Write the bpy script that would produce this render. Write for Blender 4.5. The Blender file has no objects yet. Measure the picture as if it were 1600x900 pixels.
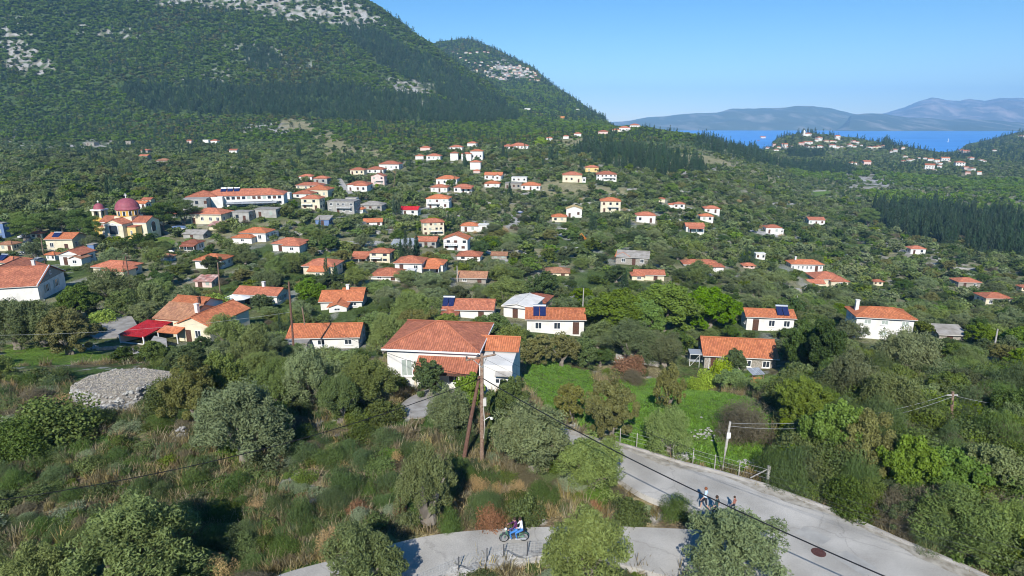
import bpy, bmesh, math, random
import numpy as np
from mathutils import Vector, Matrix

# ------------------------------------------------------------------ camera, sky, sun, exposure
SC = bpy.context.scene
COL = SC.collection
CAM_H, F_PX, PITCH = 25.0, 953.0, math.radians(15.2)
cam_data = bpy.data.cameras.new("camera")
cam = bpy.data.objects.new("camera", cam_data); COL.objects.link(cam)
cam.location = (0, 0, CAM_H)
cam.rotation_euler = (math.radians(90) - PITCH, 0, 0)
cam_data.sensor_width = 36.0
cam_data.lens = 36.0 * F_PX / 1600.0
cam_data.clip_start, cam_data.clip_end = 0.5, 60000
SC.camera = cam

SUN_EL, SUN_AZ = math.radians(36), math.radians(8)      # light travels away from the camera, 8 degrees to the right
sun_dir = Vector((math.sin(SUN_AZ) * math.cos(SUN_EL), math.cos(SUN_AZ) * math.cos(SUN_EL), -math.sin(SUN_EL)))
sl = bpy.data.lights.new("sun", 'SUN'); sl.energy = 5.0; sl.angle = math.radians(0.5); sl.color = (1.0, 0.955, 0.88)
so = bpy.data.objects.new("sun", sl); COL.objects.link(so)
so.rotation_euler = sun_dir.to_track_quat('-Z', 'Y').to_euler()
world = bpy.data.worlds.new("World"); SC.world = world; world.use_nodes = True
wn = world.node_tree.nodes; wl = world.node_tree.links
sky = wn.new('ShaderNodeTexSky'); sky.sky_type = 'NISHITA'; sky.sun_disc = False
sky.sun_elevation = SUN_EL; sky.sun_rotation = math.pi + SUN_AZ
sky.altitude = 1500; sky.air_density = 1.0; sky.dust_density = 0.0; sky.ozone_density = 2.2
bg = wn.get('Background') or wn.new('ShaderNodeBackground')
hs_ = wn.new('ShaderNodeHueSaturation'); hs_.inputs['Saturation'].default_value = 1.36
wl.new(sky.outputs[0], hs_.inputs['Color']); wl.new(hs_.outputs[0], bg.inputs[0]); bg.inputs[1].default_value = 0.115
SC.view_settings.view_transform = 'Standard'; SC.view_settings.look = 'None'
SC.view_settings.exposure = 0.24; SC.view_settings.gamma = 1.0
SC.cycles.max_bounces = 5; SC.cycles.diffuse_bounces = 1; SC.cycles.glossy_bounces = 2
SC.cycles.transmission_bounces = 2; SC.cycles.transparent_max_bounces = 4; SC.cycles.volume_bounces = 0
SC.cycles.filter_width = 1.05; SC.cycles.use_adaptive_sampling = True; SC.cycles.adaptive_threshold = 0.02

rng = np.random.default_rng(11)
random.seed(5)
SP, CP = math.sin(PITCH), math.cos(PITCH)

# ------------------------------------------------------------------ small numeric helpers
def _hash(ix, iy, seed):
    h = (ix.astype(np.int64) * 374761393 + iy.astype(np.int64) * 668265263 + seed * 144665) & 0x7fffffff
    h = ((h ^ (h >> 13)) * 1274126177) & 0x7fffffff
    return ((h ^ (h >> 16)) & 0xffff) / 65535.0

def vnoise(x, y, seed=0):
    x = np.asarray(x, float); y = np.asarray(y, float)
    ix = np.floor(x); iy = np.floor(y); fx = x - ix; fy = y - iy
    fx = fx * fx * (3 - 2 * fx); fy = fy * fy * (3 - 2 * fy)
    a = _hash(ix, iy, seed); b = _hash(ix + 1, iy, seed); c = _hash(ix, iy + 1, seed); d = _hash(ix + 1, iy + 1, seed)
    return (a * (1 - fx) + b * fx) * (1 - fy) + (c * (1 - fx) + d * fx) * fy

def fbm(x, y, seed=0, octv=4):
    s = 0; a = 0.5; t = 0
    for k in range(octv):
        s = s + a * vnoise(x * 2 ** k + 17.3 * k, y * 2 ** k - 9.1 * k, seed + k); t += a; a *= 0.5
    return s / t

def ratio_den(y):
    v = (450.0 - y) / F_PX
    return CP + SP * v, SP - CP * v

def z_at(y, Y):
    n, d = ratio_den(y)
    return CAM_H - Y * d / n

# ------------------------------------------------------------------ the land as a function z(X, Y)
near_l = [(600, 60), (540, 89), (475, 120), (425, 153), (400, 175), (370, 203)]
COLS = [
 (-300, 0,  near_l + [(330, 250), (300, 310), (270, 400), (250, 500), (230, 620), (200, 800), (100, 1080), (0, 1380), (-160, 1950), ('z', 2600, 250), ('z', 3400, 0)]),
 (0, 0,    near_l + [(330, 250), (300, 310), (270, 400), (250, 500), (230, 620), (200, 800), (100, 1100), (0, 1400), (-140, 1900), ('z', 2600, 250), ('z', 3400, 0)]),
 (200, 0,  near_l + [(330, 245), (300, 305), (270, 400), (250, 500), (230, 620), (200, 790), (100, 1100), (0, 1420), (-120, 1850), ('z', 2600, 250), ('z', 3400, 0)]),
 (400, 0,  near_l + [(325, 248), (300, 305), (270, 400), (235, 560), (210, 680), (190, 800), (100, 1120), (0, 1450), (-60, 1700), ('z', 2500, 150), ('z', 3400, 0)]),
 (570, 0,  [(600, 61), (540, 88), (475, 117), (425, 155), (400, 180), (370, 220), (325, 290), (300, 340), (270, 420), (235, 540), (210, 660), (195, 780), (150, 980), (60, 1350), (2, 1600), ('z', 2300, 120), ('z', 3400, 0)]),
 (625, 38, [(600, 61), (540, 88), (475, 118), (425, 160), (400, 187), (370, 228), (325, 300), (300, 350), (270, 425), (235, 530), (210, 655), (195, 780), (150, 990), (80, 1350), (40, 1520), ('z', 2200, 120), ('z', 3400, 0)]),
 (672, 66, [(600, 61), (540, 88), (475, 119), (425, 164), (400, 193), (370, 235), (325, 308), (300, 356), (270, 425), (235, 520), (210, 650), (195, 780), (180, 880), (120, 1180), (69, 1440), ('z', 1850, 110), (72, 2350), ('z', 3200, 0)]),
 (740, 62, [(600, 62), (540, 88), (475, 121), (425, 168), (400, 198), (370, 238), (335, 297), (300, 358), (270, 420), (240, 515), (212, 650), (197, 790), (185, 900), (150, 1120), (119, 1330), ('z', 1600, 112), (98, 1950), (64, 2400), ('z', 3200, 0)]),
 (800, 90, [(600, 63), (540, 88), (475, 123), (425, 170), (385, 215), (355, 262), (335, 302), (300, 362), (270, 422), (240, 518), (215, 650), (200, 790), (190, 900), (164, 1180), ('z', 1350, 70), (130, 1850), (92, 2300), ('z', 3200, 0)]),
 (835, 107, [(600, 64), (540, 88), (475, 124), (425, 170), (385, 217), (355, 264), (335, 304), (300, 365), (270, 426), (240, 520), (215, 650), (200, 800), (180, 1100), (150, 1450), (122, 1850), (109, 2150), ('z', 3000, 0)]),
 (880, 147, [(600, 66), (540, 90), (475, 126), (425, 170), (385, 217), (355, 264), (335, 305), (300, 366), (270, 430), (240, 525), (215, 650), (200, 820), (182, 1200), (149, 1850), ('z', 2700, -40)]),
 (945, 185, [(600, 70), (540, 92), (475, 128), (425, 171), (385, 217), (362, 255), (335, 307), (300, 368), (270, 435), (240, 530), (215, 660), (202, 830), (187, 1500), ('z', 2300, -70)]),
 (1000, 199, [(600, 74), (575, 81), (475, 129), (425, 172), (405, 191), (362, 260), (335, 309), (300, 372), (270, 442), (240, 545), (215, 690), (200, 840), ('z', 1300, -70)]),
 (1100, 214, [(600, 77), (575, 85), (520, 105), (475, 135), (425, 177), (362, 270), (335, 322), (300, 402), (270, 492), (240, 625), (215, 770), ('z', 1200, -70)]),
 (1180, 228, [(600, 77), (575, 87), (520, 106), (475, 140), (425, 195), (362, 320), (335, 380), (300, 460), (270, 570), (248, 740), (232, 930), ('z', 1300, -66)]),
 (1215, 216, [(600, 76), (575, 86), (520, 106), (475, 146), (425, 202), (362, 330), (335, 395), (300, 490), (275, 620), (256, 820), (240, 1050), (218, 1330), ('z', 2000, -70)]),
 (1260, 210, [(600, 74), (575, 84), (520, 105), (475, 160), (425, 215), (375, 315), (340, 420), (310, 540), (285, 700), (262, 930), (235, 1220), (211, 1400), ('z', 2100, -70)]),
 (1330, 218, [(600, 72), (575, 82), (520, 104), (475, 175), (430, 235), (385, 310), (345, 420), (315, 550), (288, 720), (264, 950), (238, 1250), (219, 1420), ('z', 2100, -70)]),
 (1400, 230, [(600, 70), (575, 80), (520, 104), (470, 195), (430, 255), (390, 318), (350, 425), (320, 540), (290, 720), (265, 950), (245, 1200), (232, 1430), ('z', 2100, -70)]),
 (1470, 240, [(600, 69), (575, 79), (520, 108), (470, 200), (430, 262), (390, 325), (350, 435), (320, 560), (290, 740), (265, 980), (250, 1250), (243, 1500), ('z', 1900, -72)]),
 (1540, 222, [(600, 68), (575, 78), (520, 112), (470, 203), (430, 268), (390, 335), (350, 445), (320, 575), (290, 755), (265, 990), (248, 1300), (224, 2000), ('z', 2700, -70)]),
 (1600, 206, [(600, 68), (575, 78), (520, 115), (470, 205), (430, 270), (390, 340), (350, 450), (320, 580), (290, 760), (265, 1000), (245, 1300), (208, 2100), ('z', 3000, -70)]),
 (1900, 190, [(600, 68), (575, 78), (520, 115), (470, 205), (430, 270), (390, 340), (350, 450), (320, 580), (290, 760), (265, 1000), (245, 1300), (190, 2100), ('z', 3000, -70)]),
]
GROUND0 = -0.5
_LY = np.linspace(math.log(5), math.log(3600), 700)
_YS = np.exp(_LY)

def pchip(xk, yk, x):
    xk = np.array(xk, float); yk = np.array(yk, float)
    h = np.diff(xk); d = np.diff(yk) / h
    m = np.zeros(len(xk)); m[0], m[-1] = d[0], d[-1]
    for i in range(1, len(xk) - 1):
        if d[i - 1] * d[i] > 0:
            w1 = 2 * h[i] + h[i - 1]; w2 = h[i] + 2 * h[i - 1]
            m[i] = (w1 + w2) / (w1 / d[i - 1] + w2 / d[i])
    i = np.clip(np.searchsorted(xk, x) - 1, 0, len(h) - 1)
    s = np.clip((x - xk[i]) / h[i], 0, 1)
    return ((1 + 2 * s) * (1 - s) ** 2 * yk[i] + s * (1 - s) ** 2 * h[i] * m[i] + s * s * (3 - 2 * s) * yk[i + 1] + s * s * (s - 1) * h[i] * m[i + 1])

_tc, _zc = [], []
for x, yc, kn in COLS:
    n, _ = ratio_den(yc)
    _tc.append((x - 800) / F_PX / n)
    pts = [(1, GROUND0), (30, GROUND0), (45, GROUND0), (49, GROUND0 - .12)]
    for k in kn:
        pts.append((k[1], k[2]) if k[0] == 'z' else (k[1], z_at(k[0], k[1])))
    pts.append((9000, pts[-1][1]))
    p = np.array(pts)
    _zc.append(pchip(p[:, 0], p[:, 1], _YS))
_tc = np.array(_tc); _zc = np.array(_zc)
_TF = np.linspace(_tc[0], _tc[-1], 420)
_ZF = np.array([np.interp(_TF, _tc, _zc[:, j]) for j in range(len(_YS))]).T
k = np.exp(-0.5 * (np.arange(-4, 5) / 1.8) ** 2); k /= k.sum()
_pad = np.pad(_ZF, ((4, 4), (0, 0)), mode='edge')
_ZF = sum(k[i] * _pad[i:i + len(_TF)] for i in range(9))

def ground(X, Y, rough=True):
    X = np.asarray(X, float); Y = np.asarray(Y, float)
    Yc = np.clip(Y, 5.01, 3590)
    t = np.clip(X / np.maximum(Yc, 30), _TF[0], _TF[-1])
    a = (t - _TF[0]) / (_TF[-1] - _TF[0]) * (len(_TF) - 1.001); i = np.floor(a).astype(int); fa = a - i
    b = (np.log(Yc) - _LY[0]) / (_LY[-1] - _LY[0]) * (len(_LY) - 1.001); j = np.floor(b).astype(int); fb = b - j
    z = (_ZF[i, j] * (1 - fa) + _ZF[i + 1, j] * fa) * (1 - fb) + (_ZF[i, j + 1] * (1 - fa) + _ZF[i + 1, j + 1] * fa) * fb
    if rough:
        amp = np.clip((Y - 620) / 600, 0, 1) * np.clip((z + 30) / 120, 0, 1)
        z = z + amp * (16 * (fbm(X / 150, Y / 210, 3, 4) - .5) + 5 * (vnoise(X / 28, Y / 40, 9) - .5))
        z = z + np.clip((Y - 52) / 60, 0, 1) * 1.2 * (fbm(X / 22, Y / 22, 5, 2) - .5)
    return z

def depth_of(X, Y, Z):
    return Y * CP + (CAM_H - Z) * SP

def project(X, Y, Z):
    dz = CAM_H - Z
    dep = Y * CP + dz * SP
    up = Y * SP - dz * CP
    return 800 + F_PX * X / dep, 450 - F_PX * up / dep

def hit(x, y, rough=True):
    """first point of the land seen through pixel x, y of the 1600x900 photograph"""
    v = (450.0 - y) / F_PX
    n, d = CP + SP * v, SP - CP * v
    t = (x - 800) / F_PX / n
    Ys = np.exp(np.linspace(math.log(12), math.log(3500), 2600))
    zr = CAM_H - Ys * d / n
    zg = ground(t * Ys, Ys, rough)
    below = np.nonzero(zr <= zg)[0]
    if len(below) == 0:
        return None
    i = below[0]
    if i == 0: return Vector((t * Ys[0], Ys[0], float(zg[0])))
    a, b = Ys[i - 1], Ys[i]
    fa, fb = zr[i - 1] - zg[i - 1], zr[i] - zg[i]
    Y = a + (b - a) * fa / (fa - fb)
    return Vector((t * Y, Y, float(ground(t * Y, Y, rough))))

def at_plane(x, y, z):
    v = (450.0 - y) / F_PX
    n, d = CP + SP * v, SP - CP * v
    Y = (CAM_H - z) * n / d
    return Vector(((x - 800) / F_PX / n * Y, Y, z))

def at_Y(x, y, Y):
    v = (450.0 - y) / F_PX
    n, d = CP + SP * v, SP - CP * v
    return Vector(((x - 800) / F_PX / n * Y, Y, CAM_H - Y * d / n))

def in_poly(X, Y, poly):
    X = np.asarray(X); Y = np.asarray(Y)
    ins = np.zeros(X.shape, bool); n = len(poly)
    for i in range(n):
        x0, y0 = poly[i]; x1, y1 = poly[(i + 1) % n]
        c = (y0 > Y) != (y1 > Y)
        with np.errstate(divide='ignore', invalid='ignore'):
            xi = (x1 - x0) * (Y - y0) / (y1 - y0 + 1e-12) + x0
        ins ^= c & (X < xi)
    return ins

def world_poly(pts):
    out = []
    for x, y in pts:
        p = hit(x, y, False)
        if p is not None: out.append((p.x, p.y))
    return out

# ------------------------------------------------------------------ materials
def mat(name, col, rough=0.85, var=0.0, vscale=4.0, bump=0.0, bscale=20.0, col2=None, objrand=0.0, metallic=0.0, spec=0.25, coord='Object', tint=0.0):
    m = bpy.data.materials.new(name); m.use_nodes = True
    N, L = m.node_tree.nodes, m.node_tree.links
    b = N['Principled BSDF']; b.inputs['Roughness'].default_value = rough
    b.inputs['Metallic'].default_value = metallic
    b.inputs['Specular IOR Level'].default_value = spec
    c = tuple(col) + (1,)
    src = None
    tc = N.new('ShaderNodeTexCoord')
    if var or col2:
        nz = N.new('ShaderNodeTexNoise'); nz.inputs['Scale'].default_value = vscale; nz.inputs['Detail'].default_value = 5
        L.new(tc.outputs[coord], nz.inputs['Vector'])
        r = N.new('ShaderNodeValToRGB')
        c2 = tuple(col2) + (1,) if col2 else tuple(x * (1 + var) for x in col) + (1,)
        c1 = c if col2 else tuple(x * (1 - var) for x in col) + (1,)
        r.color_ramp.elements[0].position = .35; r.color_ramp.elements[1].position = .65
        r.color_ramp.elements[0].color = c1; r.color_ramp.elements[1].color = c2
        L.new(nz.outputs['Fac'], r.inputs['Fac']); src = r.outputs['Color']
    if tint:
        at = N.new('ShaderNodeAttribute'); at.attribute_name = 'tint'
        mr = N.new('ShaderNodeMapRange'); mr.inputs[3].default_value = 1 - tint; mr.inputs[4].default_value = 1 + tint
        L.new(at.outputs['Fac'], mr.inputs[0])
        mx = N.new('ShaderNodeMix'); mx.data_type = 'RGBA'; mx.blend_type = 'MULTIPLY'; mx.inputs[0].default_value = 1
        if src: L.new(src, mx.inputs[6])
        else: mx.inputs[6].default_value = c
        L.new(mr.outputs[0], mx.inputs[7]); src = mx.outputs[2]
    if objrand:
        oi = N.new('ShaderNodeObjectInfo')
        hs = N.new('ShaderNodeHueSaturation')
        m1 = N.new('ShaderNodeMapRange'); m1.inputs[3].default_value = .5 - objrand * .035; m1.inputs[4].default_value = .5 + objrand * .006
        m2 = N.new('ShaderNodeMath'); m2.operation = 'MULTIPLY_ADD'; m2.inputs[1].default_value = 7.13; m2.inputs[2].default_value = 0
        m3 = N.new('ShaderNodeMath'); m3.operation = 'FRACT'
        m4 = N.new('ShaderNodeMapRange'); m4.inputs[3].default_value = 1 - objrand * .42; m4.inputs[4].default_value = 1 + objrand * .38
        m5 = N.new('ShaderNodeMath'); m5.operation = 'MULTIPLY_ADD'; m5.inputs[1].default_value = 23.7; m5.inputs[2].default_value = 0
        m6 = N.new('ShaderNodeMath'); m6.operation = 'FRACT'
        m7 = N.new('ShaderNodeMapRange'); m7.inputs[3].default_value = 1 - objrand * .35; m7.inputs[4].default_value = 1 + objrand * .15
        L.new(oi.outputs['Random'], m1.inputs[0]); L.new(oi.outputs['Random'], m2.inputs[0]); L.new(m2.outputs[0], m3.inputs[0])
        L.new(m3.outputs[0], m4.inputs[0]); L.new(oi.outputs['Random'], m5.inputs[0]); L.new(m5.outputs[0], m6.inputs[0]); L.new(m6.outputs[0], m7.inputs[0])
        L.new(m1.outputs[0], hs.inputs['Hue']); L.new(m4.outputs[0], hs.inputs['Value']); L.new(m7.outputs[0], hs.inputs['Saturation'])
        if src: L.new(src, hs.inputs['Color'])
        else: hs.inputs['Color'].default_value = c
        src = hs.outputs['Color']
    if src: L.new(src, b.inputs['Base Color'])
    else: b.inputs['Base Color'].default_value = c
    if bump:
        nb = N.new('ShaderNodeTexNoise'); nb.inputs['Scale'].default_value = bscale; nb.inputs['Detail'].default_value = 4
        L.new(tc.outputs[coord], nb.inputs['Vector'])
        bp = N.new('ShaderNodeBump'); bp.inputs['Strength'].default_value = bump; bp.inputs['Distance'].default_value = 0.1
        L.new(nb.outputs['Fac'], bp.inputs['Height']); L.new(bp.outputs[0], b.inputs['Normal'])
    return m

def roof_mat(name, col, col2, rough=0.8, period=0.24):
    """clay tiles: columns across u, courses down v (uv in metres), patchy tones"""
    m = bpy.data.materials.new(name); m.use_nodes = True
    N, L = m.node_tree.nodes, m.node_tree.links
    b = N['Principled BSDF']; b.inputs['Roughness'].default_value = rough; b.inputs['Specular IOR Level'].default_value = .2
    uv = N.new('ShaderNodeUVMap'); uv.uv_map = 'UVMap'
    sp = N.new('ShaderNodeSeparateXYZ'); L.new(uv.outputs[0], sp.inputs[0])
    def M(op, a, bb=None):
        n = N.new('ShaderNodeMath'); n.operation = op
        if isinstance(a, (int, float)): n.inputs[0].default_value = a
        else: L.new(a, n.inputs[0])
        if bb is not None:
            if isinstance(bb, (int, float)): n.inputs[1].default_value = bb
            else: L.new(bb, n.inputs[1])
        return n.outputs[0]
    u = M('MULTIPLY', sp.outputs[0], 2 * math.pi / period)
    wave = M('ABSOLUTE', M('SINE', M('MULTIPLY', u, .5)))
    vr = M('FRACT', M('MULTIPLY', sp.outputs[1], 1 / .38))
    h = M('ADD', wave, M('MULTIPLY', vr, -.25))
    bp = N.new('ShaderNodeBump'); bp.inputs['Strength'].default_value = .8; bp.inputs['Distance'].default_value = .06
    L.new(h, bp.inputs['Height']); L.new(bp.outputs[0], b.inputs['Normal'])
    nz = N.new('ShaderNodeTexNoise'); nz.inputs['Scale'].default_value = .55; nz.inputs['Detail'].default_value = 8; nz.inputs['Roughness'].default_value = .75
    L.new(uv.outputs[0], nz.inputs['Vector'])
    r = N.new('ShaderNodeValToRGB'); r.color_ramp.elements[0].position = .36; r.color_ramp.elements[1].position = .62
    r.color_ramp.elements[0].color = tuple(col2) + (1,); r.color_ramp.elements[1].color = tuple(col) + (1,)
    L.new(nz.outputs['Fac'], r.inputs['Fac'])
    # single tiles of their own tone
    cm = N.new('ShaderNodeCombineXYZ'); L.new(M('FLOOR', M('MULTIPLY', sp.outputs[0], 1 / period)), cm.inputs[0]); L.new(M('FLOOR', M('MULTIPLY', sp.outputs[1], 1 / .38)), cm.inputs[1])
    wn_ = N.new('ShaderNodeTexWhiteNoise'); L.new(cm.outputs[0], wn_.inputs['Vector'])
    mr = N.new('ShaderNodeMapRange'); mr.inputs[3].default_value = .78; mr.inputs[4].default_value = 1.2; L.new(wn_.outputs['Value'], mr.inputs[0])
    oi = N.new('ShaderNodeObjectInfo'); mo = N.new('ShaderNodeMapRange'); mo.inputs[3].default_value = .80; mo.inputs[4].default_value = 1.15; L.new(oi.outputs['Random'], mo.inputs[0])
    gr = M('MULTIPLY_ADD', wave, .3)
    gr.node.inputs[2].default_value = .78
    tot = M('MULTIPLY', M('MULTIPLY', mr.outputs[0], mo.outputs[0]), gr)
    mx = N.new('ShaderNodeMix'); mx.data_type = 'RGBA'; mx.blend_type = 'MULTIPLY'; mx.inputs[0].default_value = 1
    L.new(r.outputs[0], mx.inputs[6]); L.new(tot, mx.inputs[7]); L.new(mx.outputs[2], b.inputs['Base Color'])
    return m

M_ = {}
def wallm(name, col, dirt=.12):
    M_[name] = mat(name, col, .9, col2=tuple(c * (1 - dirt * 1.6) for c in col), vscale=.7, bump=.15, bscale=30)
wallm('white_plaster', (.80, .78, .73)); wallm('cream_plaster', (.76, .68, .50)); wallm('yellow_plaster', (.78, .58, .24))
wallm('ochre_plaster', (.74, .45, .10)); wallm('orange_plaster', (.62, .27, .10)); wallm('pink_plaster', (.76, .58, .52))
wallm('grey_concrete', (.42, .41, .38), .2); wallm('blue_paint', (.16, .24, .42))
M_['stone_wall'] = mat('stone_wall', (.42, .39, .34), .95, col2=(.22, .20, .17), vscale=5, bump=.8, bscale=7)
M_['terracotta'] = roof_mat('terracotta', (.61, .225, .125), (.40, .14, .085))
M_['orange_tile'] = roof_mat('orange_tile', (.66, .235, .105), (.48, .155, .075))
M_['faded_tile'] = roof_mat('faded_tile', (.52, .27, .15), (.33, .16, .10))
M_['brown_tile'] = roof_mat('brown_tile', (.40, .15, .09), (.24, .085, .055))
M_['red_sheet'] = roof_mat('red_sheet', (.62, .03, .035), (.52, .025, .03), .45, .3)
M_['yellow_tile'] = roof_mat('yellow_tile', (.72, .55, .25), (.6, .42, .18))
M_['grey_slab'] = mat('grey_slab', (.38, .36, .33), .95, col2=(.25, .23, .2), vscale=.8, bump=.3)
M_['grey_sheet'] = roof_mat('grey_sheet', (.42, .46, .50), (.33, .36, .4), .4, .3)
M_['rust_sheet'] = roof_mat('rust_sheet', (.55, .42, .36), (.30, .07, .05), .7, 1.3)
M_['gutter'] = mat('gutter', (.55, .52, .47), .6)
M_['white_paint'] = mat('white_paint', (.8, .8, .78), .5)
M_['dark_glass'] = mat('dark_glass', (.03, .04, .055), .15, spec=.6)
M_['dark_wood'] = mat('dark_wood', (.10, .05, .035), .7, var=.3, vscale=8)
M_['green_wood'] = mat('green_wood', (.35, .40, .36), .6, var=.1)
M_['tank_steel'] = mat('tank_steel', (.6, .62, .64), .3, metallic=.6)
M_['solar_glass'] = mat('solar_glass', (.02, .03, .10), .12, spec=.7)
M_['pole_wood'] = mat('pole_wood', (.20, .12, .085), .9, col2=(.32, .23, .17), vscale=6, bump=.4)
M_['brace_wood'] = mat('brace_wood', (.13, .065, .048), .9, col2=(.19, .11, .08), vscale=6, bump=.4)
M_['pale_wood'] = mat('pale_wood', (.42, .40, .36), .9, var=.2, vscale=6)
M_['iron'] = mat('iron', (.12, .12, .13), .5, metallic=.5)
M_['cable'] = mat('cable', (.012, .012, .014), .5)
M_['wire'] = mat('wire', (.35, .36, .35), .6)
M_['limestone_dark'] = mat('limestone_dark', (.33, .31, .28), .95, col2=(.19, .175, .155), vscale=3, bump=.8, bscale=8)
M_['concrete'] = mat('concrete', (.46, .44, .41), .95, col2=(.32, .30, .27), vscale=1.3, bump=.4, bscale=14)
M_['limestone'] = mat('limestone', (.50, .49, .46), .95, col2=(.30, .285, .26), vscale=3, bump=.8, bscale=8)
M_['rubber'] = mat('rubber', (.02, .02, .02), .7)

# ------------------------------------------------------------------ object helpers
def tag(o, label=None, cat=None, group=None, kind=None):
    if label: o['label'] = label
    if cat: o['category'] = cat
    if group: o['group'] = group
    if kind: o['kind'] = kind
    return o

def empty(name, loc, rz=0.0, parent=None):
    o = bpy.data.objects.new(name, None); COL.objects.link(o)
    o.location = loc; o.rotation_euler = (0, 0, rz); o.empty_display_size = .3
    if parent: o.parent = parent
    return o

class MB:
    """collects faces for ONE mesh; every face may carry uv in metres and a material slot"""
    def __init__(s): s.v, s.f, s.uv, s.m = [], [], [], []
    def face(s, pts, uv=None, m=0):
        i = len(s.v); s.v += [tuple(p) for p in pts]; s.f.append(tuple(range(i, i + len(pts))))
        s.uv.append(uv); s.m.append(m)
    def box(s, x0, y0, z0, x1, y1, z1, m=0, M=None):
        P = [Vector(p) for p in ((x0, y0, z0), (x1, y0, z0), (x1, y1, z0), (x0, y1, z0), (x0, y0, z1), (x1, y0, z1), (x1, y1, z1), (x0, y1, z1))]
        if M is not None: P = [M @ p for p in P]
        for a in ((0, 1, 5, 4), (1, 2, 6, 5), (2, 3, 7, 6), (3, 0, 4, 7), (4, 5, 6, 7), (3, 2, 1, 0)):
            s.face([P[k] for k in a], m=m)
    def tube(s, pts, rad, n=6, m=0, caps=True):
        pts = [Vector(p) for p in pts]
        if not hasattr(rad, '__len__'): rad = [rad] * len(pts)
        rings = []
        for i, p in enumerate(pts):
            d = (pts[min(i + 1, len(pts) - 1)] - pts[max(i - 1, 0)])
            if d.length < 1e-9: d = Vector((0, 0, 1))
            d.normalize()
            a = d.cross(Vector((0, 0, 1)))
            if a.length < .05: a = d.cross(Vector((1, 0, 0)))
            a.normalize(); b = d.cross(a)
            base = len(s.v)
            for k_ in range(n):
                an = 2 * math.pi * k_ / n
                s.v.append(tuple(p + (a * math.cos(an) + b * math.sin(an)) * rad[i]))
            rings.append(base)
        for i in range(len(rings) - 1):
            for k_ in range(n):
                k2 = (k_ + 1) % n
                s.f.append((rings[i] + k_, rings[i] + k2, rings[i + 1] + k2, rings[i + 1] + k_)); s.uv.append(None); s.m.append(m)
        if caps:
            for r_ in (rings[0], rings[-1]):
                s.f.append(tuple(r_ + k_ for k_ in range(n))); s.uv.append(None); s.m.append(m)
    def lathe(s, prof, n=24, c=(0, 0), m=0):
        rings = []
        for r_, z in prof:
            base = len(s.v)
            for k_ in range(n):
                an = 2 * math.pi * k_ / n
                s.v.append((c[0] + r_ * math.cos(an), c[1] + r_ * math.sin(an), z))
            rings.append(base)
        for i in range(len(rings) - 1):
            for k_ in range(n):
                k2 = (k_ + 1) % n
                s.f.append((rings[i] + k_, rings[i] + k2, rings[i + 1] + k2, rings[i + 1] + k_)); s.uv.append(None); s.m.append(m)
    def mesh(s, name, mats):
        me = bpy.data.meshes.new(name); me.from_pydata(s.v, [], s.f)
        for q in (mats if isinstance(mats, (list, tuple)) else [mats]): me.materials.append(q)
        me.polygons.foreach_set('material_index', s.m)
        if any(u is not None for u in s.uv):
            ul = me.uv_layers.new(name='UVMap'); flat = []
            for f_, u in zip(s.f, s.uv):
                flat += ([c for q in u for c in q] if u is not None else [0.0, 0.0] * len(f_))
            ul.data.foreach_set('uv', flat)
        me.update(); return me
    def build(s, name, mats, parent=None, smooth=False, loc=None, merge=False):
        me = s.mesh(name, mats)
        if merge:
            bm = bmesh.new(); bm.from_mesh(me); bmesh.ops.remove_doubles(bm, verts=bm.verts, dist=1e-4)
            bmesh.ops.recalc_face_normals(bm, faces=bm.faces); bm.to_mesh(me); bm.free()
        if smooth: me.polygons.foreach_set('use_smooth', [True] * len(me.polygons))
        o = bpy.data.objects.new(name, me); COL.objects.link(o)
        if parent: o.parent = parent
        if loc is not None: o.location = loc
        return o

def np_mesh(name, V, Fq, mats, tint=None, smooth=False, uv=None, mi=None):
    """fast mesh from arrays: V (n,3), Fq (m,k)"""
    me = bpy.data.meshes.new(name)
    V = np.ascontiguousarray(V, dtype=np.float32); Fq = np.ascontiguousarray(Fq, dtype=np.int32)
    me.vertices.add(len(V)); me.vertices.foreach_set('co', V.ravel())
    m, kk = Fq.shape
    me.loops.add(m * kk); me.loops.foreach_set('vertex_index', Fq.ravel())
    me.polygons.add(m); me.polygons.foreach_set('loop_start', np.arange(0, m * kk, kk, dtype=np.int32))
    try: me.polygons.foreach_set('loop_total', np.full(m, kk, dtype=np.int32))
    except Exception: pass
    for q in (mats if isinstance(mats, (list, tuple)) else [mats]): me.materials.append(q)
    if mi is not None: me.polygons.foreach_set('material_index', np.asarray(mi, dtype=np.int32))
    if smooth: me.polygons.foreach_set('use_smooth', np.ones(m, dtype=bool))
    if tint is not None:
        a = me.attributes.new('tint', 'FLOAT', 'FACE'); a.data.foreach_set('value', np.asarray(tint, dtype=np.float32))
    me.update(calc_edges=True)
    return me

def link(name, me, parent=None, loc=None):
    o = bpy.data.objects.new(name, me); COL.objects.link(o)
    if parent: o.parent = parent
    if loc is not None: o.location = loc
    return o
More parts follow.
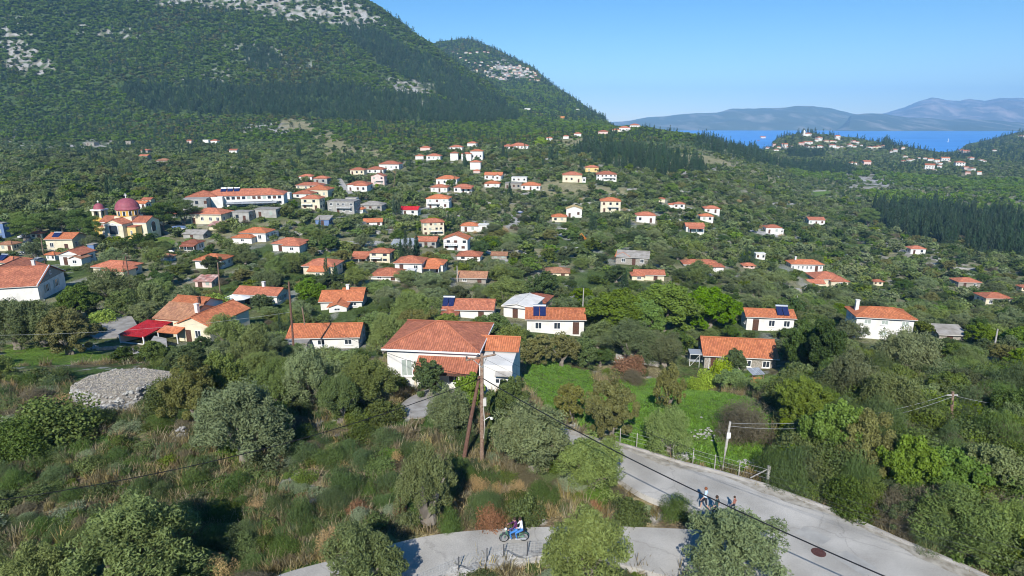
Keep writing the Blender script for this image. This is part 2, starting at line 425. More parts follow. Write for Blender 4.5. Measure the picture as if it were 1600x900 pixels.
# ------------------------------------------------------------------ the land
LAWNS_PX = [
 [(818, 562), (870, 566), (920, 580), (935, 600), (960, 640), (935, 688), (900, 660), (850, 640), (822, 610)],           # behind the main house
 [(960, 592), (1080, 590), (1170, 622), (1215, 652), (1205, 700), (1192, 745), (1130, 735), (1060, 722), (1000, 706), (955, 690), (945, 640)],
 [(0, 540), (110, 545), (185, 560), (200, 566), (110, 570), (0, 572)],
 [(1145, 585), (1185, 582), (1240, 592), (1225, 605), (1180, 603)],
 [(1275, 298), (1292, 296), (1296, 304), (1272, 310)],
 [(205, 372), (262, 368), (268, 382), (225, 392)],
]
DRY_PX = [
 [(530, 222), (600, 236), (600, 246), (560, 240), (512, 242), (508, 224)],
 [(905, 296), (985, 295), (985, 304), (920, 306)], [(870, 218), (930, 214), (935, 226), (880, 230)],
 [(800, 388), (870, 386), (868, 398), (800, 399)], [(430, 185), (480, 188), (490, 205), (440, 205)],
 [(1050, 240), (1130, 250), (1130, 262), (1060, 256)], [(500, 196), (520, 205), (540, 240), (515, 245), (505, 215)],
 [(810, 285), (890, 282), (915, 292), (905, 300), (830, 300)], [(550, 372), (640, 372), (640, 380), (550, 388)],
]
ROCK_PX = [
 [(0, 40), (25, 45), (45, 75), (60, 85), (80, 110), (55, 120), (25, 110), (0, 115)], [(0, 195), (25, 205), (20, 230), (0, 235)],
 [(110, 35), (140, 45), (210, 50), (240, 68), (190, 60), (120, 50)],
 [(150, -30), (190, 1), (260, 8), (340, 14), (400, 22), (460, 32), (520, 42), (570, 44), (612, 38), (570, 0), (520, -60), (300, -90), (150, -90)],
 [(600, 122), (680, 128), (690, 148), (650, 148), (610, 140)], [(533, 5), (560, 2), (596, 30), (570, 35), (540, 25)],
 [(690, 85), (780, 84), (800, 96), (850, 112), (850, 128), (780, 130), (760, 120), (720, 95)],
 [(380, 195), (470, 190), (480, 210), (400, 210)], [(130, 215), (160, 220), (160, 232), (130, 230)],
 [(1080, 190), (1190, 225), (1190, 240), (1090, 225)],
 [(1320, 270), (1400, 275), (1400, 298), (1330, 295)],
 [(1380, 372), (1470, 385), (1530, 400), (1540, 420), (1500, 425), (1440, 410), (1400, 400)],
 [(1060, 260), (1130, 262), (1120, 282), (1060, 275)], [(760, 330), (900, 345), (900, 370), (770, 365)],
 [(470, 235), (430, 250), (360, 262), (370, 268), (470, 250)], [(1180, 340), (1290, 372), (1270, 385), (1170, 365)],
]
def _bb(poly):
    a = np.array(poly); return (a[:, 0].min(), a[:, 0].max(), a[:, 1].min(), a[:, 1].max())
def _mask(polys, X, Y, wob=0.0):
    m = np.zeros(X.shape, bool)
    if wob:
        X = X + wob * (vnoise(X / 9, Y / 9, 51) - .5) * np.clip(Y / 60, .3, 12); Y = Y + wob * (vnoise(X / 9, Y / 9, 52) - .5) * np.clip(Y / 60, .3, 12)
    for p in polys:
        if len(p) < 3: continue
        m |= in_poly(X, Y, p)
    return m
LAWNS = [world_poly(p) for p in LAWNS_PX]
DRYS = [world_poly(p) for p in DRY_PX]
ROCKS = [world_poly(p) for p in ROCK_PX]

def lerp(a, b, t): return a + (b - a) * t[..., None]
def sstep(a, b, x): t = np.clip((x - a) / (b - a), 0, 1); return t * t * (3 - 2 * t)

def rockiness(X, Y):
    """0..1 how bare and stony a place is (used by the soil and by the plants)"""
    far = Y > 420
    r = _mask(ROCKS, X, Y, 4.0).astype(float) * .75
    n = fbm(X / 75, Y / 120, 71, 5)
    return np.clip(r + sstep(.66, .78, n) * .5 * far, 0, 1)

def land_colour(X, Y, Z):
    n1 = fbm(X / 7, Y / 7, 21, 4); n2 = fbm(X / 2.1, Y / 2.6, 31, 3); n3 = fbm(X / 30, Y / 36, 41, 4)
    soil = np.array([.150, .112, .070]); straw = np.array([.27, .225, .125]); green = np.array([.075, .125, .030]); stone = np.array([.42, .41, .38])
    c = lerp(np.broadcast_to(green, X.shape + (3,)), np.broadcast_to(straw, X.shape + (3,)), sstep(.42, .62, n1))
    c = lerp(c, np.broadcast_to(soil, c.shape), sstep(.5, .68, n2) * .8)
    c = lerp(c, np.broadcast_to(stone, c.shape), sstep(.68, .74, fbm(X / 1.6, Y / 1.6, 61, 3)) * .8)
    # valley floor beyond the first houses: olive terraces of dry grass, stones
    v = sstep(70, 110, Y)
    lf = sstep(-.15, -.35, X / np.maximum(Y, 50)) * sstep(230, 300, Y)
    c2 = lerp(np.broadcast_to(np.array([.085, .125, .035]), c.shape), np.broadcast_to(np.array([.235, .225, .125]), c.shape), sstep(.45, .62, n3))
    c2 = lerp(c2, np.broadcast_to(stone * .85, c.shape), sstep(.60, .70, fbm(X / 5, Y / 9, 44, 3)) * .6)
    c2 = lerp(c2, np.broadcast_to(np.array([.085, .10, .04]), c.shape), lf * .75)
    c = lerp(c, c2, v)
    scrub = np.array([.060, .105, .028])
    m = sstep(450, 620, Y) * sstep(-20, 10, Z + (1 - sstep(0, 500, -X)) * 0)
    c = lerp(c, np.broadcast_to(scrub, c.shape), m * .8)
    rk = rockiness(X, Y)
    rn = fbm(X / 9, Y / 13, 81, 5)
    c = lerp(c, lerp(np.broadcast_to(np.array([.26, .23, .18]), c.shape), np.broadcast_to(np.array([.42, .41, .385]), c.shape), sstep(.45, .6, rn)), np.clip(rk * 1.3, 0, 1) * sstep(.46, .60, rn + rk * .12))
    d = _mask(DRYS, X, Y, 3.0)
    c[d] = c[d] * .15 + np.array([.30, .27, .15]) * .85
    l = _mask(LAWNS, X, Y, .8)
    lg = lerp(np.broadcast_to(np.array([.105, .205, .025]), c.shape), np.broadcast_to(np.array([.15, .22, .04]), c.shape), n1)
    lg = lerp(lg, np.broadcast_to(np.array([.2, .2, .08]), c.shape), sstep(.60, .72, n2) * .5)
    c[l] = lg[l]
    return np.clip(c, 0, 1)

def land_mesh():
    Ys = np.concatenate([np.linspace(-45, 14, 24)[:-1], np.exp(np.linspace(math.log(14 + 20), math.log(3400 + 20), 640)) - 20])
    S = np.linspace(-1.12, 1.12, 560)
    YY, SS = np.meshgrid(Ys, S, indexing='ij')
    XX = SS * (np.maximum(YY, -30) + 45)
    ZZ = ground(XX, YY)
    ZZ = np.where(YY < 14, GROUND0, ZZ)
    ny, nx = YY.shape
    V = np.stack([XX, YY, ZZ], -1).reshape(-1, 3)
    idx = np.arange(ny * nx).reshape(ny, nx)
    Fq = np.stack([idx[:-1, :-1], idx[:-1, 1:], idx[1:, 1:], idx[1:, :-1]], -1).reshape(-1, 4)
    m = bpy.data.materials.new('land_soil'); m.use_nodes = True
    N, L = m.node_tree.nodes, m.node_tree.links
    b = N['Principled BSDF']; b.inputs['Roughness'].default_value = .95; b.inputs['Specular IOR Level'].default_value = .1
    at = N.new('ShaderNodeAttribute'); at.attribute_name = 'cover'
    geo = N.new('ShaderNodeNewGeometry')
    mx = None; src = at.outputs['Color']
    for sc, lo, hi in ((2.6, .55, 1.45), (.35, .75, 1.25), (9.0, .7, 1.3)):
        nz = N.new('ShaderNodeTexNoise'); nz.inputs['Scale'].default_value = sc; nz.inputs['Detail'].default_value = 5
        L.new(geo.outputs['Position'], nz.inputs['Vector'])
        mr = N.new('ShaderNodeMapRange'); mr.inputs[1].default_value = .3; mr.inputs[2].default_value = .7; mr.inputs[3].default_value = lo; mr.inputs[4].default_value = hi
        L.new(nz.outputs['Fac'], mr.inputs[0])
        mx = N.new('ShaderNodeMix'); mx.data_type = 'RGBA'; mx.blend_type = 'MULTIPLY'; mx.inputs[0].default_value = 1
        L.new(src, mx.inputs[6]); L.new(mr.outputs[0], mx.inputs[7]); src = mx.outputs[2]
    L.new(src, b.inputs['Base Color'])
    bp = N.new('ShaderNodeBump'); bp.inputs['Strength'].default_value = .9; bp.inputs['Distance'].default_value = .25
    nz = N.new('ShaderNodeTexNoise'); nz.inputs['Scale'].default_value = 3.2; nz.inputs['Detail'].default_value = 6; L.new(geo.outputs['Position'], nz.inputs['Vector'])
    L.new(nz.outputs['Fac'], bp.inputs['Height']); L.new(bp.outputs[0], b.inputs['Normal'])
    me = np_mesh('ground', V, Fq, m, smooth=True)
    c = land_colour(XX.ravel(), YY.ravel(), ZZ.ravel())
    a = me.color_attributes.new('cover', 'FLOAT_COLOR', 'POINT')
    a.data.foreach_set('color', np.concatenate([c, np.ones((len(c), 1))], 1).astype(np.float32).ravel())
    tag(link('ground', me), kind='structure')
land_mesh()

# ------------------------------------------------------------------ sea and the hills beyond it
SEA_Z = -58.0
def sea():
    m = bpy.data.materials.new('sea_water'); m.use_nodes = True
    N, L = m.node_tree.nodes, m.node_tree.links
    b = N['Principled BSDF']; b.inputs['Base Color'].default_value = (.012, .10, .30, 1); b.inputs['Roughness'].default_value = .35
    b.inputs['Specular IOR Level'].default_value = .35
    geo = N.new('ShaderNodeNewGeometry')
    mp = N.new('ShaderNodeMapping'); mp.inputs['Scale'].default_value = (.0016, .006, 1); L.new(geo.outputs['Position'], mp.inputs[0])
    nz = N.new('ShaderNodeTexNoise'); nz.inputs['Scale'].default_value = 1; nz.inputs['Detail'].default_value = 6; L.new(mp.outputs[0], nz.inputs['Vector'])
    r = N.new('ShaderNodeValToRGB'); r.color_ramp.elements[0].position = .35; r.color_ramp.elements[1].position = .68
    r.color_ramp.elements[0].color = (.03, .22, .66, 1); r.color_ramp.elements[1].color = (.07, .33, .84, 1)
    L.new(nz.outputs['Fac'], r.inputs[0]); L.new(r.outputs[0], b.inputs['Base Color'])
    bn = N.new('ShaderNodeTexNoise'); bn.inputs['Scale'].default_value = .08; bn.inputs['Detail'].default_value = 4; L.new(geo.outputs['Position'], bn.inputs['Vector'])
    bp = N.new('ShaderNodeBump'); bp.inputs['Strength'].default_value = .3; bp.inputs['Distance'].default_value = 2; L.new(bn.outputs[0], bp.inputs['Height']); L.new(bp.outputs[0], b.inputs['Normal'])
    mb = MB()
    xs = np.linspace(-13000, 15000, 15); ys = np.linspace(900, 15500, 12)
    for i in range(len(xs) - 1):
        for j in range(len(ys) - 1):
            mb.face([(xs[i], ys[j], SEA_Z), (xs[i + 1], ys[j], SEA_Z), (xs[i + 1], ys[j + 1], SEA_Z), (xs[i], ys[j + 1], SEA_Z)])
    tag(mb.build('sea', m), kind='structure')
sea()

def far_range(name, sil, Yr, Yf, seed, colA, colB, rough_amp, rocky=0.0):
    """a mountain range: crest through the given skyline at distance Yr, foot in the water at Yf, real relief between"""
    xs = np.array([p[0] for p in sil], float); ys = np.array([p[1] for p in sil], float)
    n = 260; px = np.linspace(xs[0], xs[-1], n); py = np.interp(px, xs, ys)
    py = py + (fbm(px / 26, px * 0 + seed, seed, 4) - .5) * 3.0
    v = (450 - py) / F_PX; nn = CP + SP * v; dd = SP - CP * v
    T = (px - 800) / F_PX / nn; Zc = CAM_H - Yr * dd / nn
    k_ = 60; R = []
    for j in range(k_):
        u = j / (k_ - 1)
        if u < .75:
            w = u / .75; Y = Yf + (Yr - Yf) * w
            h = SEA_Z - 8 + (Zc - SEA_Z + 8) * (w ** .8)
        else:
            w = (u - .75) / .25; Y = Yr + (Yr - Yf) * .8 * w
            h = Zc + (SEA_Z - 30 - Zc) * w
        X = T * Y
        env = math.sin(min(1, u / .75) * math.pi) if u < .75 else 0
        h = h + env * (Zc - SEA_Z) * rough_amp * (fbm(X / 620 + seed, np.full(n, Y / 700.0), seed + 5, 5) - .5) * 2
        edge = np.clip(np.minimum(px - xs[0], xs[-1] - px) / 40, 0, 1)
        h = SEA_Z - 8 + (h - SEA_Z + 8) * (edge if name == 'low_hills' else np.ones(n))
        R.append(np.stack([X, np.full(n, Y), np.maximum(h, SEA_Z - 10)], -1))
    V = np.array(R); idx = np.arange(k_ * n).reshape(k_, n)
    Fq = np.stack([idx[:-1, :-1], idx[:-1, 1:], idx[1:, 1:], idx[1:, :-1]], -1).reshape(-1, 4)
    m = bpy.data.materials.new(name + '_rock'); m.use_nodes = True
    N, L = m.node_tree.nodes, m.node_tree.links; b = N['Principled BSDF']; b.inputs['Roughness'].default_value = .95; b.inputs['Specular IOR Level'].default_value = .05
    geo = N.new('ShaderNodeNewGeometry'); nz = N.new('ShaderNodeTexNoise'); nz.inputs['Scale'].default_value = .004; nz.inputs['Detail'].default_value = 8
    mp = N.new('ShaderNodeMapping'); mp.inputs['Scale'].default_value = (1.3, .3, 2.2); L.new(geo.outputs['Position'], mp.inputs[0]); L.new(mp.outputs[0], nz.inputs['Vector'])
    r = N.new('ShaderNodeValToRGB'); r.color_ramp.elements[0].position = .5 - rocky * .1; r.color_ramp.elements[1].position = .66
    r.color_ramp.elements[0].color = tuple(colA) + (1,); r.color_ramp.elements[1].color = tuple(colB) + (1,)
    L.new(nz.outputs['Fac'], r.inputs[0]); L.new(r.outputs[0], b.inputs['Base Color'])
    tag(link(name, np_mesh(name, V.reshape(-1, 3), Fq, m, smooth=True)), kind='structure')
far_range('island_hills', [(900, 196), (985, 188), (1010, 183), (1050, 180), (1090, 177), (1120, 176), (1140, 171), (1180, 169), (1220, 168), (1245, 165), (1270, 165), (1300, 169), (1330, 177), (1380, 184), (1420, 196)], 8600, 6600, 3, (.11, .135, .10), (.26, .25, .21), .30)
far_range('low_hills', [(1290, 199), (1312, 190), (1330, 181), (1350, 177), (1385, 178), (1420, 184), (1480, 186), (1540, 187), (1600, 192), (1680, 190), (1760, 196)], 7600, 6200, 8, (.095, .12, .09), (.30, .28, .24), .32)
far_range('mainland_mountains', [(1330, 192), (1365, 181), (1390, 174), (1420, 165), (1440, 157), (1456, 152), (1468, 153), (1480, 156), (1500, 158), (1515, 155), (1540, 157), (1560, 153), (1590, 152), (1630, 155), (1700, 162), (1780, 180)], 12500, 8500, 14, (.16, .15, .13), (.42, .34, .30), .34, .5)

# pale cliff line along the island's shore road
mb = MB()
P = [at_Y(x, y, 7890) for x, y in ((1120, 180.2), (1150, 182.2), (1180, 186), (1210, 190.5), (1232, 194.5))]

# ------------------------------------------------------------------ haze: one closed box of even, thin air round everything
def haze():
    mb = MB(); mb.box(-14500, -300, -85, 16500, 17000, 900)
    m = bpy.data.materials.new('haze_air'); m.use_nodes = True
    N, L = m.node_tree.nodes, m.node_tree.links
    for n in list(N):
        if n.type == 'BSDF_PRINCIPLED': N.remove(n)
    v = N.new('ShaderNodeVolumePrincipled'); v.inputs['Color'].default_value = (.26, .56, 1, 1); v.inputs['Density'].default_value = 9.0e-5
    v.inputs['Anisotropy'].default_value = -0.3
    L.new(v.outputs[0], N['Material Output'].inputs['Volume'])
    tag(mb.build('haze', m), kind='stuff')
haze()

# ------------------------------------------------------------------ roads
def strip(name, left, right, z, material, step=1.2, skirt=0.45, crown=0.0, follow=False):
    """a paved strip between two edges given as photo pixels on the road's level"""
    def res(pts):
        P = [(hit(x, y, False) if follow else at_plane(x, y, z)) for x, y in pts]
        P = [Vector((p.x, p.y, 0)) for p in P]
        d = [0]
        for a, b_ in zip(P, P[1:]): d.append(d[-1] + (b_ - a).length)
        n = 46
        out = []
        for q in np.linspace(0, d[-1], n):
            i = max(0, min(len(P) - 2, int(np.searchsorted(d, q)) - 1)); f = (q - d[i]) / max(1e-6, d[i + 1] - d[i])
            out.append(P[i].lerp(P[i + 1], f))
        # smooth the corners
        for _ in range(3): out = [out[0]] + [(out[i - 1] + out[i] * 2 + out[i + 1]) / 4 for i in range(1, n - 1)] + [out[-1]]
        return out
    Lp, Rp = res(left), res(right); W = 9; mb = MB()
    def zz(p): return (float(ground(p.x, p.y)) + .09) if follow else z
    G = [[(lambda q: Vector((q.x, q.y, zz(q))))(a.lerp(b_, k_ / (W - 1))) for k_ in range(W)] for a, b_ in zip(Lp, Rp)]
    for i in range(len(G) - 1):
        for k_ in range(W - 1):
            mb.face([G[i][k_], G[i][k_ + 1], G[i + 1][k_ + 1], G[i + 1][k_]])
        for e in (0, W - 1):
            a, b_ = G[i][e], G[i + 1][e]
            mb.face([a, b_, b_ - Vector((0, 0, skirt)), a - Vector((0, 0, skirt))])
    o = mb.build(name, material, merge=True)
    return tag(o, kind='structure'), Lp, Rp
asph = bpy.data.materials.new('worn_asphalt'); asph.use_nodes = True
def _asph():
    N, L = asph.node_tree.nodes, asph.node_tree.links; b = N['Principled BSDF']; b.inputs['Roughness'].default_value = .92; b.inputs['Specular IOR Level'].default_value = .2
    geo = N.new('ShaderNodeNewGeometry')
    def nz(s, d=6):
        n = N.new('ShaderNodeTexNoise'); n.inputs['Scale'].default_value = s; n.inputs['Detail'].default_value = d; L.new(geo.outputs['Position'], n.inputs['Vector']); return n.outputs['Fac']
    r = N.new('ShaderNodeValToRGB'); r.color_ramp.elements[0].position = .32; r.color_ramp.elements[1].position = .68
    r.color_ramp.elements[0].color = (.33, .315, .285, 1); r.color_ramp.elements[1].color = (.52, .50, .46, 1); L.new(nz(.35), r.inputs[0])
    # long cracks
    vo = N.new('ShaderNodeTexVoronoi'); vo.feature = 'DISTANCE_TO_EDGE'; vo.inputs['Scale'].default_value = .16
    md = N.new('ShaderNodeVectorMath'); md.operation = 'ADD'; n2 = N.new('ShaderNodeTexNoise'); n2.inputs['Scale'].default_value = 1.3; n2.inputs['Detail'].default_value = 5; L.new(geo.outputs['Position'], n2.inputs['Vector'])
    L.new(geo.outputs['Position'], md.inputs[0]); L.new(n2.outputs['Color'], md.inputs[1]); L.new(md.outputs[0], vo.inputs['Vector'])
    cr = N.new('ShaderNodeValToRGB'); cr.color_ramp.elements[0].position = .0; cr.color_ramp.elements[1].position = .012
    cr.color_ramp.elements[0].color = (.80, .80, .80, 1); cr.color_ramp.elements[1].color = (1, 1, 1, 1); L.new(vo.outputs['Distance'], cr.inputs[0])
    gr = N.new('ShaderNodeMapRange'); gr.inputs[1].default_value = .3; gr.inputs[2].default_value = .7; gr.inputs[3].default_value = .86; gr.inputs[4].default_value = 1.12; L.new(nz(14, 3), gr.inputs[0])
    m1 = N.new('ShaderNodeMix'); m1.data_type = 'RGBA'; m1.blend_type = 'MULTIPLY'; m1.inputs[0].default_value = 1; L.new(r.outputs[0], m1.inputs[6]); L.new(cr.outputs[0], m1.inputs[7])
    m2 = N.new('ShaderNodeMix'); m2.data_type = 'RGBA'; m2.blend_type = 'MULTIPLY'; m2.inputs[0].default_value = 1; L.new(m1.outputs[2], m2.inputs[6]); L.new(gr.outputs[0], m2.inputs[7])
    L.new(m2.outputs[2], b.inputs['Base Color'])
    bp = N.new('ShaderNodeBump'); bp.inputs['Strength'].default_value = .3; bp.inputs['Distance'].default_value = .03; L.new(nz(22, 3), bp.inputs['Height']); L.new(bp.outputs[0], b.inputs['Normal'])
_asph()
far_edge = [(838, 655), (880, 668), (938, 686), (1000, 704), (1070, 726), (1130, 741), (1200, 761), (1300, 798), (1400, 843), (1500, 884), (1600, 930), (1700, 985)]
near_edge = [(800, 668), (850, 690), (905, 716), (960, 742), (1000, 772), (1060, 793), (1105, 806), (1120, 850), (1100, 905), (1060, 960), (1040, 1040), (1030, 1150)]
road, RL, RR = strip('road', far_edge, near_edge, 0.0, asph)
lane, _, _ = strip('side_road', [(360, 935), (430, 898), (500, 880), (560, 865), (640, 842), (700, 832), (780, 826), (850, 823), (960, 822), (1060, 826), (1150, 830)],
                   [(470, 985), (560, 950), (640, 915), (670, 905), (720, 892), (780, 880), (860, 874), (930, 876), (990, 885), (1060, 905), (1130, 935)], -0.012, asph)
strip('concrete_yard', [(618, 640), (640, 622), (675, 606), (720, 600)], [(600, 652), (660, 655), (690, 632), (745, 612)], .02, M_['concrete'], follow=True)
for q in (([(722, 362), (738, 378), (752, 392), (790, 410), (800, 414)], [(730, 362), (748, 378), (764, 392), (798, 408), (812, 412)]),
          ([(30, 470), (50, 440), (52, 400), (25, 355)], [(70, 470), (68, 440), (60, 400), (40, 355)]),
          ([(523, 282), (530, 292), (540, 305)], [(532, 278), (541, 290), (552, 303)]),
          ([(535, 378), (560, 378), (600, 377)], [(535, 385), (560, 385), (600, 383)]),
          ([(700, 330), (720, 334), (730, 338)], [(690, 337), (700, 343), (722, 345)])):
    strip('village_road', q[0], q[1], 0, asph, follow=True, skirt=.3)

# pale gravel along the far side of the road, and two repaired rectangles round the manhole
GRAVEL = mat('gravel', (.50, .47, .41), .95, col2=(.30, .27, .22), vscale=2.2, bump=.6, bscale=30)
def verge():
    mb = MB(); r = random.Random(4); n = len(RL); rows = []
    for i in range(n):
        d = (RR[i] - RL[i]); d.z = 0; L0 = d.length; d.normalize()
        w = .55 + .35 * math.sin(i * .55) + r.uniform(-.15, .15); w = max(.12, w)
        a = RL[i] + d * .12; b = RL[i] + d * (.12 + w)
        rows.append((Vector((a.x, a.y, .004)), Vector((b.x, b.y, .004))))
    for a, b in zip(rows[4:], rows[5:]): mb.face([a[0], a[1], b[1], b[0]])
    tag(mb.build('road_verge', GRAVEL), kind='structure')
verge()
PATCH = mat('road_patch', (.42, .41, .385), .95, col2=(.33, .325, .305), vscale=1.5, bump=.3, bscale=25)
for q in ([(1240, 832), (1258, 822), (1300, 842), (1284, 852)], [(1300, 868), (1322, 860), (1372, 888), (1350, 900)], [(1060, 765), (1075, 758), (1160, 792), (1148, 800)]):
    mb = MB(); mb.face([at_plane(x, y, .005) for x, y in q]); tag(mb.build('road_patch', PATCH), kind='structure')
# ------------------------------------------------------------------ houses
HOUSES = []      # records used when planting: screen box, distance, ground outline
def rot2(x, y, a): return (x * math.cos(a) - y * math.sin(a), x * math.sin(a) + y * math.cos(a))

def wall_block(mb, x0, y0, x1, y1, z0, z1, m=0):
    mb.box(x0, y0, z0, x1, y1, z1, m)

def slope_quad(mb, pts, m=0, th=.14):
    """a roof plane: pts[0], pts[1] along the eave, the others above; gets uv in metres and thickness"""
    P = [Vector(p) for p in pts]
    u = (P[1] - P[0]).normalized(); n = u.cross(P[-1] - P[0]).normalized(); v = n.cross(u)
    if n.z < 0: n = -n
    uv = [((p - P[0]).dot(u), abs((p - P[0]).dot(v))) for p in P]
    mb.face(P, uv=uv, m=m)
    Q = [p - n * th for p in P]
    mb.face(Q[::-1], m=m)
    for i in range(len(P)):
        j = (i + 1) % len(P); mb.face([P[i], Q[i], Q[j], P[j]], uv=None, m=m)

def roof_block(kind, x0, y0, x1, y1, z, pitch=.36, ov=.35, gable_wall=None):
    """returns (roof MB, wall-gable MB or None, ridge height); ridge along the longer side"""
    mb = MB(); gb = None
    if kind in ('f',):
        mb.box(x0 - ov * .5, y0 - ov * .5, z, x1 + ov * .5, y1 + ov * .5, z + .22); return mb, None, z + .22
    X0, Y0, X1, Y1 = x0 - ov, y0 - ov, x1 + ov, y1 + ov
    zz = z - ov * pitch + .12
    w, d = X1 - X0, Y1 - Y0
    if kind == 'h':
        r = min(w, d) / 2; h = r * pitch
        if w >= d: A, B = (X0 + r, (Y0 + Y1) / 2, zz + h), (X1 - r + .001, (Y0 + Y1) / 2, zz + h)
        else: A, B = ((X0 + X1) / 2, Y0 + r, zz + h), ((X0 + X1) / 2, Y1 - r + .001, zz + h)
        c = [(X0, Y0, zz), (X1, Y0, zz), (X1, Y1, zz), (X0, Y1, zz)]
        if w >= d:
            slope_quad(mb, [c[0], c[1], B, A]); slope_quad(mb, [c[2], c[3], A, B]); slope_quad(mb, [c[1], c[2], B]); slope_quad(mb, [c[3], c[0], A])
        else:
            slope_quad(mb, [c[0], c[1], A]); slope_quad(mb, [c[1], c[2], B, A]); slope_quad(mb, [c[2], c[3], B]); slope_quad(mb, [c[3], c[0], A, B])
        for a in c:   # hip caps
            t = A if (Vector(a) - Vector(A)).length < (Vector(a) - Vector(B)).length else B
            mb.tube([Vector(a) + Vector((0, 0, .05)), Vector(t) + Vector((0, 0, .05))], .09, 4, m=0)
        mb.tube([Vector(A) + Vector((0, 0, .05)), Vector(B) + Vector((0, 0, .05))], .10, 4)
        return mb, None, zz + h
    if kind == 's':      # mono pitch: high at the back
        h = d * pitch * .6
        slope_quad(mb, [(X0, Y0, zz), (X1, Y0, zz), (X1, Y1, zz + h), (X0, Y1, zz + h)])
        gb = MB()
        hh = (y1 - y0) * pitch * .6
        gb.face([(x0, y0, z), (x0, y1, z), (x0, y1, z + hh - .05)]); gb.face([(x1, y0, z), (x1, y1, z), (x1, y1, z + hh - .05)]); gb.face([(x0, y1, z), (x1, y1, z), (x1, y1, z + hh - .05), (x0, y1, z + hh - .05)])
        return mb, gb, zz + h
    # gables: 'g' ridge left-right, 'G' ridge front-back
    gb = MB()
    if kind == 'g':
        h = d / 2 * pitch; ym = (Y0 + Y1) / 2
        slope_quad(mb, [(X0, Y0, zz), (X1, Y0, zz), (X1, ym, zz + h), (X0, ym, zz + h)])
        slope_quad(mb, [(X1, Y1, zz), (X0, Y1, zz), (X0, ym, zz + h), (X1, ym, zz + h)])
        mb.tube([(X0, ym, zz + h + .04), (X1, ym, zz + h + .04)], .10, 4)
        hh = (y1 - y0) / 2 * pitch
        for x in (x0, x1): gb.face([(x, y0, z), (x, y1, z), (x, (y0 + y1) / 2, z + hh)])
    else:
        h = w / 2 * pitch; xm = (X0 + X1) / 2
        slope_quad(mb, [(X0, Y1, zz), (X0, Y0, zz), (xm, Y0, zz + h), (xm, Y1, zz + h)])
        slope_quad(mb, [(X1, Y0, zz), (X1, Y1, zz), (xm, Y1, zz + h), (xm, Y0, zz + h)])
        mb.tube([(xm, Y0, zz + h + .04), (xm, Y1, zz + h + .04)], .10, 4)
        hh = (x1 - x0) / 2 * pitch
        for y in (y0, y1): gb.face([(x0, y, z), (x1, y, z), ((x0 + x1) / 2, y, z + hh)])
    return mb, gb, zz + h

def add_window(parent, x, z, y, w, h, side='f', detail=2, shut=None, door=False):
    """a window (or door) set on a wall: side f (y = wall plane), r / l (y = x of the wall plane, x = along depth)"""
    name = 'door' if door else 'window'
    fr = MB(); g = MB()
    def P(a, b, c0, c1):   # along, up range and out range -> box args
        pass
    t = .05
    def bx(mb, a0, z0, a1, z1, o0, o1):
        if side == 'f': mb.box(a0, y - o1, z0, a1, y - o0, z1)
        elif side == 'r': mb.box(y + o0, a0, z0, y + o1, a1, z1)
        else: mb.box(y - o1, a0, z0, y - o0, a1, z1)
    if detail <= 1:
        bx(g, x - w / 2, z, x + w / 2, z + h, -.02, .045)
        return g.build(name, M_['dark_wood'] if door else M_[random.choice(['dark_glass', 'dark_glass', 'green_wood', 'dark_wood'])], parent)
    fm = M_['dark_wood'] if door else M_['white_paint']
    bx(fr, x - w / 2, z, x - w / 2 + .09, z + h, -.02, .07); bx(fr, x + w / 2 - .09, z, x + w / 2, z + h, -.02, .07)
    bx(fr, x - w / 2 + .09, z + h - .09, x + w / 2 - .09, z + h, -.02, .07); bx(fr, x - w / 2 + .09, z, x + w / 2 - .09, z + .09, -.02, .07)
    if not door: bx(fr, x - .035, z + .09, x + .035, z + h - .09, -.02, .06)
    o = fr.build(name, fm, parent)
    bx(g, x - w / 2 + .09, z + .09, x + w / 2 - .09, z + h - .09, -.02, .03)
    if shut == 'closed':
        g.build('shutter', M_['green_wood'], o)
    else:
        g.build('panel' if door else 'pane', M_['dark_wood'] if door else M_['dark_glass'], o)
    if shut == 'open' and not door:
        for s in (-1, 1):
            sh = MB(); a = x + s * (w / 2 + w / 4 + .02)
            bx(sh, a - w / 4, z, a + w / 4, z + h, .01, .06); sh.build('shutter', M_['green_wood'], o)
    if not door:
        sl_ = MB(); bx(sl_, x - w / 2 - .08, z - .08, x + w / 2 + .08, z - .002, -.02, .14); sl_.build('sill', M_['white_paint'], o)
    return o

def solar_heater(parent, x, y, z, ang=.5, name='solar_heater', scale=1.0):
    fr = MB(); fr.tube([(x - .9 * scale, y + 1.0, z), (x - .9 * scale, y + 1.0, z + 1.5 * scale)], .04, 5); fr.tube([(x + .9 * scale, y + 1.0, z), (x + .9 * scale, y + 1.0, z + 1.5 * scale)], .04, 5)
    fr.tube([(x - 1.1 * scale, y + 1.05, z + 1.3 * scale), (x + 1.1 * scale, y + 1.05, z + 1.3 * scale)], .22 * scale, 10)
    o = fr.build(name, M_['tank_steel'], parent)
    for s in (-1, 1):
        p = MB(); a = x + s * .55 * scale
        p.face([(a - .5 * scale, y - .9, z + .12), (a + .5 * scale, y - .9, z + .12), (a + .5 * scale, y + .9, z + 1.25 * scale), (a - .5 * scale, y + .9, z + 1.25 * scale)])
        p.face([(a - .5 * scale, y - .86, z + .04), (a + .5 * scale, y - .86, z + .04), (a + .5 * scale, y + .94, z + 1.17 * scale), (a - .5 * scale, y + .94, z + 1.17 * scale)][::-1])
        p.build('panel', M_['solar_glass'], o)
    return o

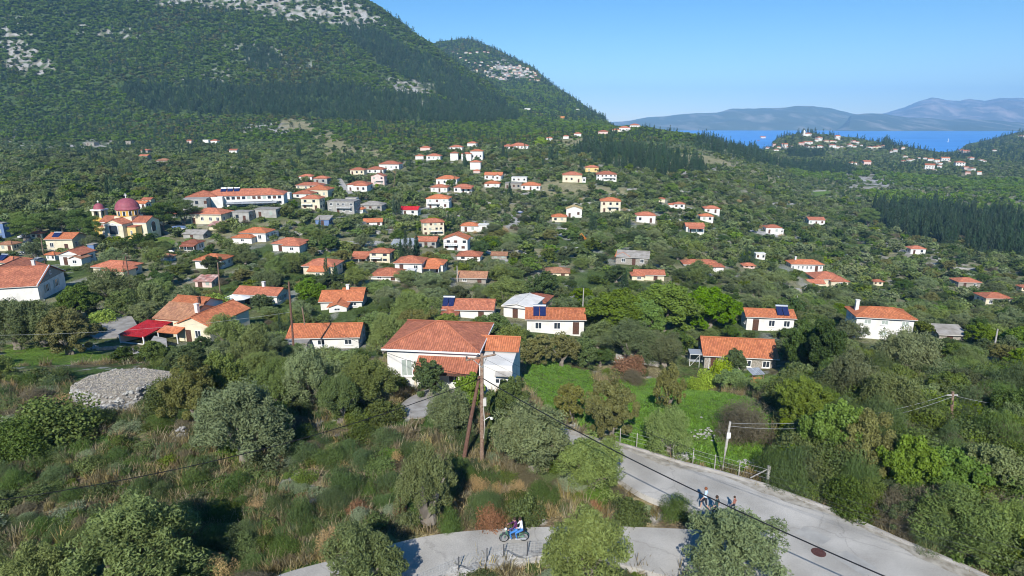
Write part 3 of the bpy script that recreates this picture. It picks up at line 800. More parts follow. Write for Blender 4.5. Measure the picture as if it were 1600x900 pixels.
def chimney(parent, x, y, z, h=1.3, w=.55, m='white_plaster'):
    c = MB(); c.box(x - w / 2, y - w / 2, z - .8, x + w / 2, y + w / 2, z + h); c.box(x - w / 2 - .08, y - w / 2 - .08, z + h + .003, x + w / 2 + .08, y + w / 2 + .08, z + h + .12)
    return c.build('chimney', M_[m], parent)

def front_windows(root, x0, x1, y, z0, h, storeys, n, detail, sty=None, side='f', doorat=None, rnd=None):
    rnd = rnd or random
    sh = h / storeys
    for s in range(storeys):
        for i in range(n):
            x = x0 + (x1 - x0) * (i + .5 + rnd.uniform(-.12, .12)) / n
            if s == 0 and doorat == i:
                add_window(root, x, z0 + .02, y, 1.05, min(2.15, sh * .8), side, detail, door=True)
            else:
                add_window(root, x, z0 + s * sh + sh * .33, y, min(1.15, (x1 - x0) / n * .42), min(1.35, sh * .45), side, detail, shut=sty)

def gutter_line(root, x0, y0, x1, z):
    g = MB(); g.tube([(x0 - .36, y0 - .42, z - .12), (x1 + .36, y0 - .42, z - .12)], .07, 6); g.build('gutter', M_['gutter'], root)

def house(px, yb, wpx, hpx, kind, wall, roofm, label, rot=-5, dr=.72, storeys=1, nw=None, name='house', extra=None, grp='houses of the valley village', chim=False, solar=False, hmul=1.0, sty=None, porch=None, pitch=.36, cat='house'):
    P = hit(px, yb)
    a = P.x / P.y
    dep = depth_of(P.x, P.y, P.z)
    W = wpx * dep / F_PX / (1 + dr * abs(a) * .9)
    H = hpx * dep / F_PX * 1.04
    D = max(2.2, W * dr)
    cx = P.x - math.copysign(1, P.x) * (abs(a) * D * .45) * (-1 if P.x > 0 else 1) * (1 if P.x > 0 else 1) if False else P.x + (abs(a) * D * .45 if P.x > 0 else -abs(a) * D * .45)
    base = Vector((cx, P.y, P.z))
    root = empty(name, base, math.radians(rot))
    random.seed(int(px * 7 + yb))
    det = 2 if wpx > 44 else 1
    wb = MB(); wall_block(wb, -W / 2, 0, W / 2, D, -2.5, H)
    rb, gb, rh = roof_block(kind, -W / 2, 0, W / 2, D, H, pitch)
    wm = M_[wall]
    if gb:
        off = len(wb.v); wb.v += gb.v; wb.f += [tuple(i + off for i in f_) for f_ in gb.f]; wb.uv += gb.uv; wb.m += gb.m
    wb.build('wall', wm, root)
    r = rb.build('roof', M_[roofm], root)
    if wpx > 17:
        n = nw or max(2, int(W / 3.1))
        front_windows(root, -W / 2, W / 2, 0, 0, H, storeys, n, det, sty, doorat=(random.randrange(n) if wpx > 24 else None))
        side = 'r' if P.x < 0 else 'l'
        if abs(a) > .12 and wpx > 22:
            front_windows(root, .4, D - .4, (W / 2 if side == 'r' else -W / 2), 0, H, storeys, 2, det, sty, side=side)
    if det == 2 and kind != 'f': gutter_line(root, -W / 2, 0, W / 2, H)
    if chim: chimney(r, -W * .3 if chim is True else W * chim, D * .55, rh - .3)
    if solar: solar_heater(root, W * .25 if solar is True else W * solar, D * .25, H + .3)
    if porch:    # lean-to roof on posts along the front: (fraction from, to, depth m, drop)
        f0, f1, pd, pm = porch
        mb = MB(); z1 = min(H - .1, 2.9); slope_quad(mb, [(-W / 2 + W * f0, -pd, z1 - pd * .22), (-W / 2 + W * f1, -pd, z1 - pd * .22), (-W / 2 + W * f1, -.03, z1), (-W / 2 + W * f0, -.03, z1)])
        mb.build('porch_roof', M_[pm], root)
        for q in (f0 + .02, (f0 + f1) / 2, f1 - .02):
            pp = MB(); pp.tube([(-W / 2 + W * q, -pd + .2, -1.5), (-W / 2 + W * q, -pd + .2, z1 - pd * .22)], .09, 6); pp.build('post', M_['white_paint'], root)
    if storeys > 1 and 20 < wpx < 60:
        x0 = -W / 2 + W * random.choice((.05, .35)); x1 = x0 + W * .55; zb = H / storeys
        m = MB(); m.box(x0, -1.3, zb - .14, x1, -.003, zb); bal = m.build('balcony', M_['white_paint'], root)
        m = MB(); m.tube([(x0, -1.25, zb + .95), (x1, -1.25, zb + .95)], .04, 4)
        for q in np.linspace(x0, x1, 9): m.tube([(q, -1.25, zb), (q, -1.25, zb + .95)], .025, 4, caps=False)
        m.build('railing', M_['iron'] if px % 2 else M_['white_paint'], bal)
    if extra:
        for (ex, ey, ew, ed, eh, ek, em, er) in extra:      # all as fractions of W, D, H
            x0 = -W / 2 + W * ex; y0 = D * ey; x1 = x0 + W * ew; y1 = y0 + D * ed; h = H * eh
            w2 = MB(); wall_block(w2, x0, y0, x1, y1, -2.4, h); r2, g2, _ = roof_block(ek, x0, y0, x1, y1, h, pitch * .98)
            if g2:
                off = len(w2.v); w2.v += g2.v; w2.f += [tuple(i + off for i in f_) for f_ in g2.f]; w2.uv += g2.uv; w2.m += g2.m
            w2.build('wall', M_[em], root); r2.build('roof', M_[er], root)
            if wpx > 22:
                front_windows(root, x0, x1, y0, 0, h, max(1, storeys if eh > .8 else 1), max(1, int((x1 - x0) / 3.2)), det, sty)
    tag(root, label, cat, grp)
    u0, v0 = project(base.x, base.y, base.z + H + (rh - H) * .8)
    HOUSES.append(dict(x0=px - wpx / 2 - 2, x1=px + wpx / 2 + 2, yt=yb - hpx - wpx * .2, yb=yb, Y=P.y, dep=dep, base=base, R=max(W, D) * .62, lab=label, W=W, D=D, rot=math.radians(rot)))
    return root, W, D, H

T, O, W_, C_ = 'terracotta', 'orange_tile', 'white_plaster', 'cream_plaster'
# px, foot y, width px, wall px, roof, wall, roof material, label, options
HL = [
 (223, 326, 26, 8, 'g', W_, O, 'white house with an orange roof just behind the domed church', {}),
 (107, 392, 64, 18, 'g', C_, O, 'cream two storey house with two stepped red roofs left of the church', dict(rot=3, dr=.9, storeys=1, solar=-.2)),
 (122, 414, 56, 16, 'G', W_, T, 'white house with a front gable below the cream two storey house', dict(rot=-2, dr=.9, extra=[(.62, -.25, .55, .6, .75, 'G', W_, 'faded_tile')])),
 (182, 432, 78, 14, 'h', C_, T, 'long cream house with two dark red hipped roofs beside the wooden pole', dict(rot=-12, dr=.6, extra=[(.55, -.35, .62, .7, .92, 'h', C_, T)])),
 (334, 420, 58, 13, 'h', W_, O, 'white house with a bright pyramid roof among olives right of the church', dict(dr=.8)),
 (331, 350, 66, 15, 'h', 'cream_plaster', T, 'yellow and cream house with a red hipped roof below the hotel', dict(nw=4)),
 (303, 392, 32, 12, 'h', W_, 'brown_tile', 'small white house with a dusty red roof and open porch', dict(porch=(0, 1, 2.2, 'brown_tile'))),
 (308, 373, 44, 7, 'g', 'grey_concrete', 'grey_slab', 'low pale shed with a grey roof behind the dusty red roof', dict(name='shed', nw=1)),
 (343, 359, 34, 6, 's', 'cream_plaster', 'rust_sheet', 'low outbuilding with a rusty brown sheet roof beside the yellow house', dict(name='shed', nw=1)),
 (381, 346, 34, 14, 'f', 'grey_concrete', 'grey_slab', 'grey concrete shell of a house right of the yellow house', dict(nw=2)),
 (402, 378, 52, 14, 'h', W_, O, 'white house with two stacked orange roofs and blue doors', dict(extra=[(-.15, -.45, .75, .6, .62, 'h', W_, O)])),
 (453, 393, 54, 12, 'h', W_, T, 'white house with a cross shaped red roof and roof aerial', dict(extra=[(.45, -.25, .62, .7, .9, 'h', W_, T)])),
 (323, 449, 36, 10, 's', 'pink_plaster', 'rust_sheet', 'patchwork sheet metal shed beside a wooden pole', dict(name='shed', nw=2)),
 (420, 340, 44, 12, 'f', 'grey_concrete', 'grey_slab', 'ruined grey stone house with no roof below the hotel', dict(nw=2)),
 (449, 311, 14, 9, 'f', W_, W_, 'small white flat roofed house right of the hotel', dict(nw=1)),
 (480, 282, 25, 6, 'h', W_, T, 'white house with a small hipped roof, highest left of the village cluster', {}),
 (503, 287, 26, 8, 'h', 'grey_concrete', T, 'grey walled house with orange roof top of the village cluster', {}),
 (485, 296, 46, 6, 'h', C_, T, 'long low house with red double roof in the village cluster', dict(dr=.5)),
 (500, 309, 42, 12, 'h', C_, O, 'big cream villa with shaded blue side wall in the village cluster', dict(dr=.8)),
 (476, 310, 36, 7, 'h', W_, T, 'low white house with wide red roof left of the cream villa', {}),
 (489, 328, 36, 17, 'h', C_, T, 'tall plain cream house with red pyramid roof, lowest of the cluster', dict(storeys=2, nw=2)),
 (537, 333, 50, 17, 'f', 'grey_concrete', 'grey_slab', 'unfinished grey two storey house with flat concrete roof', dict(storeys=2, nw=4)),
 (582, 328, 40, 7, 'h', 'grey_concrete', 'grey_slab', 'unfinished low house with bare grey hipped roof', {}),
 (560, 333, 21, 6, 'h', W_, O, 'tiny white house with orange roof in front of bare grey roof', {}),
 (641, 336, 30, 8, 'g', W_, 'red_sheet', 'small white house with a bright scarlet roof', {}),
 (562, 299, 38, 10, 'h', W_, T, 'white house with twin red roofs left of the pink gabled house', dict(extra=[(.4, -.3, .62, .6, .95, 'h', W_, T)])),
 (592, 289, 24, 13, 'G', 'pink_plaster', T, 'pinkish house with a front gable and balcony', dict(storeys=2, nw=2)),
 (560, 273, 26, 7, 'h', C_, T, 'cream house with red roof left end of the upper row', {}),
 (588, 271, 30, 6, 'h', W_, T, 'low white house with red roof middle of the upper row', {}),
 (610, 266, 36, 9, 'h', W_, T, 'white villa with large red roof right end of the upper row', {}),
 (656, 249, 14, 5, 'h', W_, T, 'small white cottage left of the three white blocks', {}),
 (678, 250, 24, 6, 'h', W_, T, 'long white cottage with red roof left of three white blocks', {}),
 (665, 235, 17, 4, 'h', 'pink_plaster', T, 'pink walled house left of the highest group of roofs', {}),
 (713, 234, 21, 4, 'h', W_, T, 'white house with shed wing above the three white blocks', {}),
 (738, 229, 16, 5, 'h', W_, T, 'small white house uppermost above the three white blocks', {}),
 (710, 251, 13, 11, 'h', W_, T, 'narrow white two storey block, left of three', {}),
 (729, 251, 16, 10, 'h', W_, T, 'white two storey block, middle of three', {}),
 (745, 250, 20, 13, 'h', W_, O, 'tallest white block, right of three, beside a terrace wall', {}),
 (743, 265, 17, 11, 'h', W_, T, 'white two storey house below the three blocks', {}),
 (745, 270, 11, 3, 'h', 'pink_plaster', T, 'tiny red roofed shed below the white two storey house', dict(name='shed')),
 (771, 281, 28, 7, 'g', W_, O, 'white house with crossed orange gables and a veranda', dict(extra=[(.55, -.3, .4, .7, .9, 'G', W_, O)])),
 (769, 293, 24, 6, 'h', W_, O, 'small white house with pale orange roof below the crossed gables', {}),
 (699, 289, 35, 9, 'h', W_, O, 'white house with wide pale orange roof and dark cypress beside', {}),
 (687, 300, 28, 7, 'h', W_, T, 'white bungalow with red roof left of the pair', {}),
 (724, 301, 30, 8, 'h', W_, T, 'white bungalow with red roof and long balcony', dict(porch=(.4, 1, 2, T))),
 (685, 326, 38, 15, 'h', W_, O, 'white two storey villa with orange roof and stacked balconies', dict(storeys=2, extra=[(.7, -.2, .35, .6, .7, 'f', W_, W_)])),
 (679, 368, 36, 20, 'h', C_, T, 'three storey cream block with a bare orange side wall', dict(rot=14, dr=.7, storeys=3, nw=4)),
 (734, 362, 28, 9, 'h', W_, O, 'white house with orange roof joined to a white flat box', dict(extra=[(1.02, 0, .6, .8, 1.1, 'f', W_, W_)])),
 (713, 391, 40, 17, 'G', W_, O, 'white house with front gable and dark balconies beside the village road', dict(storeys=2, nw=3)),
 (733, 407, 38, 7, 'h', W_, T, 'low white house with red hipped roof beside the village road', {}),
 (666, 386, 38, 9, 'g', 'grey_concrete', T, 'house with red roof and maroon wall beside the metal barn', dict(nw=3)),
 (631, 389, 40, 6, 's', 'grey_concrete', 'grey_sheet', 'low barn with a blue grey metal roof', dict(name='barn', nw=2)),
 (566, 408, 28, 9, 'g', C_, T, 'low wing house with red roof joined to a cream house', dict(porch=(0, 1, 2, T))),
 (596, 410, 36, 15, 'h', C_, T, 'cream two storey house with small red hipped roof', dict(storeys=2, nw=2)),
 (641, 425, 48, 14, 'h', W_, T, 'white house with blue shutters and a large red hipped roof', dict(dr=.85)),
 (676, 425, 40, 12, 'h', W_, O, 'white house with an orange roof over an open shaded porch', dict(dr=.8, porch=(.1, .9, 2.4, O))),
 (504, 431, 60, 15, 'h', C_, T, 'cream house with two overlapping red roofs above the long gabled roof', dict(dr=.8, extra=[(.3, -.4, .55, .6, .72, 'g', C_, O)])),
 (607, 438, 56, 7, 'h', W_, T, 'low white house with a dusty red hipped roof', dict(dr=.8)),
 (643, 440, 14, 16, 'f', W_, W_, 'small white hut with a blue painted side', dict(name='hut', nw=1)),
 (738, 442, 46, 8, 'g', 'stone_wall', 'faded_tile', 'old stone house with a faded brown tile roof', {}),
 (506, 352, 26, 9, 's', 'blue_paint', 'grey_slab', 'small blue and red workshop under a dark flat roof', dict(name='workshop', nw=1)),
 (585, 352, 32, 5, 'g', W_, O, 'low white house with long orange roof half hidden by trees', dict(rot=10)),
 (810, 232, 30, 4, 'h', W_, T, 'red roofed double house on the upper edge of the village', dict(extra=[(-.35, -.3, .6, .7, .8, 'h', W_, T)])),
 (924, 269, 22, 7, 'h', 'yellow_plaster', T, 'small yellow house behind the balconied white house', {}),
 (893, 285, 32, 11, 'h', C_, T, 'pale yellow villa with a white balcony on its right side', dict(extra=[(1.0, .1, .2, .7, .55, 'f', W_, W_)])),
 (946, 283, 34, 10, 'h', W_, T, 'white villa with long balconies on two floors', dict(storeys=2, nw=5)),
 (829, 297, 30, 7, 'h', W_, O, 'white bungalow with orange roof beside the grey ruin', {}),
 (811, 284, 24, 6, 'f', W_, W_, 'whitish house with flat roof above the grey ruin', {}),
 (802, 295, 26, 8, 'f', 'stone_wall', 'grey_slab', 'roofless grey pink stone ruin left of the orange bungalow', dict(name='ruin')),
 (952, 332, 34, 17, 'h', C_, O, 'tall cream house with dark timber balcony, alone among trees', dict(storeys=2, nw=3)),
 (896, 340, 26, 13, 'G', W_, 'yellow_tile', 'white house with a yellow roof', dict(nw=2)),
 (873, 347, 24, 8, 'h', C_, O, 'small cream house with orange roof left of the yellow roof', {}),
 (1007, 348, 33, 11, 'h', W_, T, 'white bungalow with red hipped roof right of the tall cream house', {}),
 (1033, 316, 12, 5, 'h', C_, T, 'tiny cream house left of the two small white houses', {}),
 (1060, 326, 19, 7, 'h', W_, T, 'small white L shaped house with red roof', dict(extra=[(-.5, .2, .5, .6, .8, 'g', W_, T)])),
 (1110, 333, 28, 7, 'h', W_, T, 'upper white house of the pair on the right slope', {}),
 (1102, 346, 24, 8, 'h', W_, O, 'lower white house of the pair on the right slope', {}),
 (1083, 364, 33, 10, 'g', W_, T, 'white gabled house with a low red porch roof', dict(porch=(.1, .95, 2.4, T))),
 (1168, 419, 22, 4, 'h', 'pink_plaster', T, 'small red hipped roof standing alone in the olive trees', {}),
 (985, 414, 54, 12, 'g', 'stone_wall', 'grey_slab', 'old stone house with half orange and half grey roof', dict(rot=-14, extra=[(-.05, .05, .42, .9, 1.02, 'h', 'stone_wall', O)])),
 (1092, 419, 60, 6, 'h', W_, T, 'long low house of three joined red roofs', dict(dr=.45, extra=[(.6, -.4, .5, .7, .8, 'h', W_, T)])),
 (1012, 438, 50, 9, 'g', C_, T, 'low cream house with two red roofs above the great green trees', dict(dr=.5, extra=[(-.1, -.2, .4, .8, .9, 'h', C_, T)])),
 (870, 431, 38, 5, 'h', C_, 'faded_tile', 'low house with brownish roof nearly buried in trees', {}),
 (1186, 405, 18, 8, 'f', W_, W_, 'tiny white box house among the olive trees', {}),
 (1205, 365, 30, 9, 'h', W_, T, 'white house with red hipped roof on the right plain', dict(extra=[(.9, .2, .3, .7, .6, 'f', W_, W_)])),
 (1272, 351, 32, 7, 'g', W_, T, 'low white farmhouse with red roof beside a tall pine', {}),
 (1429, 397, 32, 8, 'h', W_, T, 'white bungalow with red roof below the cypress rows', {}),
 (1255, 424, 58, 11, 'h', W_, O, 'long white house with a row of windows and orange roof', dict(dr=.5, nw=7, chim=True)),
 (1286, 446, 60, 10, 'h', C_, T, 'cluster of broad red roofs in front of the long white house', dict(dr=.9, extra=[(-.32, -.3, .55, .5, .55, 'g', C_, T), (.5, -.2, .6, .8, .85, 'h', C_, T)])),
 (1369, 446, 20, 6, 'h', C_, T, 'small red roofed hut right of the cluster of red roofs', dict(name='hut')),
 (1506, 449, 48, 8, 'h', 'stone_wall', T, 'low stone house with dark red roof on the right', dict(dr=.7)),
 (1548, 479, 58, 13, 'h', C_, T, 'cream house with red hipped roof near the right edge', dict(dr=.75, nw=3)),
 (1600, 455, 26, 6, 'h', C_, T, 'red roof cut by the right edge of the picture', {}),
 (1608, 597, 40, 10, 'g', 'stone_wall', 'brown_tile', 'dark red roofed outbuilding at the right edge near the wooden pole', {}),
 (942, 211, 17, 5, 'h', 'pink_plaster', T, 'left house of the white group on the ridge before the sea', {}),
 (962, 207, 13, 4, 'h', C_, O, 'small orange roofed house on the ridge before the sea', {}),
 (975, 206, 19, 6, 'h', W_, T, 'widest white house of the ridge group before the sea', {}),
 (991, 201, 18, 5, 'h', W_, T, 'white house topmost on the ridge before the sea', {}),
 (902, 213, 12, 4, 'h', W_, T, 'small white house on the wooded slope left of the ridge group', {}),
 (884, 217, 9, 4, 'h', W_, T, 'tiny white house furthest left below the ridge group', {}),
 (858, 220, 10, 4, 'h', W_, T, 'tiny white house beside the bright yellow green tree', {}),
 (879, 186, 7, 4, 'f', 'orange_plaster', 'orange_plaster', 'tiny orange building on the wooded slope', {}),
 (824, 172, 9, 2.5, 'f', W_, W_, 'tiny white building on the mountain flank above the village', {}),
 (903, 172, 7, 1.5, 'f', W_, W_, 'tiny white speck of a house high on the mountain flank', {}),
 (228, 239, 16, 4, 'h', 'stone_wall', T, 'old stone house with red roof on the left slope, upper one', {}),
 (227, 250, 18, 6, 'g', 'stone_wall', T, 'old stone house with red roof on the left slope, lower one', {}),
 (257, 257, 25, 6, 'h', 'stone_wall', 'faded_tile', 'large bare stone ruin on the left slope', dict(name='ruin')),
 (336, 224, 14, 4, 'h', W_, T, 'white cottage with red roof on the upper left slope', {}),
 (323, 223, 12, 4, 'f', W_, W_, 'white roofless annex on the upper left slope', {}),
 (297, 224, 10, 4, 'g', 'pink_plaster', T, 'small pinkish cottage on the upper left slope', {}),
 (366, 239, 16, 4, 'g', W_, T, 'white cottage with red roof and long terrace wall on the left slope', {}),
 (203, 226, 13, 5, 'f', 'stone_wall', 'grey_slab', 'roofless stone hut highest on the left slope', dict(name='ruin')),
 (144, 228, 20, 5, 'f', 'stone_wall', 'grey_slab', 'row of broken stone walls on the far left slope', dict(name='ruin')),
 (38, 447, 54, 13, 'g', W_, T, 'house with brownish roof and white gable above the big gabled house', dict(rot=14, dr=.8)),
 (62, 373, 26, 8, 'h', C_, T, 'low red roof at the left side of the cream two storey house', dict(rot=8)),
 (147, 396, 15, 13, 'f', 'blue_paint', 'grey_slab', 'small blue grey building between cream house and church', dict(nw=1)),  # blue shade on its walls is put into the wall colour
 (22, 431, 40, 10, 'h', C_, T, 'roof tucked behind the house with white gable at the left edge', dict(rot=10)),
 (84, 407, 22, 9, 'h', W_, O, 'small orange roofed house between street and white gabled house', {}),
 (270, 341, 22, 7, 'h', W_, T, 'small white house half hidden by pines right of the church', {}),
 (262, 408, 24, 7, 'h', W_, 'faded_tile', 'small house with faded roof below the parked cars', {}),
 (246, 353, 15, 8, 'f', W_, W_, 'small white flat building right of the church', dict(nw=1)),
 (232, 318, 20, 6, 'g', C_, T, 'second red roof behind the domed church', {}),
 (16, 392, 34, 10, 'h', C_, 'faded_tile', 'faded roof beside the village street at the left edge', {}),
 (424, 372, 22, 8, 'f', W_, 'grey_slab', 'small white annex right of the two stacked orange roofs', dict(nw=1)),
 (550, 316, 20, 6, 'f', W_, 'grey_slab', 'low whitish annex right of the concrete house', dict(nw=1)),
 (780, 405, 24, 6, 'g', 'stone_wall', 'faded_tile', 'small ruined house right of the village road end', {}),
 (6, 372, 22, 22, 'f', 'blue_paint', 'grey_slab', 'shaded blue building at the left edge of the picture', dict(nw=1)),  # wall coloured blue to stand for the shade it lies in
 (18, 420, 60, 10, 'h', C_, T, 'house with a brownish red roof at the left edge above the big gabled house', dict(rot=-12, dr=.8, solar=-.25)),
]
for r_ in HL:
    house(*r_[:8], **r_[8])

# ---------------- nearer houses with more detail
house(408, 476, 84, 16, 'g', W_, T, 'white gabled house with three bays of red roof and blue side door', rot=-9, dr=.5, chim=.05, sty='open')
house(540, 482, 76, 12, 'g', W_, O, 'white house with a jumble of three orange roofs', rot=4, dr=.8, extra=[(.5, .25, .5, .75, 1.35, 'g', W_, O), (.28, -.45, .42, .5, .8, 'G', W_, O)], chim=.1)
house(515, 545, 124, 19, 'g', W_, O, 'long white house with a wide ribbed orange gable roof', rot=3, dr=.55, nw=3, extra=[(.03, -.35, .28, .36, .8, 'f', 'grey_concrete', 'grey_slab')])
house(733, 497, 80, 14, 'g', W_, T, 'white house with red gable roof, solar panels at its left end', rot=-4, dr=.62, solar=-.42, extra=[(0, -.45, .3, .5, .7, 'h', W_, T)], chim=False)
house(866, 522, 92, 24, 'g', W_, O, 'white house with orange roof carrying two solar panels and a skylight', rot=-2, dr=.55, solar=-.28, nw=3)
house(808, 497, 46, 18, 'G', W_, W_, 'white shed with a white sheet roof between two red roofed houses', name='shed', rot=-20, dr=1.3, nw=1, pitch=.2)
house(832, 480, 40, 9, 'h', 'pink_plaster', 'brown_tile', 'small house with faded red pyramid roof behind the white shed', rot=-20, dr=1.0)
house(1195, 517, 84, 22, 'g', W_, O, 'white house with orange gable roof and a rooftop water heater', rot=-8, dr=.5, solar=.27, nw=3)
house(1365, 530, 108, 34, 'h', W_, O, 'two storey white house with grey shutters and a tall white chimney', rot=-11, dr=.58, storeys=2, nw=3, sty='closed', chim=-.42)
house(1143, 580, 130, 24, 'g', 'stone_wall', O, 'old stone farmhouse with a long orange roof beside the bright lawn', rot=-8, dr=.62, nw=4, pitch=.5)
house(1478, 530, 56, 8, 's', 'stone_wall', 'grey_slab', 'low building with a bare grey slab roof right of the two storey house', rot=-8, name='outbuilding', nw=1)

# ---------------- the big gabled house cut by the left edge
def left_house():
    P = hit(63, 470); root = empty('gabled_house', P, math.radians(15))
    W, D, H = 22.0, 13.0, 3.4
    wb = MB(); wb.box(-W, 0, -3, 0, D, H); wb.build('wall', M_[W_], root)
    rb, gb, rh = roof_block('g', -W, 0, 0, D, H, .42, .4)
    rb.build('roof', M_[T], root)
    g = MB(); g.box(-.25, 0, H - .1, .03, D, H + .12); g.face([(.03, .2, H + .12), (.03, D - .2, H + .12), (.03, D / 2, H + 2.7)]); g.build('stone_gable', M_['stone_wall'], root)
    add_window(root, D / 2, H + .9, .04, .7, .8, 'r', 2)
    for y in (4.0, 8.5): add_window(root, y, 1.0, 0, 1.3, 1.7, 'r', 2, shut='open')
    cp = MB()
    for s in (0, 1):
        cp.tube([(.15, s * D + (-.4 if s == 0 else .4), H + .02), (.15, D / 2, H + D / 2 * .42 + .16)], .13, 6)
    cp.build('coping', M_['white_paint'], root)
    x0 = -10; w2 = MB(); w2.box(-19, -1.2, -3, -8, 0.002, 2.2); w2.build('lower_wall', M_['cream_plaster'], root)
    gutter_line(root, -W, 0, 0, H)
    r2, g2, _ = roof_block('G', -15, 6, -6, 19, H + .6, .42, .35); r2.build('rear_roof', M_[T], root); 
    w3 = MB(); w3.box(-15, 6.01, -1, -6, 19, H + .58); w3.v += g2.v; 
    o_ = len(w3.v) - len(g2.v); w3.f += [tuple(i + o_ for i in f_) for f_ in g2.f]; w3.uv += g2.uv; w3.m += g2.m; w3.build('rear_wall', M_[W_], root)
    chimney(root, -4, 9.5, H + 2.2)
    tag(root, 'big white house with a grey stone gable and sweeping red roof at the left edge', 'house', 'houses of the valley village')
    HOUSES.append(dict(x0=-20, x1=134, yt=420, yb=478, Y=P.y, dep=depth_of(*P), base=P + Vector((-7, 6, 0)), R=13, lab='the big house with a stone gable', W=W, D=D, rot=.26))
left_house()

# ---------------- hotel: long white two storey wing and a grey block
def hotel():
    P = hit(380, 322); dep = depth_of(*P); s = dep / F_PX
    root = empty('hotel', P, math.radians(13))
    L, D, H = 122 * s, 12.0, 15 * s * 1.1
    wb = MB(); wb.box(-L * .50, 0, -4, L * .5, D, H); wb.build('wall', M_[W_], root)
    rb, _, rh = roof_block('h', -L * .5, 0, L * .5, D, H, .34); r = rb.build('roof', M_[T], root)
    b2 = MB(); b2.box(-L * .64, -9, -4, -L * .36, 8, H * 1.0); b2.build('stone_block', M_['grey_concrete'], root)
    r2, g2, _ = roof_block('h', -L * .64, -2, -L * .30, 9, H * 1.02, .34); r2.build('side_roof', M_[T], root)
    b3 = MB(); b3.box(-L * .355, -2.5, -4, -L * .22, -.003, H * .98); b3.build('porch_block', M_[W_], root)
    n = 11
    for i in range(n):
        x = -L * .2 + L * .68 * (i + .5) / n
        for st in (0, 1): add_window(root, x, .6 + st * H / 2, 0, 1.3, H * .27, 'f', 1)
    for i in range(3): add_window(root, -L * .6 + i * 3.2 + 1, H * .55, -9, 1.1, 1.2, 'f', 1)
    ba = MB(); ba.box(-L * .1, -1.5, H * .46, L * .36, -.003, H * .5); ba.build('balcony', M_['white_paint'], root)
    sh = MB(); slope_quad(sh, [(-L * .18, -4, H * .35), (L * .42, -4, H * .35), (L * .42, -.01, H * .44), (-L * .18, -.01, H * .44)]); sh.build('canopy', M_['grey_sheet'], root)
    for k_ in range(3): solar_heater(root, -L * .24 + k_ * 2.6, 4.4, rh - .8)
    tag(root, 'long white hotel with red roof, rows of windows and grey end block', 'hotel')
    HOUSES.append(dict(x0=298, x1=446, yt=294, yb=322, Y=P.y, dep=dep, base=P, R=12, lab='the long white hotel', W=L, D=D, rot=.2))
    HOUSES.append(dict(x0=298, x1=340, yt=294, yb=325, Y=P.y - 10, dep=dep, base=P + Vector((-18, -6, 0)), R=10, lab='the hotel', W=12, D=D, rot=.2))
    HOUSES.append(dict(x0=380, x1=446, yt=294, yb=318, Y=P.y, dep=dep, base=P + Vector((13, 4, 0)), R=10, lab='the hotel', W=12, D=D, rot=.2))
hotel()

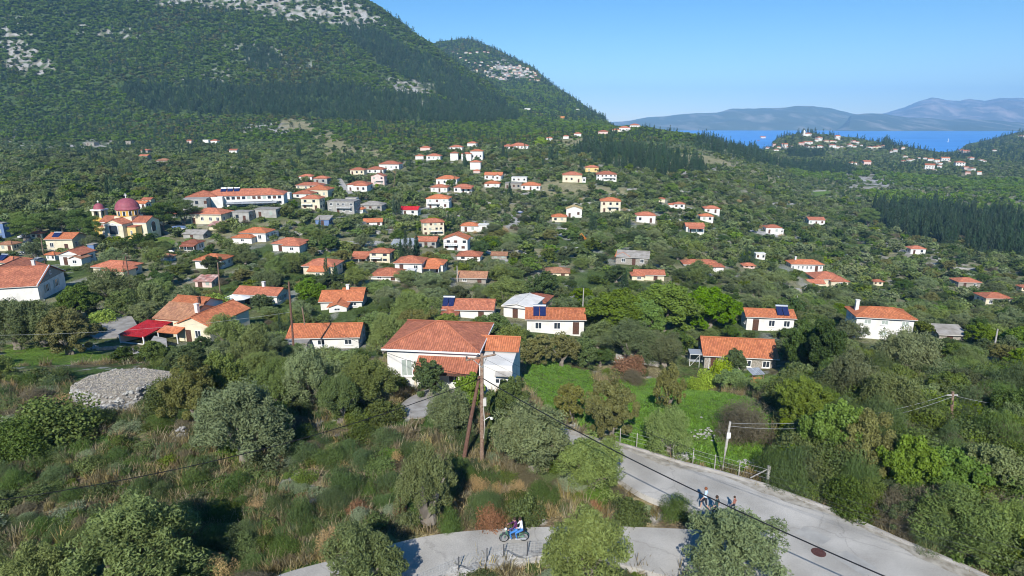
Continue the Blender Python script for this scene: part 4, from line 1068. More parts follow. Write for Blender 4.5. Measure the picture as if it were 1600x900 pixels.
# ---------------- the domed church
M_['dome_red'] = mat('dome_red', (.30, .085, .11), .6, var=.12, vscale=1.5)
def church():
    P = hit(181, 379); dep = depth_of(*P); s = dep / F_PX
    root = empty('domed_church', P, math.radians(-4))
    A = 31 * s      # arm width
    H = 29 * s
    yc = A * 1.25
    # cross of two gabled arms
    for nm, (x0, y0, x1, y1, k_) in dict(nave=(-A / 2, 0, A / 2, A * 2.5, 'G'), transept=(-A * 1.25, A * .72, A * 1.25, A * 1.78, 'g')).items():
        w = MB(); w.box(x0, y0, -4, x1, y1, H if k_ == 'G' else H * .985)
        rb, gb, rh = roof_block(k_, x0, y0, x1, y1, H if k_ == 'G' else H * .985, .42, .25)
        off = len(w.v); w.v += gb.v; w.f += [tuple(i + off for i in f_) for f_ in gb.f]; w.uv += gb.uv; w.m += gb.m
        w.build('wall', M_['cream_plaster'], root); rb.build('roof', M_[T], root)
    for sx in (-1, 1):
        w = MB(); x0, x1 = sorted((sx * A * .5, sx * A * .98)); w.box(x0 + .01, A * .25, -4, x1, A * .72 - .01, H * .8); w.build('corner_bay', M_['yellow_plaster'], root)
        rr, _, _ = roof_block('f', x0, A * .25, x1, A * .72, H * .8); rr.build('bay_roof', M_[T], root)
    # crossing, drum and dome
    w = MB(); w.box(-A * .46, yc - A * .46, H * .8, A * .46, yc + A * .46, H * 1.28); w.build('crossing', M_['cream_plaster'], root)
    R = A * .52; zd = H * 1.28
    d = MB(); d.lathe([(0, zd + .02), (R, zd + .02), (R, zd + H * .34), (0, zd + H * .34)], 24, (0, yc)); drum = d.build('drum', M_['ochre_plaster'], root)
    for k_ in range(12):
        an = 2 * math.pi * (k_ + .5) / 12
        m = MB(); M = Matrix.Translation((R * .99 * math.cos(an), yc + R * .99 * math.sin(an), zd + H * .04)) @ Matrix.Rotation(an, 4, 'Z')
        m.box(-.06, -.34, 0, .12, .34, H * .24, M=M); m.build('window', M_['white_paint'] if False else M_['dark_glass'], drum)
        m = MB(); m.box(-.02, -.5, 0, .08, -.37, H * .26, M=M); m.box(-.02, .37, 0, .08, .5, H * .26, M=M); m.build('window_frame', M_['white_paint'], drum)
    prof = [(R * 1.1, zd + H * .34), (R * 1.12, zd + H * .40)] + [(R * 1.08 * math.cos(a), zd + H * .40 + R * 1.0 * math.sin(a)) for a in np.linspace(0, math.pi / 2 - .03, 10)]
    dm = MB(); dm.lathe(prof, 28, (0, yc)); o = dm.build('dome', M_['dome_red'], root, smooth=True)
    zt = zd + H * .40 + R
    c = MB(); c.box(-.09, yc - .09, zt - .1, .09, yc + .09, zt + 1.5); c.box(-.5, yc - .08, zt + .85, -.092, yc + .08, zt + 1.05); c.box(.092, yc - .08, zt + .85, .5, yc + .08, zt + 1.05); c.build('cross', M_['white_paint'], root)
    # big arched windows on the two seen gables, doors
    def arch(cx, z0, w_, h_, side, pl):
        m = MB(); n = 10
        pts = [(-w_ / 2, 0), (w_ / 2, 0)] + [(w_ / 2 * math.cos(a), h_ + w_ / 2 * math.sin(a)) for a in np.linspace(0, math.pi, n)]
        def T3(u, v, o_): return (cx + u, pl - o_, z0 + v) if side == 'f' else (pl + o_, cx + u, z0 + v)
        m.face([T3(u, v, .06) for u, v in pts])
        for i in range(len(pts)):
            a, b_ = pts[i], pts[(i + 1) % len(pts)]; m.face([T3(*a, .06), T3(*b_, .06), T3(*b_, -.1), T3(*a, -.1)])
        o_ = m.build('arched_window', M_['dark_glass'], root)
        t_ = MB(); t_.tube([T3(u * 1.12, v, .08) for u, v in [(w_ / 2, 0)] + pts[2:] + [(-w_ / 2, 0)]], .13, 4); t_.build('surround', M_['white_paint'], o_)
    arch(0, H * .45, A * .42, H * .35, 'f', 0)
    arch(yc, H * .42, A * .34, H * .38, 'r', A * 1.25)
    add_window(root, 0, .1, 0, 1.6, H * .3, 'f', 2, door=True)
    for x in (-A * .74, A * .74): add_window(root, x, H * .4, A * .25, .7, H * .22, 'f', 2)
    # cornices
    for x0, x1, y in ((-A / 2, A / 2, 0), (-A * 1.25, -A * .5 - .2, A * .72), (A * .5 + .2, A * 1.25, A * .72)):
        m = MB(); m.box(x0, y - .18, H * .93, x1, y - .003, H * .985); m.build('cornice', M_['white_paint'], root)
    # bell tower standing at the left
    tx, ty, a = -A * 1.75, A * 1.5, A * .26
    m = MB(); m.box(tx - a, ty - a, -4, tx + a, ty + a, H * 1.12); tw = m.build('bell_tower', M_['ochre_plaster'], root)
    for sx in (-1, 1):
        for sy in (-1, 1):
            m = MB(); m.box(tx + sx * a * .74 - a * .22, ty + sy * a * .74 - a * .22, H * 1.12, tx + sx * a * .74 + a * .22, ty + sy * a * .74 + a * .22, H * 1.5); m.build('pillar', M_['cream_plaster'], tw)
    m = MB(); m.box(tx - a * 1.12, ty - a * 1.12, H * 1.5, tx + a * 1.12, ty + a * 1.12, H * 1.58); m.build('cornice', M_['white_paint'], tw)
    m = MB(); m.lathe([(a * 1.02, H * 1.58)] + [(a * 1.0 * math.cos(q), H * 1.58 + a * 1.15 * math.sin(q)) for q in np.linspace(0, 1.54, 7)], 18, (tx, ty)); m.build('small_dome', M_['dome_red'], tw, smooth=True)
    m = MB(); m.box(tx - .06, ty - .06, H * 1.58 + a, tx + .06, ty + .06, H * 1.58 + a + 1.2); m.box(tx - .3, ty - .05, H * 1.58 + a + .7, tx - .062, ty + .05, H * 1.58 + a + .85); m.box(tx + .062, ty - .05, H * 1.58 + a + .7, tx + .3, ty + .05, H * 1.58 + a + .85); m.build('small_cross', M_['white_paint'], tw)
    tag(root, 'yellow church with dark red dome, gabled arms and small bell tower', 'church')
    HOUSES.append(dict(x0=150, x1=242, yt=302, yb=374, Y=P.y, dep=dep, base=P + Vector((0, yc, 0)), R=A * 1.4, lab='the domed church', W=A * 2, D=A * 2, rot=0))
church()

# ---------------- the main house in front: hipped block, porch roof, right wing with a white box
def main_house():
    P = hit(684, 606); root = empty('main_house', P, math.radians(-7))
    s = depth_of(*P) / F_PX
    W, D, H = 141 * s, 8.8, 4.3
    x0 = -79 * s; x1 = x0 + W
    w = MB(); w.box(x0, 0, -3, x1, D, H); w.build('wall', M_[W_], root)
    rb, _, rh = roof_block('h', x0, 0, x1, D, H, .34, .45); r = rb.build('roof', M_[T], root)
    f = MB(); f.box(x0 - .46, -.48, H - .16, x1 + .46, -.40, H + .0); f.box(x1 + .40, -.39, H - .16, x1 + .48, D + .4, H); f.build('fascia', M_['white_paint'], root)
    # porch roof along the front right two thirds
    pr = MB(); slope_quad(pr, [(x0 + W * .36, -2.3, 2.75), (x1 + .42, -2.3, 2.75), (x1 + .42, -.05, 3.62), (x0 + W * .36, -.05, 3.62)]); pr.build('porch_roof', M_['terracotta'], root)
    pf = MB(); pf.box(x0 + W * .36, -2.38, 2.45, x1 + .42, -2.31, 2.73); pf.build('porch_beam', M_['dark_wood'], root)
    for q in (.38, .62, .86):
        m = MB(); m.box(x0 + W * q - .12, -2.28, -2.5, x0 + W * q + .12, -2.04, 2.6); m.build('post', M_[C_], root)
    tr = MB(); tr.box(x0 + W * .3, -4.2, -2.5, x1 + .6, -.003, -.5); tr.build('terrace', M_['concrete'], root)
    add_window(root, x0 + W * .22, 1.2, 0, 1.25, 1.9, 'f', 2, shut='closed')
    add_window(root, x0 + W * .5, .0, 0, 1.3, 1.9, 'f', 2, door=True); add_window(root, x0 + W * .75, .7, 0, 1.3, 1.2, 'f', 2)
    add_window(root, 3.0, 1.4, x1, 1.1, 1.3, 'r', 2)
    # right wing
    a0, a1 = x1 - .9, x1 + 60 * s * .95
    wy0, wy1 = 2.6, 6.4
    w = MB(); w.box(a0 + .95, wy0, -4, a1, wy1, 3.6)
    rb, gb, _ = roof_block('g', a0 + .9, wy0, a1, wy1, 3.6, .36, .3); off = len(w.v); w.v += gb.v; w.f += [tuple(i + off for i in f_) for f_ in gb.f]; w.uv += gb.uv; w.m += gb.m
    w.build('wing_wall', M_[W_], root); rb.build('wing_roof', M_[O], root)
    b = MB(); b.box(x1 + .45, -1.0, -4, a1 - .003, wy0 - .003, 3.3); b.build('white_annex', M_[W_], root)
    b = MB(); slope_quad(b, [(a1 - 1.7, -1.75, 2.45), (a1 + .05, -1.75, 2.45), (a1 + .05, -1.004, 2.7), (a1 - 1.7, -1.004, 2.7)], th=.1); b.build('annex_roof', M_['concrete'], root)
    add_window(root, a1 - 1.3, 1.3, -1.0, .95, .6, 'f', 2)
    # outside stair with balustrade
    st = MB()
    for k_ in range(9): st.box(a1 - 5.2 + k_ * .32, -2.3, -4, a1 - 5.2 + (k_ + 1) * .32 - .003, -1.02, -.9 - k_ * .28)
    sto = st.build('outside_stair', M_['white_paint'], root)
    ra = MB(); ra.tube([(a1 - 5.2, -2.3, .1), (a1 - 2.4, -2.3, -2.4)], .05, 5)
    for k_ in range(10): x = a1 - 5.2 + k_ * .3; ra.tube([(x, -2.3, .1 - k_ * .27), (x, -2.3, -1.0 - k_ * .27)], .035, 4)
    ra.build('railing', M_['white_paint'], sto)
    tag(root, 'white house with broad red hipped roof, porch roof and right wing', 'house')
    HOUSES.append(dict(x0=603, x1=816, yt=500, yb=600, Y=P.y, dep=depth_of(*P), base=P + Vector((1.5, 4.5, 0)), R=10, lab='the broad red hipped roof', W=W, D=D, rot=-.12))
main_house()

# ---------------- L shaped cream house with a scarlet carport
def red_carport_house():
    P = hit(285, 533); root = empty('farmhouse', P, math.radians(-14))
    s = depth_of(*P) / F_PX
    def blk(x0, y0, x1, y1, h, k_, wm, rm, ov=.3, pitch=.40):
        w = MB(); w.box(x0, y0, -3, x1, y1, h); rb, gb, rh = roof_block(k_, x0, y0, x1, y1, h, pitch, ov)
        if gb: off = len(w.v); w.v += gb.v; w.f += [tuple(i + off for i in f_) for f_ in gb.f]; w.uv += gb.uv; w.m += gb.m
        w.build('wall', M_[wm], root); return rb.build('roof', M_[rm], root)
    blk(-.5, 0, 5.4, 9.5, 3.0, 'G', C_, O)
    blk(-6.9, 2.2, -.52, 9.6, 2.7, 'g', C_, 'faded_tile')
    blk(-8.2, 6.2, -2, 12.4, 3.1, 'g', W_, O)
    c = MB(); slope_quad(c, [(-8.2, -3.8, 1.75), (-3.4, -3.8, 1.75), (-3.4, 2.0, 2.35), (-8.2, 2.0, 2.35)]); c.build('carport_roof', M_['red_sheet'], root)
    c = MB(); c.box(-8.2, -3.7, -2, -8.05, 2.0, 1.6); c.box(-8.04, -3.7, -2, -3.5, -3.55, .5); c.build('carport_wall', M_[W_], root)
    for q in (-8.0, -3.55):
        m = MB(); m.box(q - .08, -3.85, -2, q + .08, -3.71, 1.75); m.build('post', M_['white_paint'], root)
    c = MB(); slope_quad(c, [(-2.9, -1.8, 1.95), (.9, -1.8, 1.95), (.9, -.05, 2.45), (-2.9, -.05, 2.45)]); c.build('porch_roof', M_[O], root)
    for q in (-2.8, .7):
        m = MB(); m.tube([(q, -1.65, -2), (q, -1.65, 1.95)], .09, 6); m.build('post', M_['white_paint'], root)
    r = chimney(root, -.2, 4.2, 4.3, .6); chimney(root, -1.6, 6.5, 4.4, .9, .35, 'dark_wood')
    add_window(root, -4.6, .8, 2.2, 1.1, 1.2, 'f', 2); add_window(root, 3.2, .9, 0, 1.1, 1.2, 'f', 2); add_window(root, 1.4, 0, 0, .95, 2.0, 'f', 2, door=True)
    add_window(root, 4, .9, 5.4, 1.1, 1.2, 'r', 2)
    tag(root, 'cream farmhouse with three orange roofs and a scarlet carport roof', 'house')
    HOUSES.append(dict(x0=184, x1=348, yt=468, yb=538, Y=P.y, dep=depth_of(*P), base=P + Vector((-1.5, 4.5, 0)), R=9, lab='the farmhouse with the scarlet carport', W=14, D=12, rot=-.2))
red_carport_house()

# ---------------- far settlements: small real houses, each its own object, sharing a few meshes
TINY = []
for k_, (wm, rm, hh, fl) in enumerate(((W_, T, 5.5, 'h'), (C_, T, 4.2, 'h'), (W_, O, 6.5, 'g'), ('pink_plaster', T, 5, 'g'), (W_, 'faded_tile', 4, 'h'), (W_, 'grey_slab', 6, 'f'), ('stone_wall', 'faded_tile', 4.5, 'g'))):
    w = MB(); w.box(-5, 0, -5, 5, 8, hh); rb, gb, _ = roof_block(fl, -5, 0, 5, 8, hh, .36, .4)
    for q in ([gb] if gb else []):
        off = len(w.v); w.v += q.v; w.f += [tuple(i + off for i in f_) for f_ in q.f]; w.uv += q.uv; w.m += q.m
    for wx in (-3, 0, 3):
        for z in (.9, 3.6):
            if z < hh - 1.6: w.box(wx - .55, -.05, z, wx + .55, .04, z + 1.25, m=2)
    off = len(w.v); w.v += rb.v; w.f += [tuple(i + off for i in f_) for f_ in rb.f]; w.uv += rb.uv; w.m += [1] * len(rb.m)
    TINY.append(w.mesh('far_house', [M_[wm], M_[rm], M_['dark_glass']]))
def far_house(x, y, wpx, label, grp, kinds, rot=None):
    P = hit(x, y)
    if P is None: return
    s = wpx * .8 * depth_of(*P) / F_PX / 10.0
    o = link('far_house', TINY[random.choice(kinds)]); o.location = P; o.rotation_euler = (0, 0, math.radians(rot if rot is not None else random.uniform(-30, 20))); o.scale = (s, s, s * random.uniform(.8, 1.15))
    tag(o, label, 'house', grp)
    HOUSES.append(dict(x0=x - wpx / 2, x1=x + wpx / 2, yt=y - wpx * .6, yb=y, Y=P.y, dep=P.y, base=P, R=6 * s, lab=None, W=10 * s, D=8 * s, rot=0, tiny=True))
random.seed(3)
HILLV = [(763, 104), (768, 107), (773, 105), (778, 103), (779, 109), (784, 107), (790, 106), (790, 110), (796, 104), (797, 109), (803, 106), (803, 111), (809, 108), (812, 104), (815, 110), (819, 107), (821, 112), (825, 109), (829, 113), (833, 112), (836, 115), (824, 117), (829, 120), (822, 122), (816, 118), (811, 116), (812, 121), (832, 122), (838, 119), (805, 116), (799, 115), (793, 115), (836, 126), (828, 126), (841, 127), (770, 121), (776, 122), (782, 122), (787, 124), (795, 120), (788, 117), (750, 103), (745, 111), (757, 112), (760, 119), (752, 98), (742, 99), (733, 98), (727, 95), (720, 91), (735, 84), (728, 84), (745, 83), (715, 84), (708, 82), (763, 83), (757, 82), (845, 123)]
for x, y in HILLV:
    far_house(x + random.uniform(-1, 1), y, random.uniform(3.6, 6.2), 'tiny pale house packed into the village high on the far hillside', 'houses of the hillside village', [0, 1, 3, 4, 4, 6, 1])
COAST = [(1192, 218, 9), (1185, 222, 6), (1180, 225, 7), (1176, 221, 5), (1203, 229, 8), (1199, 233, 8), (1213, 236, 9), (1217, 231, 7), (1226, 231, 11), (1232, 233, 8), (1236, 229, 6), (1210, 227, 6), (1256, 212, 7), (1262, 211, 7), (1252, 226, 10), (1259, 224, 8), (1266, 225, 9), (1262, 231, 8), (1272, 231, 9), (1280, 231, 9), (1285, 230, 6), (1281, 219, 10), (1276, 220, 6), (1292, 221, 8), (1300, 222, 9), (1305, 222, 8), (1309, 217, 9), (1301, 230, 12), (1309, 231, 6), (1316, 229, 5), (1329, 229, 9), (1335, 230, 8), (1335, 222, 8), (1340, 223, 6), (1346, 227, 5), (1360, 231, 9), (1367, 231, 8), (1374, 231, 10), (1380, 230, 6), (1393, 238, 6), (1399, 237, 9), (1411, 233, 7), (1458, 236, 9), (1464, 235, 6), (1333, 258, 14), (1355, 258, 14), (1415, 246, 9), (1420, 252, 10), (1427, 250, 8), (1413, 253, 8), (1446, 248, 8), (1454, 252, 10), (1464, 254, 9), (1470, 257, 9), (1477, 252, 14), (1484, 253, 6), (1468, 261, 8), (1452, 265, 16), (1460, 266, 8), (1494, 258, 6), (1500, 260, 16), (1510, 264, 9), (1521, 266, 11), (1512, 272, 8), (1530, 272, 7), (1503, 239, 10), (1510, 240, 12), (1499, 240, 6), (1519, 250, 9), (1534, 251, 8), (1539, 252, 6), (1554, 236, 7), (1595, 214, 8), (1602, 213, 8), (1436, 247, 6)]
for x, y, w_ in COAST:
    far_house(x, y + 1, w_, 'small pale red roofed house of the distant village by the sea', 'houses of the distant seaside village', [0, 1, 2, 3, 0, 4])
# the white chapel on top of the peninsula
def chapel():
    P = hit(1259, 213); s = depth_of(*P) / F_PX; root = empty('chapel', P, 0)
    w = MB(); w.box(-1 * s, 0, -6, 9 * s, 8, 4 * s * 1.0); w.build('wall', M_[W_], root); rb, _, _ = roof_block('h', -1 * s, 0, 9 * s, 8, 4 * s, .5); rb.build('roof', M_[T], root)
    w = MB(); w.box(-4 * s, 0, -6, -1.2 * s, 3 * s, 7.5 * s); w.build('tower', M_[W_], root)
    w = MB(); w.lathe([(1.7 * s, 7.5 * s), (.05, 10 * s)], 8, (-2.6 * s, 1.5 * s)); w.build('spire', M_[W_], root)
    tag(root, 'white chapel with a pointed tower on the wooded peninsula', 'chapel')
chapel()
# ------------------------------------------------------------------ foliage
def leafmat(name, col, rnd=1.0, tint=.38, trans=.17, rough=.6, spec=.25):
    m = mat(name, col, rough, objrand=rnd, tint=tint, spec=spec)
    N, L = m.node_tree.nodes, m.node_tree.links
    b = N['Principled BSDF']; out = N['Material Output']
    src = b.inputs['Base Color'].links[0].from_socket
    tr = N.new('ShaderNodeBsdfTranslucent'); ms = N.new('ShaderNodeMixShader'); ms.inputs[0].default_value = trans
    hs = N.new('ShaderNodeHueSaturation'); hs.inputs['Hue'].default_value = .48; hs.inputs['Saturation'].default_value = 1.15; hs.inputs['Value'].default_value = 1.25; L.new(src, hs.inputs['Color'])
    L.new(hs.outputs[0], tr.inputs[0]); L.new(b.outputs[0], ms.inputs[1]); L.new(tr.outputs[0], ms.inputs[2]); L.new(ms.outputs[0], out.inputs['Surface'])
    return m
LM = dict(
 olive=leafmat('olive_leaves', (.158, .215, .066), .7), green=leafmat('broad_leaves', (.105, .170, .022), 1.0), vivid=leafmat('carob_leaves', (.110, .200, .014), .6),
 dark=leafmat('evergreen_leaves', (.060, .110, .022), .7), lemon=leafmat('lemon_leaves', (.26, .38, .03), .3), brown=leafmat('autumn_leaves', (.17, .175, .050), .3),
 twig=leafmat('bare_twigs', (.165, .145, .085), .3), cypress=leafmat('cypress_leaves', (.035, .072, .030), .6, trans=.12), pine=leafmat('pine_needles', (.095, .165, .036), .6),
 scrub=leafmat('scrub_leaves', (.095, .145, .034), .8), broom=leafmat('broom_stems', (.085, .140, .036), .5), dry=leafmat('dry_thistle', (.46, .33, .14), .2),
 sage=leafmat('sage_leaves', (.22, .28, .15), .4), bramble=leafmat('bramble_leaves', (.095, .145, .026), .7), grass=leafmat('grass_blades', (.27, .235, .105), .9), lawn=leafmat('lawn_blades', (.125, .255, .03), .4), rust=leafmat('rust_leaves', (.26, .14, .07), .2), cactus=leafmat('cactus_pads', (.16, .22, .12), .3, trans=0))
BARK = mat('bark', (.17, .14, .11), .95, col2=(.30, .27, .23), vscale=3, bump=.9, bscale=9)

def leaf_faces(r, centers, rads, n, size, aspect=.5, up=0.0, shell=.55, outb=.7, curl=0):
    """n small leaves scattered in ellipsoidal clumps; returns V, F, tint"""
    k_ = r.integers(0, len(centers), n)
    d = r.normal(size=(n, 3)); d /= np.linalg.norm(d, axis=1, keepdims=True)
    rr = shell + (1 - shell) * r.random(n) ** .6
    P = centers[k_] + d * rads[k_] * rr[:, None]
    nrm = d * outb + r.normal(size=(n, 3)) * .75 + np.array([0, 0, .25]); nrm /= np.linalg.norm(nrm, axis=1, keepdims=True)
    a = r.normal(size=(n, 3)) + np.array([0, 0, up]) + d * abs(up) * .4
    a -= nrm * (a * nrm).sum(1, keepdims=True); a /= np.linalg.norm(a, axis=1, keepdims=True) + 1e-9
    b = np.cross(nrm, a)
    s = size * (.65 + .7 * r.random(n))
    A = a * s[:, None]; B = b * (s * aspect)[:, None]
    V = np.stack([P - A * .5, P + B * .5, P + A * .5, P - B * .5], 1).reshape(-1, 3)
    F = np.arange(n * 4).reshape(n, 4)
    clump_t = r.random(len(centers))
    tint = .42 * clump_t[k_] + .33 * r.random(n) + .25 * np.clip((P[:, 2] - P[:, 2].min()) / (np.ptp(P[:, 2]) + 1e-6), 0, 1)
    return V, F, tint

def clumps(r, kind, n):
    """unit tree: width 1, height 1, foot at the origin"""
    if kind == 'cypress':
        z = .06 + .9 * (np.arange(n) + .5) / n; w = .46 * np.sin(np.clip((1 - z) * 1.9, 0, math.pi / 2)) ** .8 * np.clip(z * 6, .3, 1)
        an = r.random(n) * 6.28
        c = np.stack([np.cos(an) * w * .35, np.sin(an) * w * .35, z], 1); ra = np.stack([w * .72 + .03, w * .72 + .03, np.full(n, .9 / n * 2.1)], 1)
        return c, ra
    if kind == 'bush':
        d = r.normal(size=(n, 3)); d /= np.linalg.norm(d, axis=1, keepdims=True); d[:, 2] = abs(d[:, 2])
        q = .25 + .6 * r.random(n) ** .5
        c = d * q[:, None] * np.array([.42, .42, .72]); c[:, 2] += .05
        ra = np.stack([.16 + .12 * r.random(n)] * 2 + [.18 + .14 * r.random(n)], 1)
        return c, ra
    if kind == 'pine':
        z = .4 + .55 * r.random(n); w = .42 * (1 - ((z - .62) / .42) ** 2).clip(.05, 1)
        an = r.random(n) * 6.28; q = r.random(n) ** .4
        c = np.stack([np.cos(an) * w * q, np.sin(an) * w * q, z], 1); ra = np.stack([.13 + .07 * r.random(n)] * 2 + [.05 + .03 * r.random(n)], 1)
        return c, ra
    # olive, round trees: irregular crown, several lobes
    lobes = 5 if kind == 'olive' else 6
    la = r.random() * 6.28 + np.arange(lobes) * 6.28 / lobes + (r.random(lobes) - .5) * .8
    lr = .10 + .15 * r.random(lobes)
    lc = np.stack([np.cos(la) * lr, np.sin(la) * lr, .30 + .25 * r.random(lobes)], 1); lc[0] = (0, 0, .58)
    k_ = r.integers(0, lobes, n)
    d = r.normal(size=(n, 3)); d /= np.linalg.norm(d, axis=1, keepdims=True); d[:, 2] = np.where(r.random(n) < .6, abs(d[:, 2]), d[:, 2])
    q = .25 + .75 * r.random(n) ** .4
    c = lc[k_] + d * q[:, None] * np.array([.245, .245, .32])
    c[:, 2] = np.clip(c[:, 2], .07, .94)
    rr = .042 + .060 * r.random(n)
    ra = np.stack([rr, rr, rr * (1.25 if kind == 'olive' else .95)], 1)
    return c, ra

def trunk_mb(r, kind, W, detail=1):
    mb = MB()
    if kind in ('cypress', 'bush'):
        mb.tube([(0, 0, -.03), (0, 0, .3)], [.045, .02], 5); return mb
    tw = .055 if kind != 'olive' else .075
    top = .30
    j = lambda s: (r.random() - .5) * s
    base = [(0, 0, -.05), (j(.04), j(.04), .1), (j(.07), j(.07), .17)]
    mb.tube(base, [tw * 1.5, tw, tw * .85], 7 if detail > 1 else 5)
    for k_ in range(3 if detail < 2 else 5):
        an = 6.28 * k_ / (3 if detail < 2 else 5) + j(.6); e = .16 + j(.08)
        mb.tube([base[-1], (math.cos(an) * e * .6 + j(.05), math.sin(an) * e * .6 + j(.05), top + j(.05)), (math.cos(an) * e * 1.5, math.sin(an) * e * 1.5, .55 + j(.1))], [tw * .7, tw * .4, tw * .12], 5 if detail > 1 else 4, caps=False)
    return mb

# kind -> clump shape, material, leaf aspect, upward lean, number of clumps
KINDS = dict(olive=('olive', 'olive', .32, .9, 125), round=('round', 'green', .62, .2, 105), vivid=('round', 'vivid', .7, .1, 150), dark=('round', 'dark', .55, .1, 95),
             brown=('round', 'brown', .5, .3, 90), twig=('bush', 'twig', .12, 1.2, 24), lemon=('bush', 'lemon', .6, .1, 24), cypress=('cypress', 'cypress', .4, 2.0, 26), pine=('pine', 'pine', .3, .6, 26),
             scrub=('bush', 'scrub', .55, .3, 18), broom=('bush', 'broom', .12, 2.6, 18), dry=('bush', 'dry', .22, 1.5, 14), sage=('bush', 'sage', .5, .8, 16), bramble=('bush', 'bramble', .7, .0, 22), rust=('bush', 'rust', .4, .3, 18))
# level of detail: leaves, leaf size as share of width
LOD = {0: (26000, .030), 1: (9000, .046), 2: (2200, .085), 3: (520, .16), 4: (150, .27)}
_cache = {}
def crown_mesh(kind, lod, var):
    key = (kind, lod, var)
    if key in _cache: return _cache[key]
    shape, m, asp, up, nc = KINDS[kind]
    r = np.random.default_rng(abs(hash((kind.__len__(), ord(kind[0]), ord(kind[-1]), lod, var))) % 99991)
    n, s = LOD[lod]
    if shape == 'bush': n = int(n * .55); s *= 1.15
    if kind == 'vivid': n = int(n * 1.5)
    if kind in ('twig', 'broom'): n = int(n * 1.6); s *= 1.4
    if kind == 'cypress': s *= .85; n = int(n * .8)
    nc = nc if lod < 2 else max(8, int(nc * .6)) if lod == 2 else max(9, int(nc * .28)) if lod == 3 else max(7, nc // 8)
    c, ra = clumps(r, shape, nc)
    if lod >= 2: ra = ra * (1.25, 1.7, 2.1)[lod - 2]
    V, F, t = leaf_faces(r, c, ra, n, s, asp if lod < 3 else min(.9, asp * 1.6), up, shell=.45 if lod < 2 else .3)
    V[:, 2] = np.maximum(V[:, 2], -.02)
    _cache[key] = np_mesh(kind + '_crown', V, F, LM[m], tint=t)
    return _cache[key]
def trunk_mesh(kind, lod, var):
    key = ('trunk', kind, min(lod, 2), var)
    if key not in _cache:
        r = np.random.default_rng(var * 17 + len(kind))
        _cache[key] = trunk_mb(r, KINDS[kind][0], 1, 2 if lod == 0 else 1).mesh(kind + '_trunk', BARK)
    return _cache[key]
def whole_mesh(kind, lod, var):
    """crown and trunk in one mesh: for the far masses"""
    key = ('whole', kind, lod, var)
    if key in _cache: return _cache[key]
    c = crown_mesh(kind, lod, var)
    return c

NAMES = dict(olive='olive_tree', round='broadleaf_tree', vivid='carob_tree', dark='evergreen_oak', brown='autumn_tree', twig='bare_bush', lemon='lemon_tree', cypress='cypress_tree', pine='pine_tree',
             scrub='scrub_bush', broom='broom_bush', dry='dry_thistle', sage='sage_bush', bramble='bramble_bush', rust='rusty_bush')
CATS = dict(olive='tree', round='tree', vivid='tree', dark='tree', brown='tree', twig='bush', lemon='tree', cypress='tree', pine='tree', scrub='bush', broom='bush', dry='thistle', sage='bush', bramble='bush', rust='bush')
LOOK = dict(olive='grey green olive tree', round='leafy green tree', vivid='dense bright green tree', dark='dark evergreen tree', brown='yellowish brown autumn tree', twig='brown leafless bush', lemon='bright yellow green tree', cypress='slim dark cypress', pine='bushy green pine',
            scrub='dull green scrub bush', broom='wiry green broom bush', dry='dry orange thistle clump', sage='pale grey green sage bush', bramble='low leafy bramble', rust='rust brown bush')
GRP = dict(olive='olive trees of the valley', round='leafy trees of the valley', vivid='dense bright green trees', dark='dark evergreen trees', brown='autumn trees', twig='leafless bushes', lemon='yellow green trees', cypress='cypress trees', pine='pine trees',
           scrub='scrub bushes', broom='broom bushes', dry='dry thistles', sage='sage bushes', bramble='brambles', rust='rusty bushes')
PLANTS = []      # individuals: dict(kind, X, Y, Z, W, H, label)
def add_plant(kind, X, Y, W, H, label=None, Z=None, var=None, seen=True):
    Z = float(ground(X, Y)) if Z is None else Z
    dep = depth_of(X, Y, Z)
    PLANTS.append(dict(kind=kind, X=X, Y=Y, Z=Z, W=W, H=H, label=label, dep=dep, px=W / dep * F_PX, var=var))

def plant_px(kind, cx, ytop, ybot, wpx, label=None, yfoot=None):
    """plant whose crown is centred on column cx; ytop = top of crown, ybot = foot on the ground"""
    P = hit(cx, ybot) if ybot < 1000 else at_plane(cx, ybot, GROUND0)
    dep = depth_of(*P)
    # height from the ray through the top at the plant's distance
    top = at_Y(cx, ytop, P.y)
    H = max(.4, top.z - P.z)
    W = wpx * dep / F_PX
    add_plant(kind, P.x, P.y + W * .15, W, H, label, P.z)

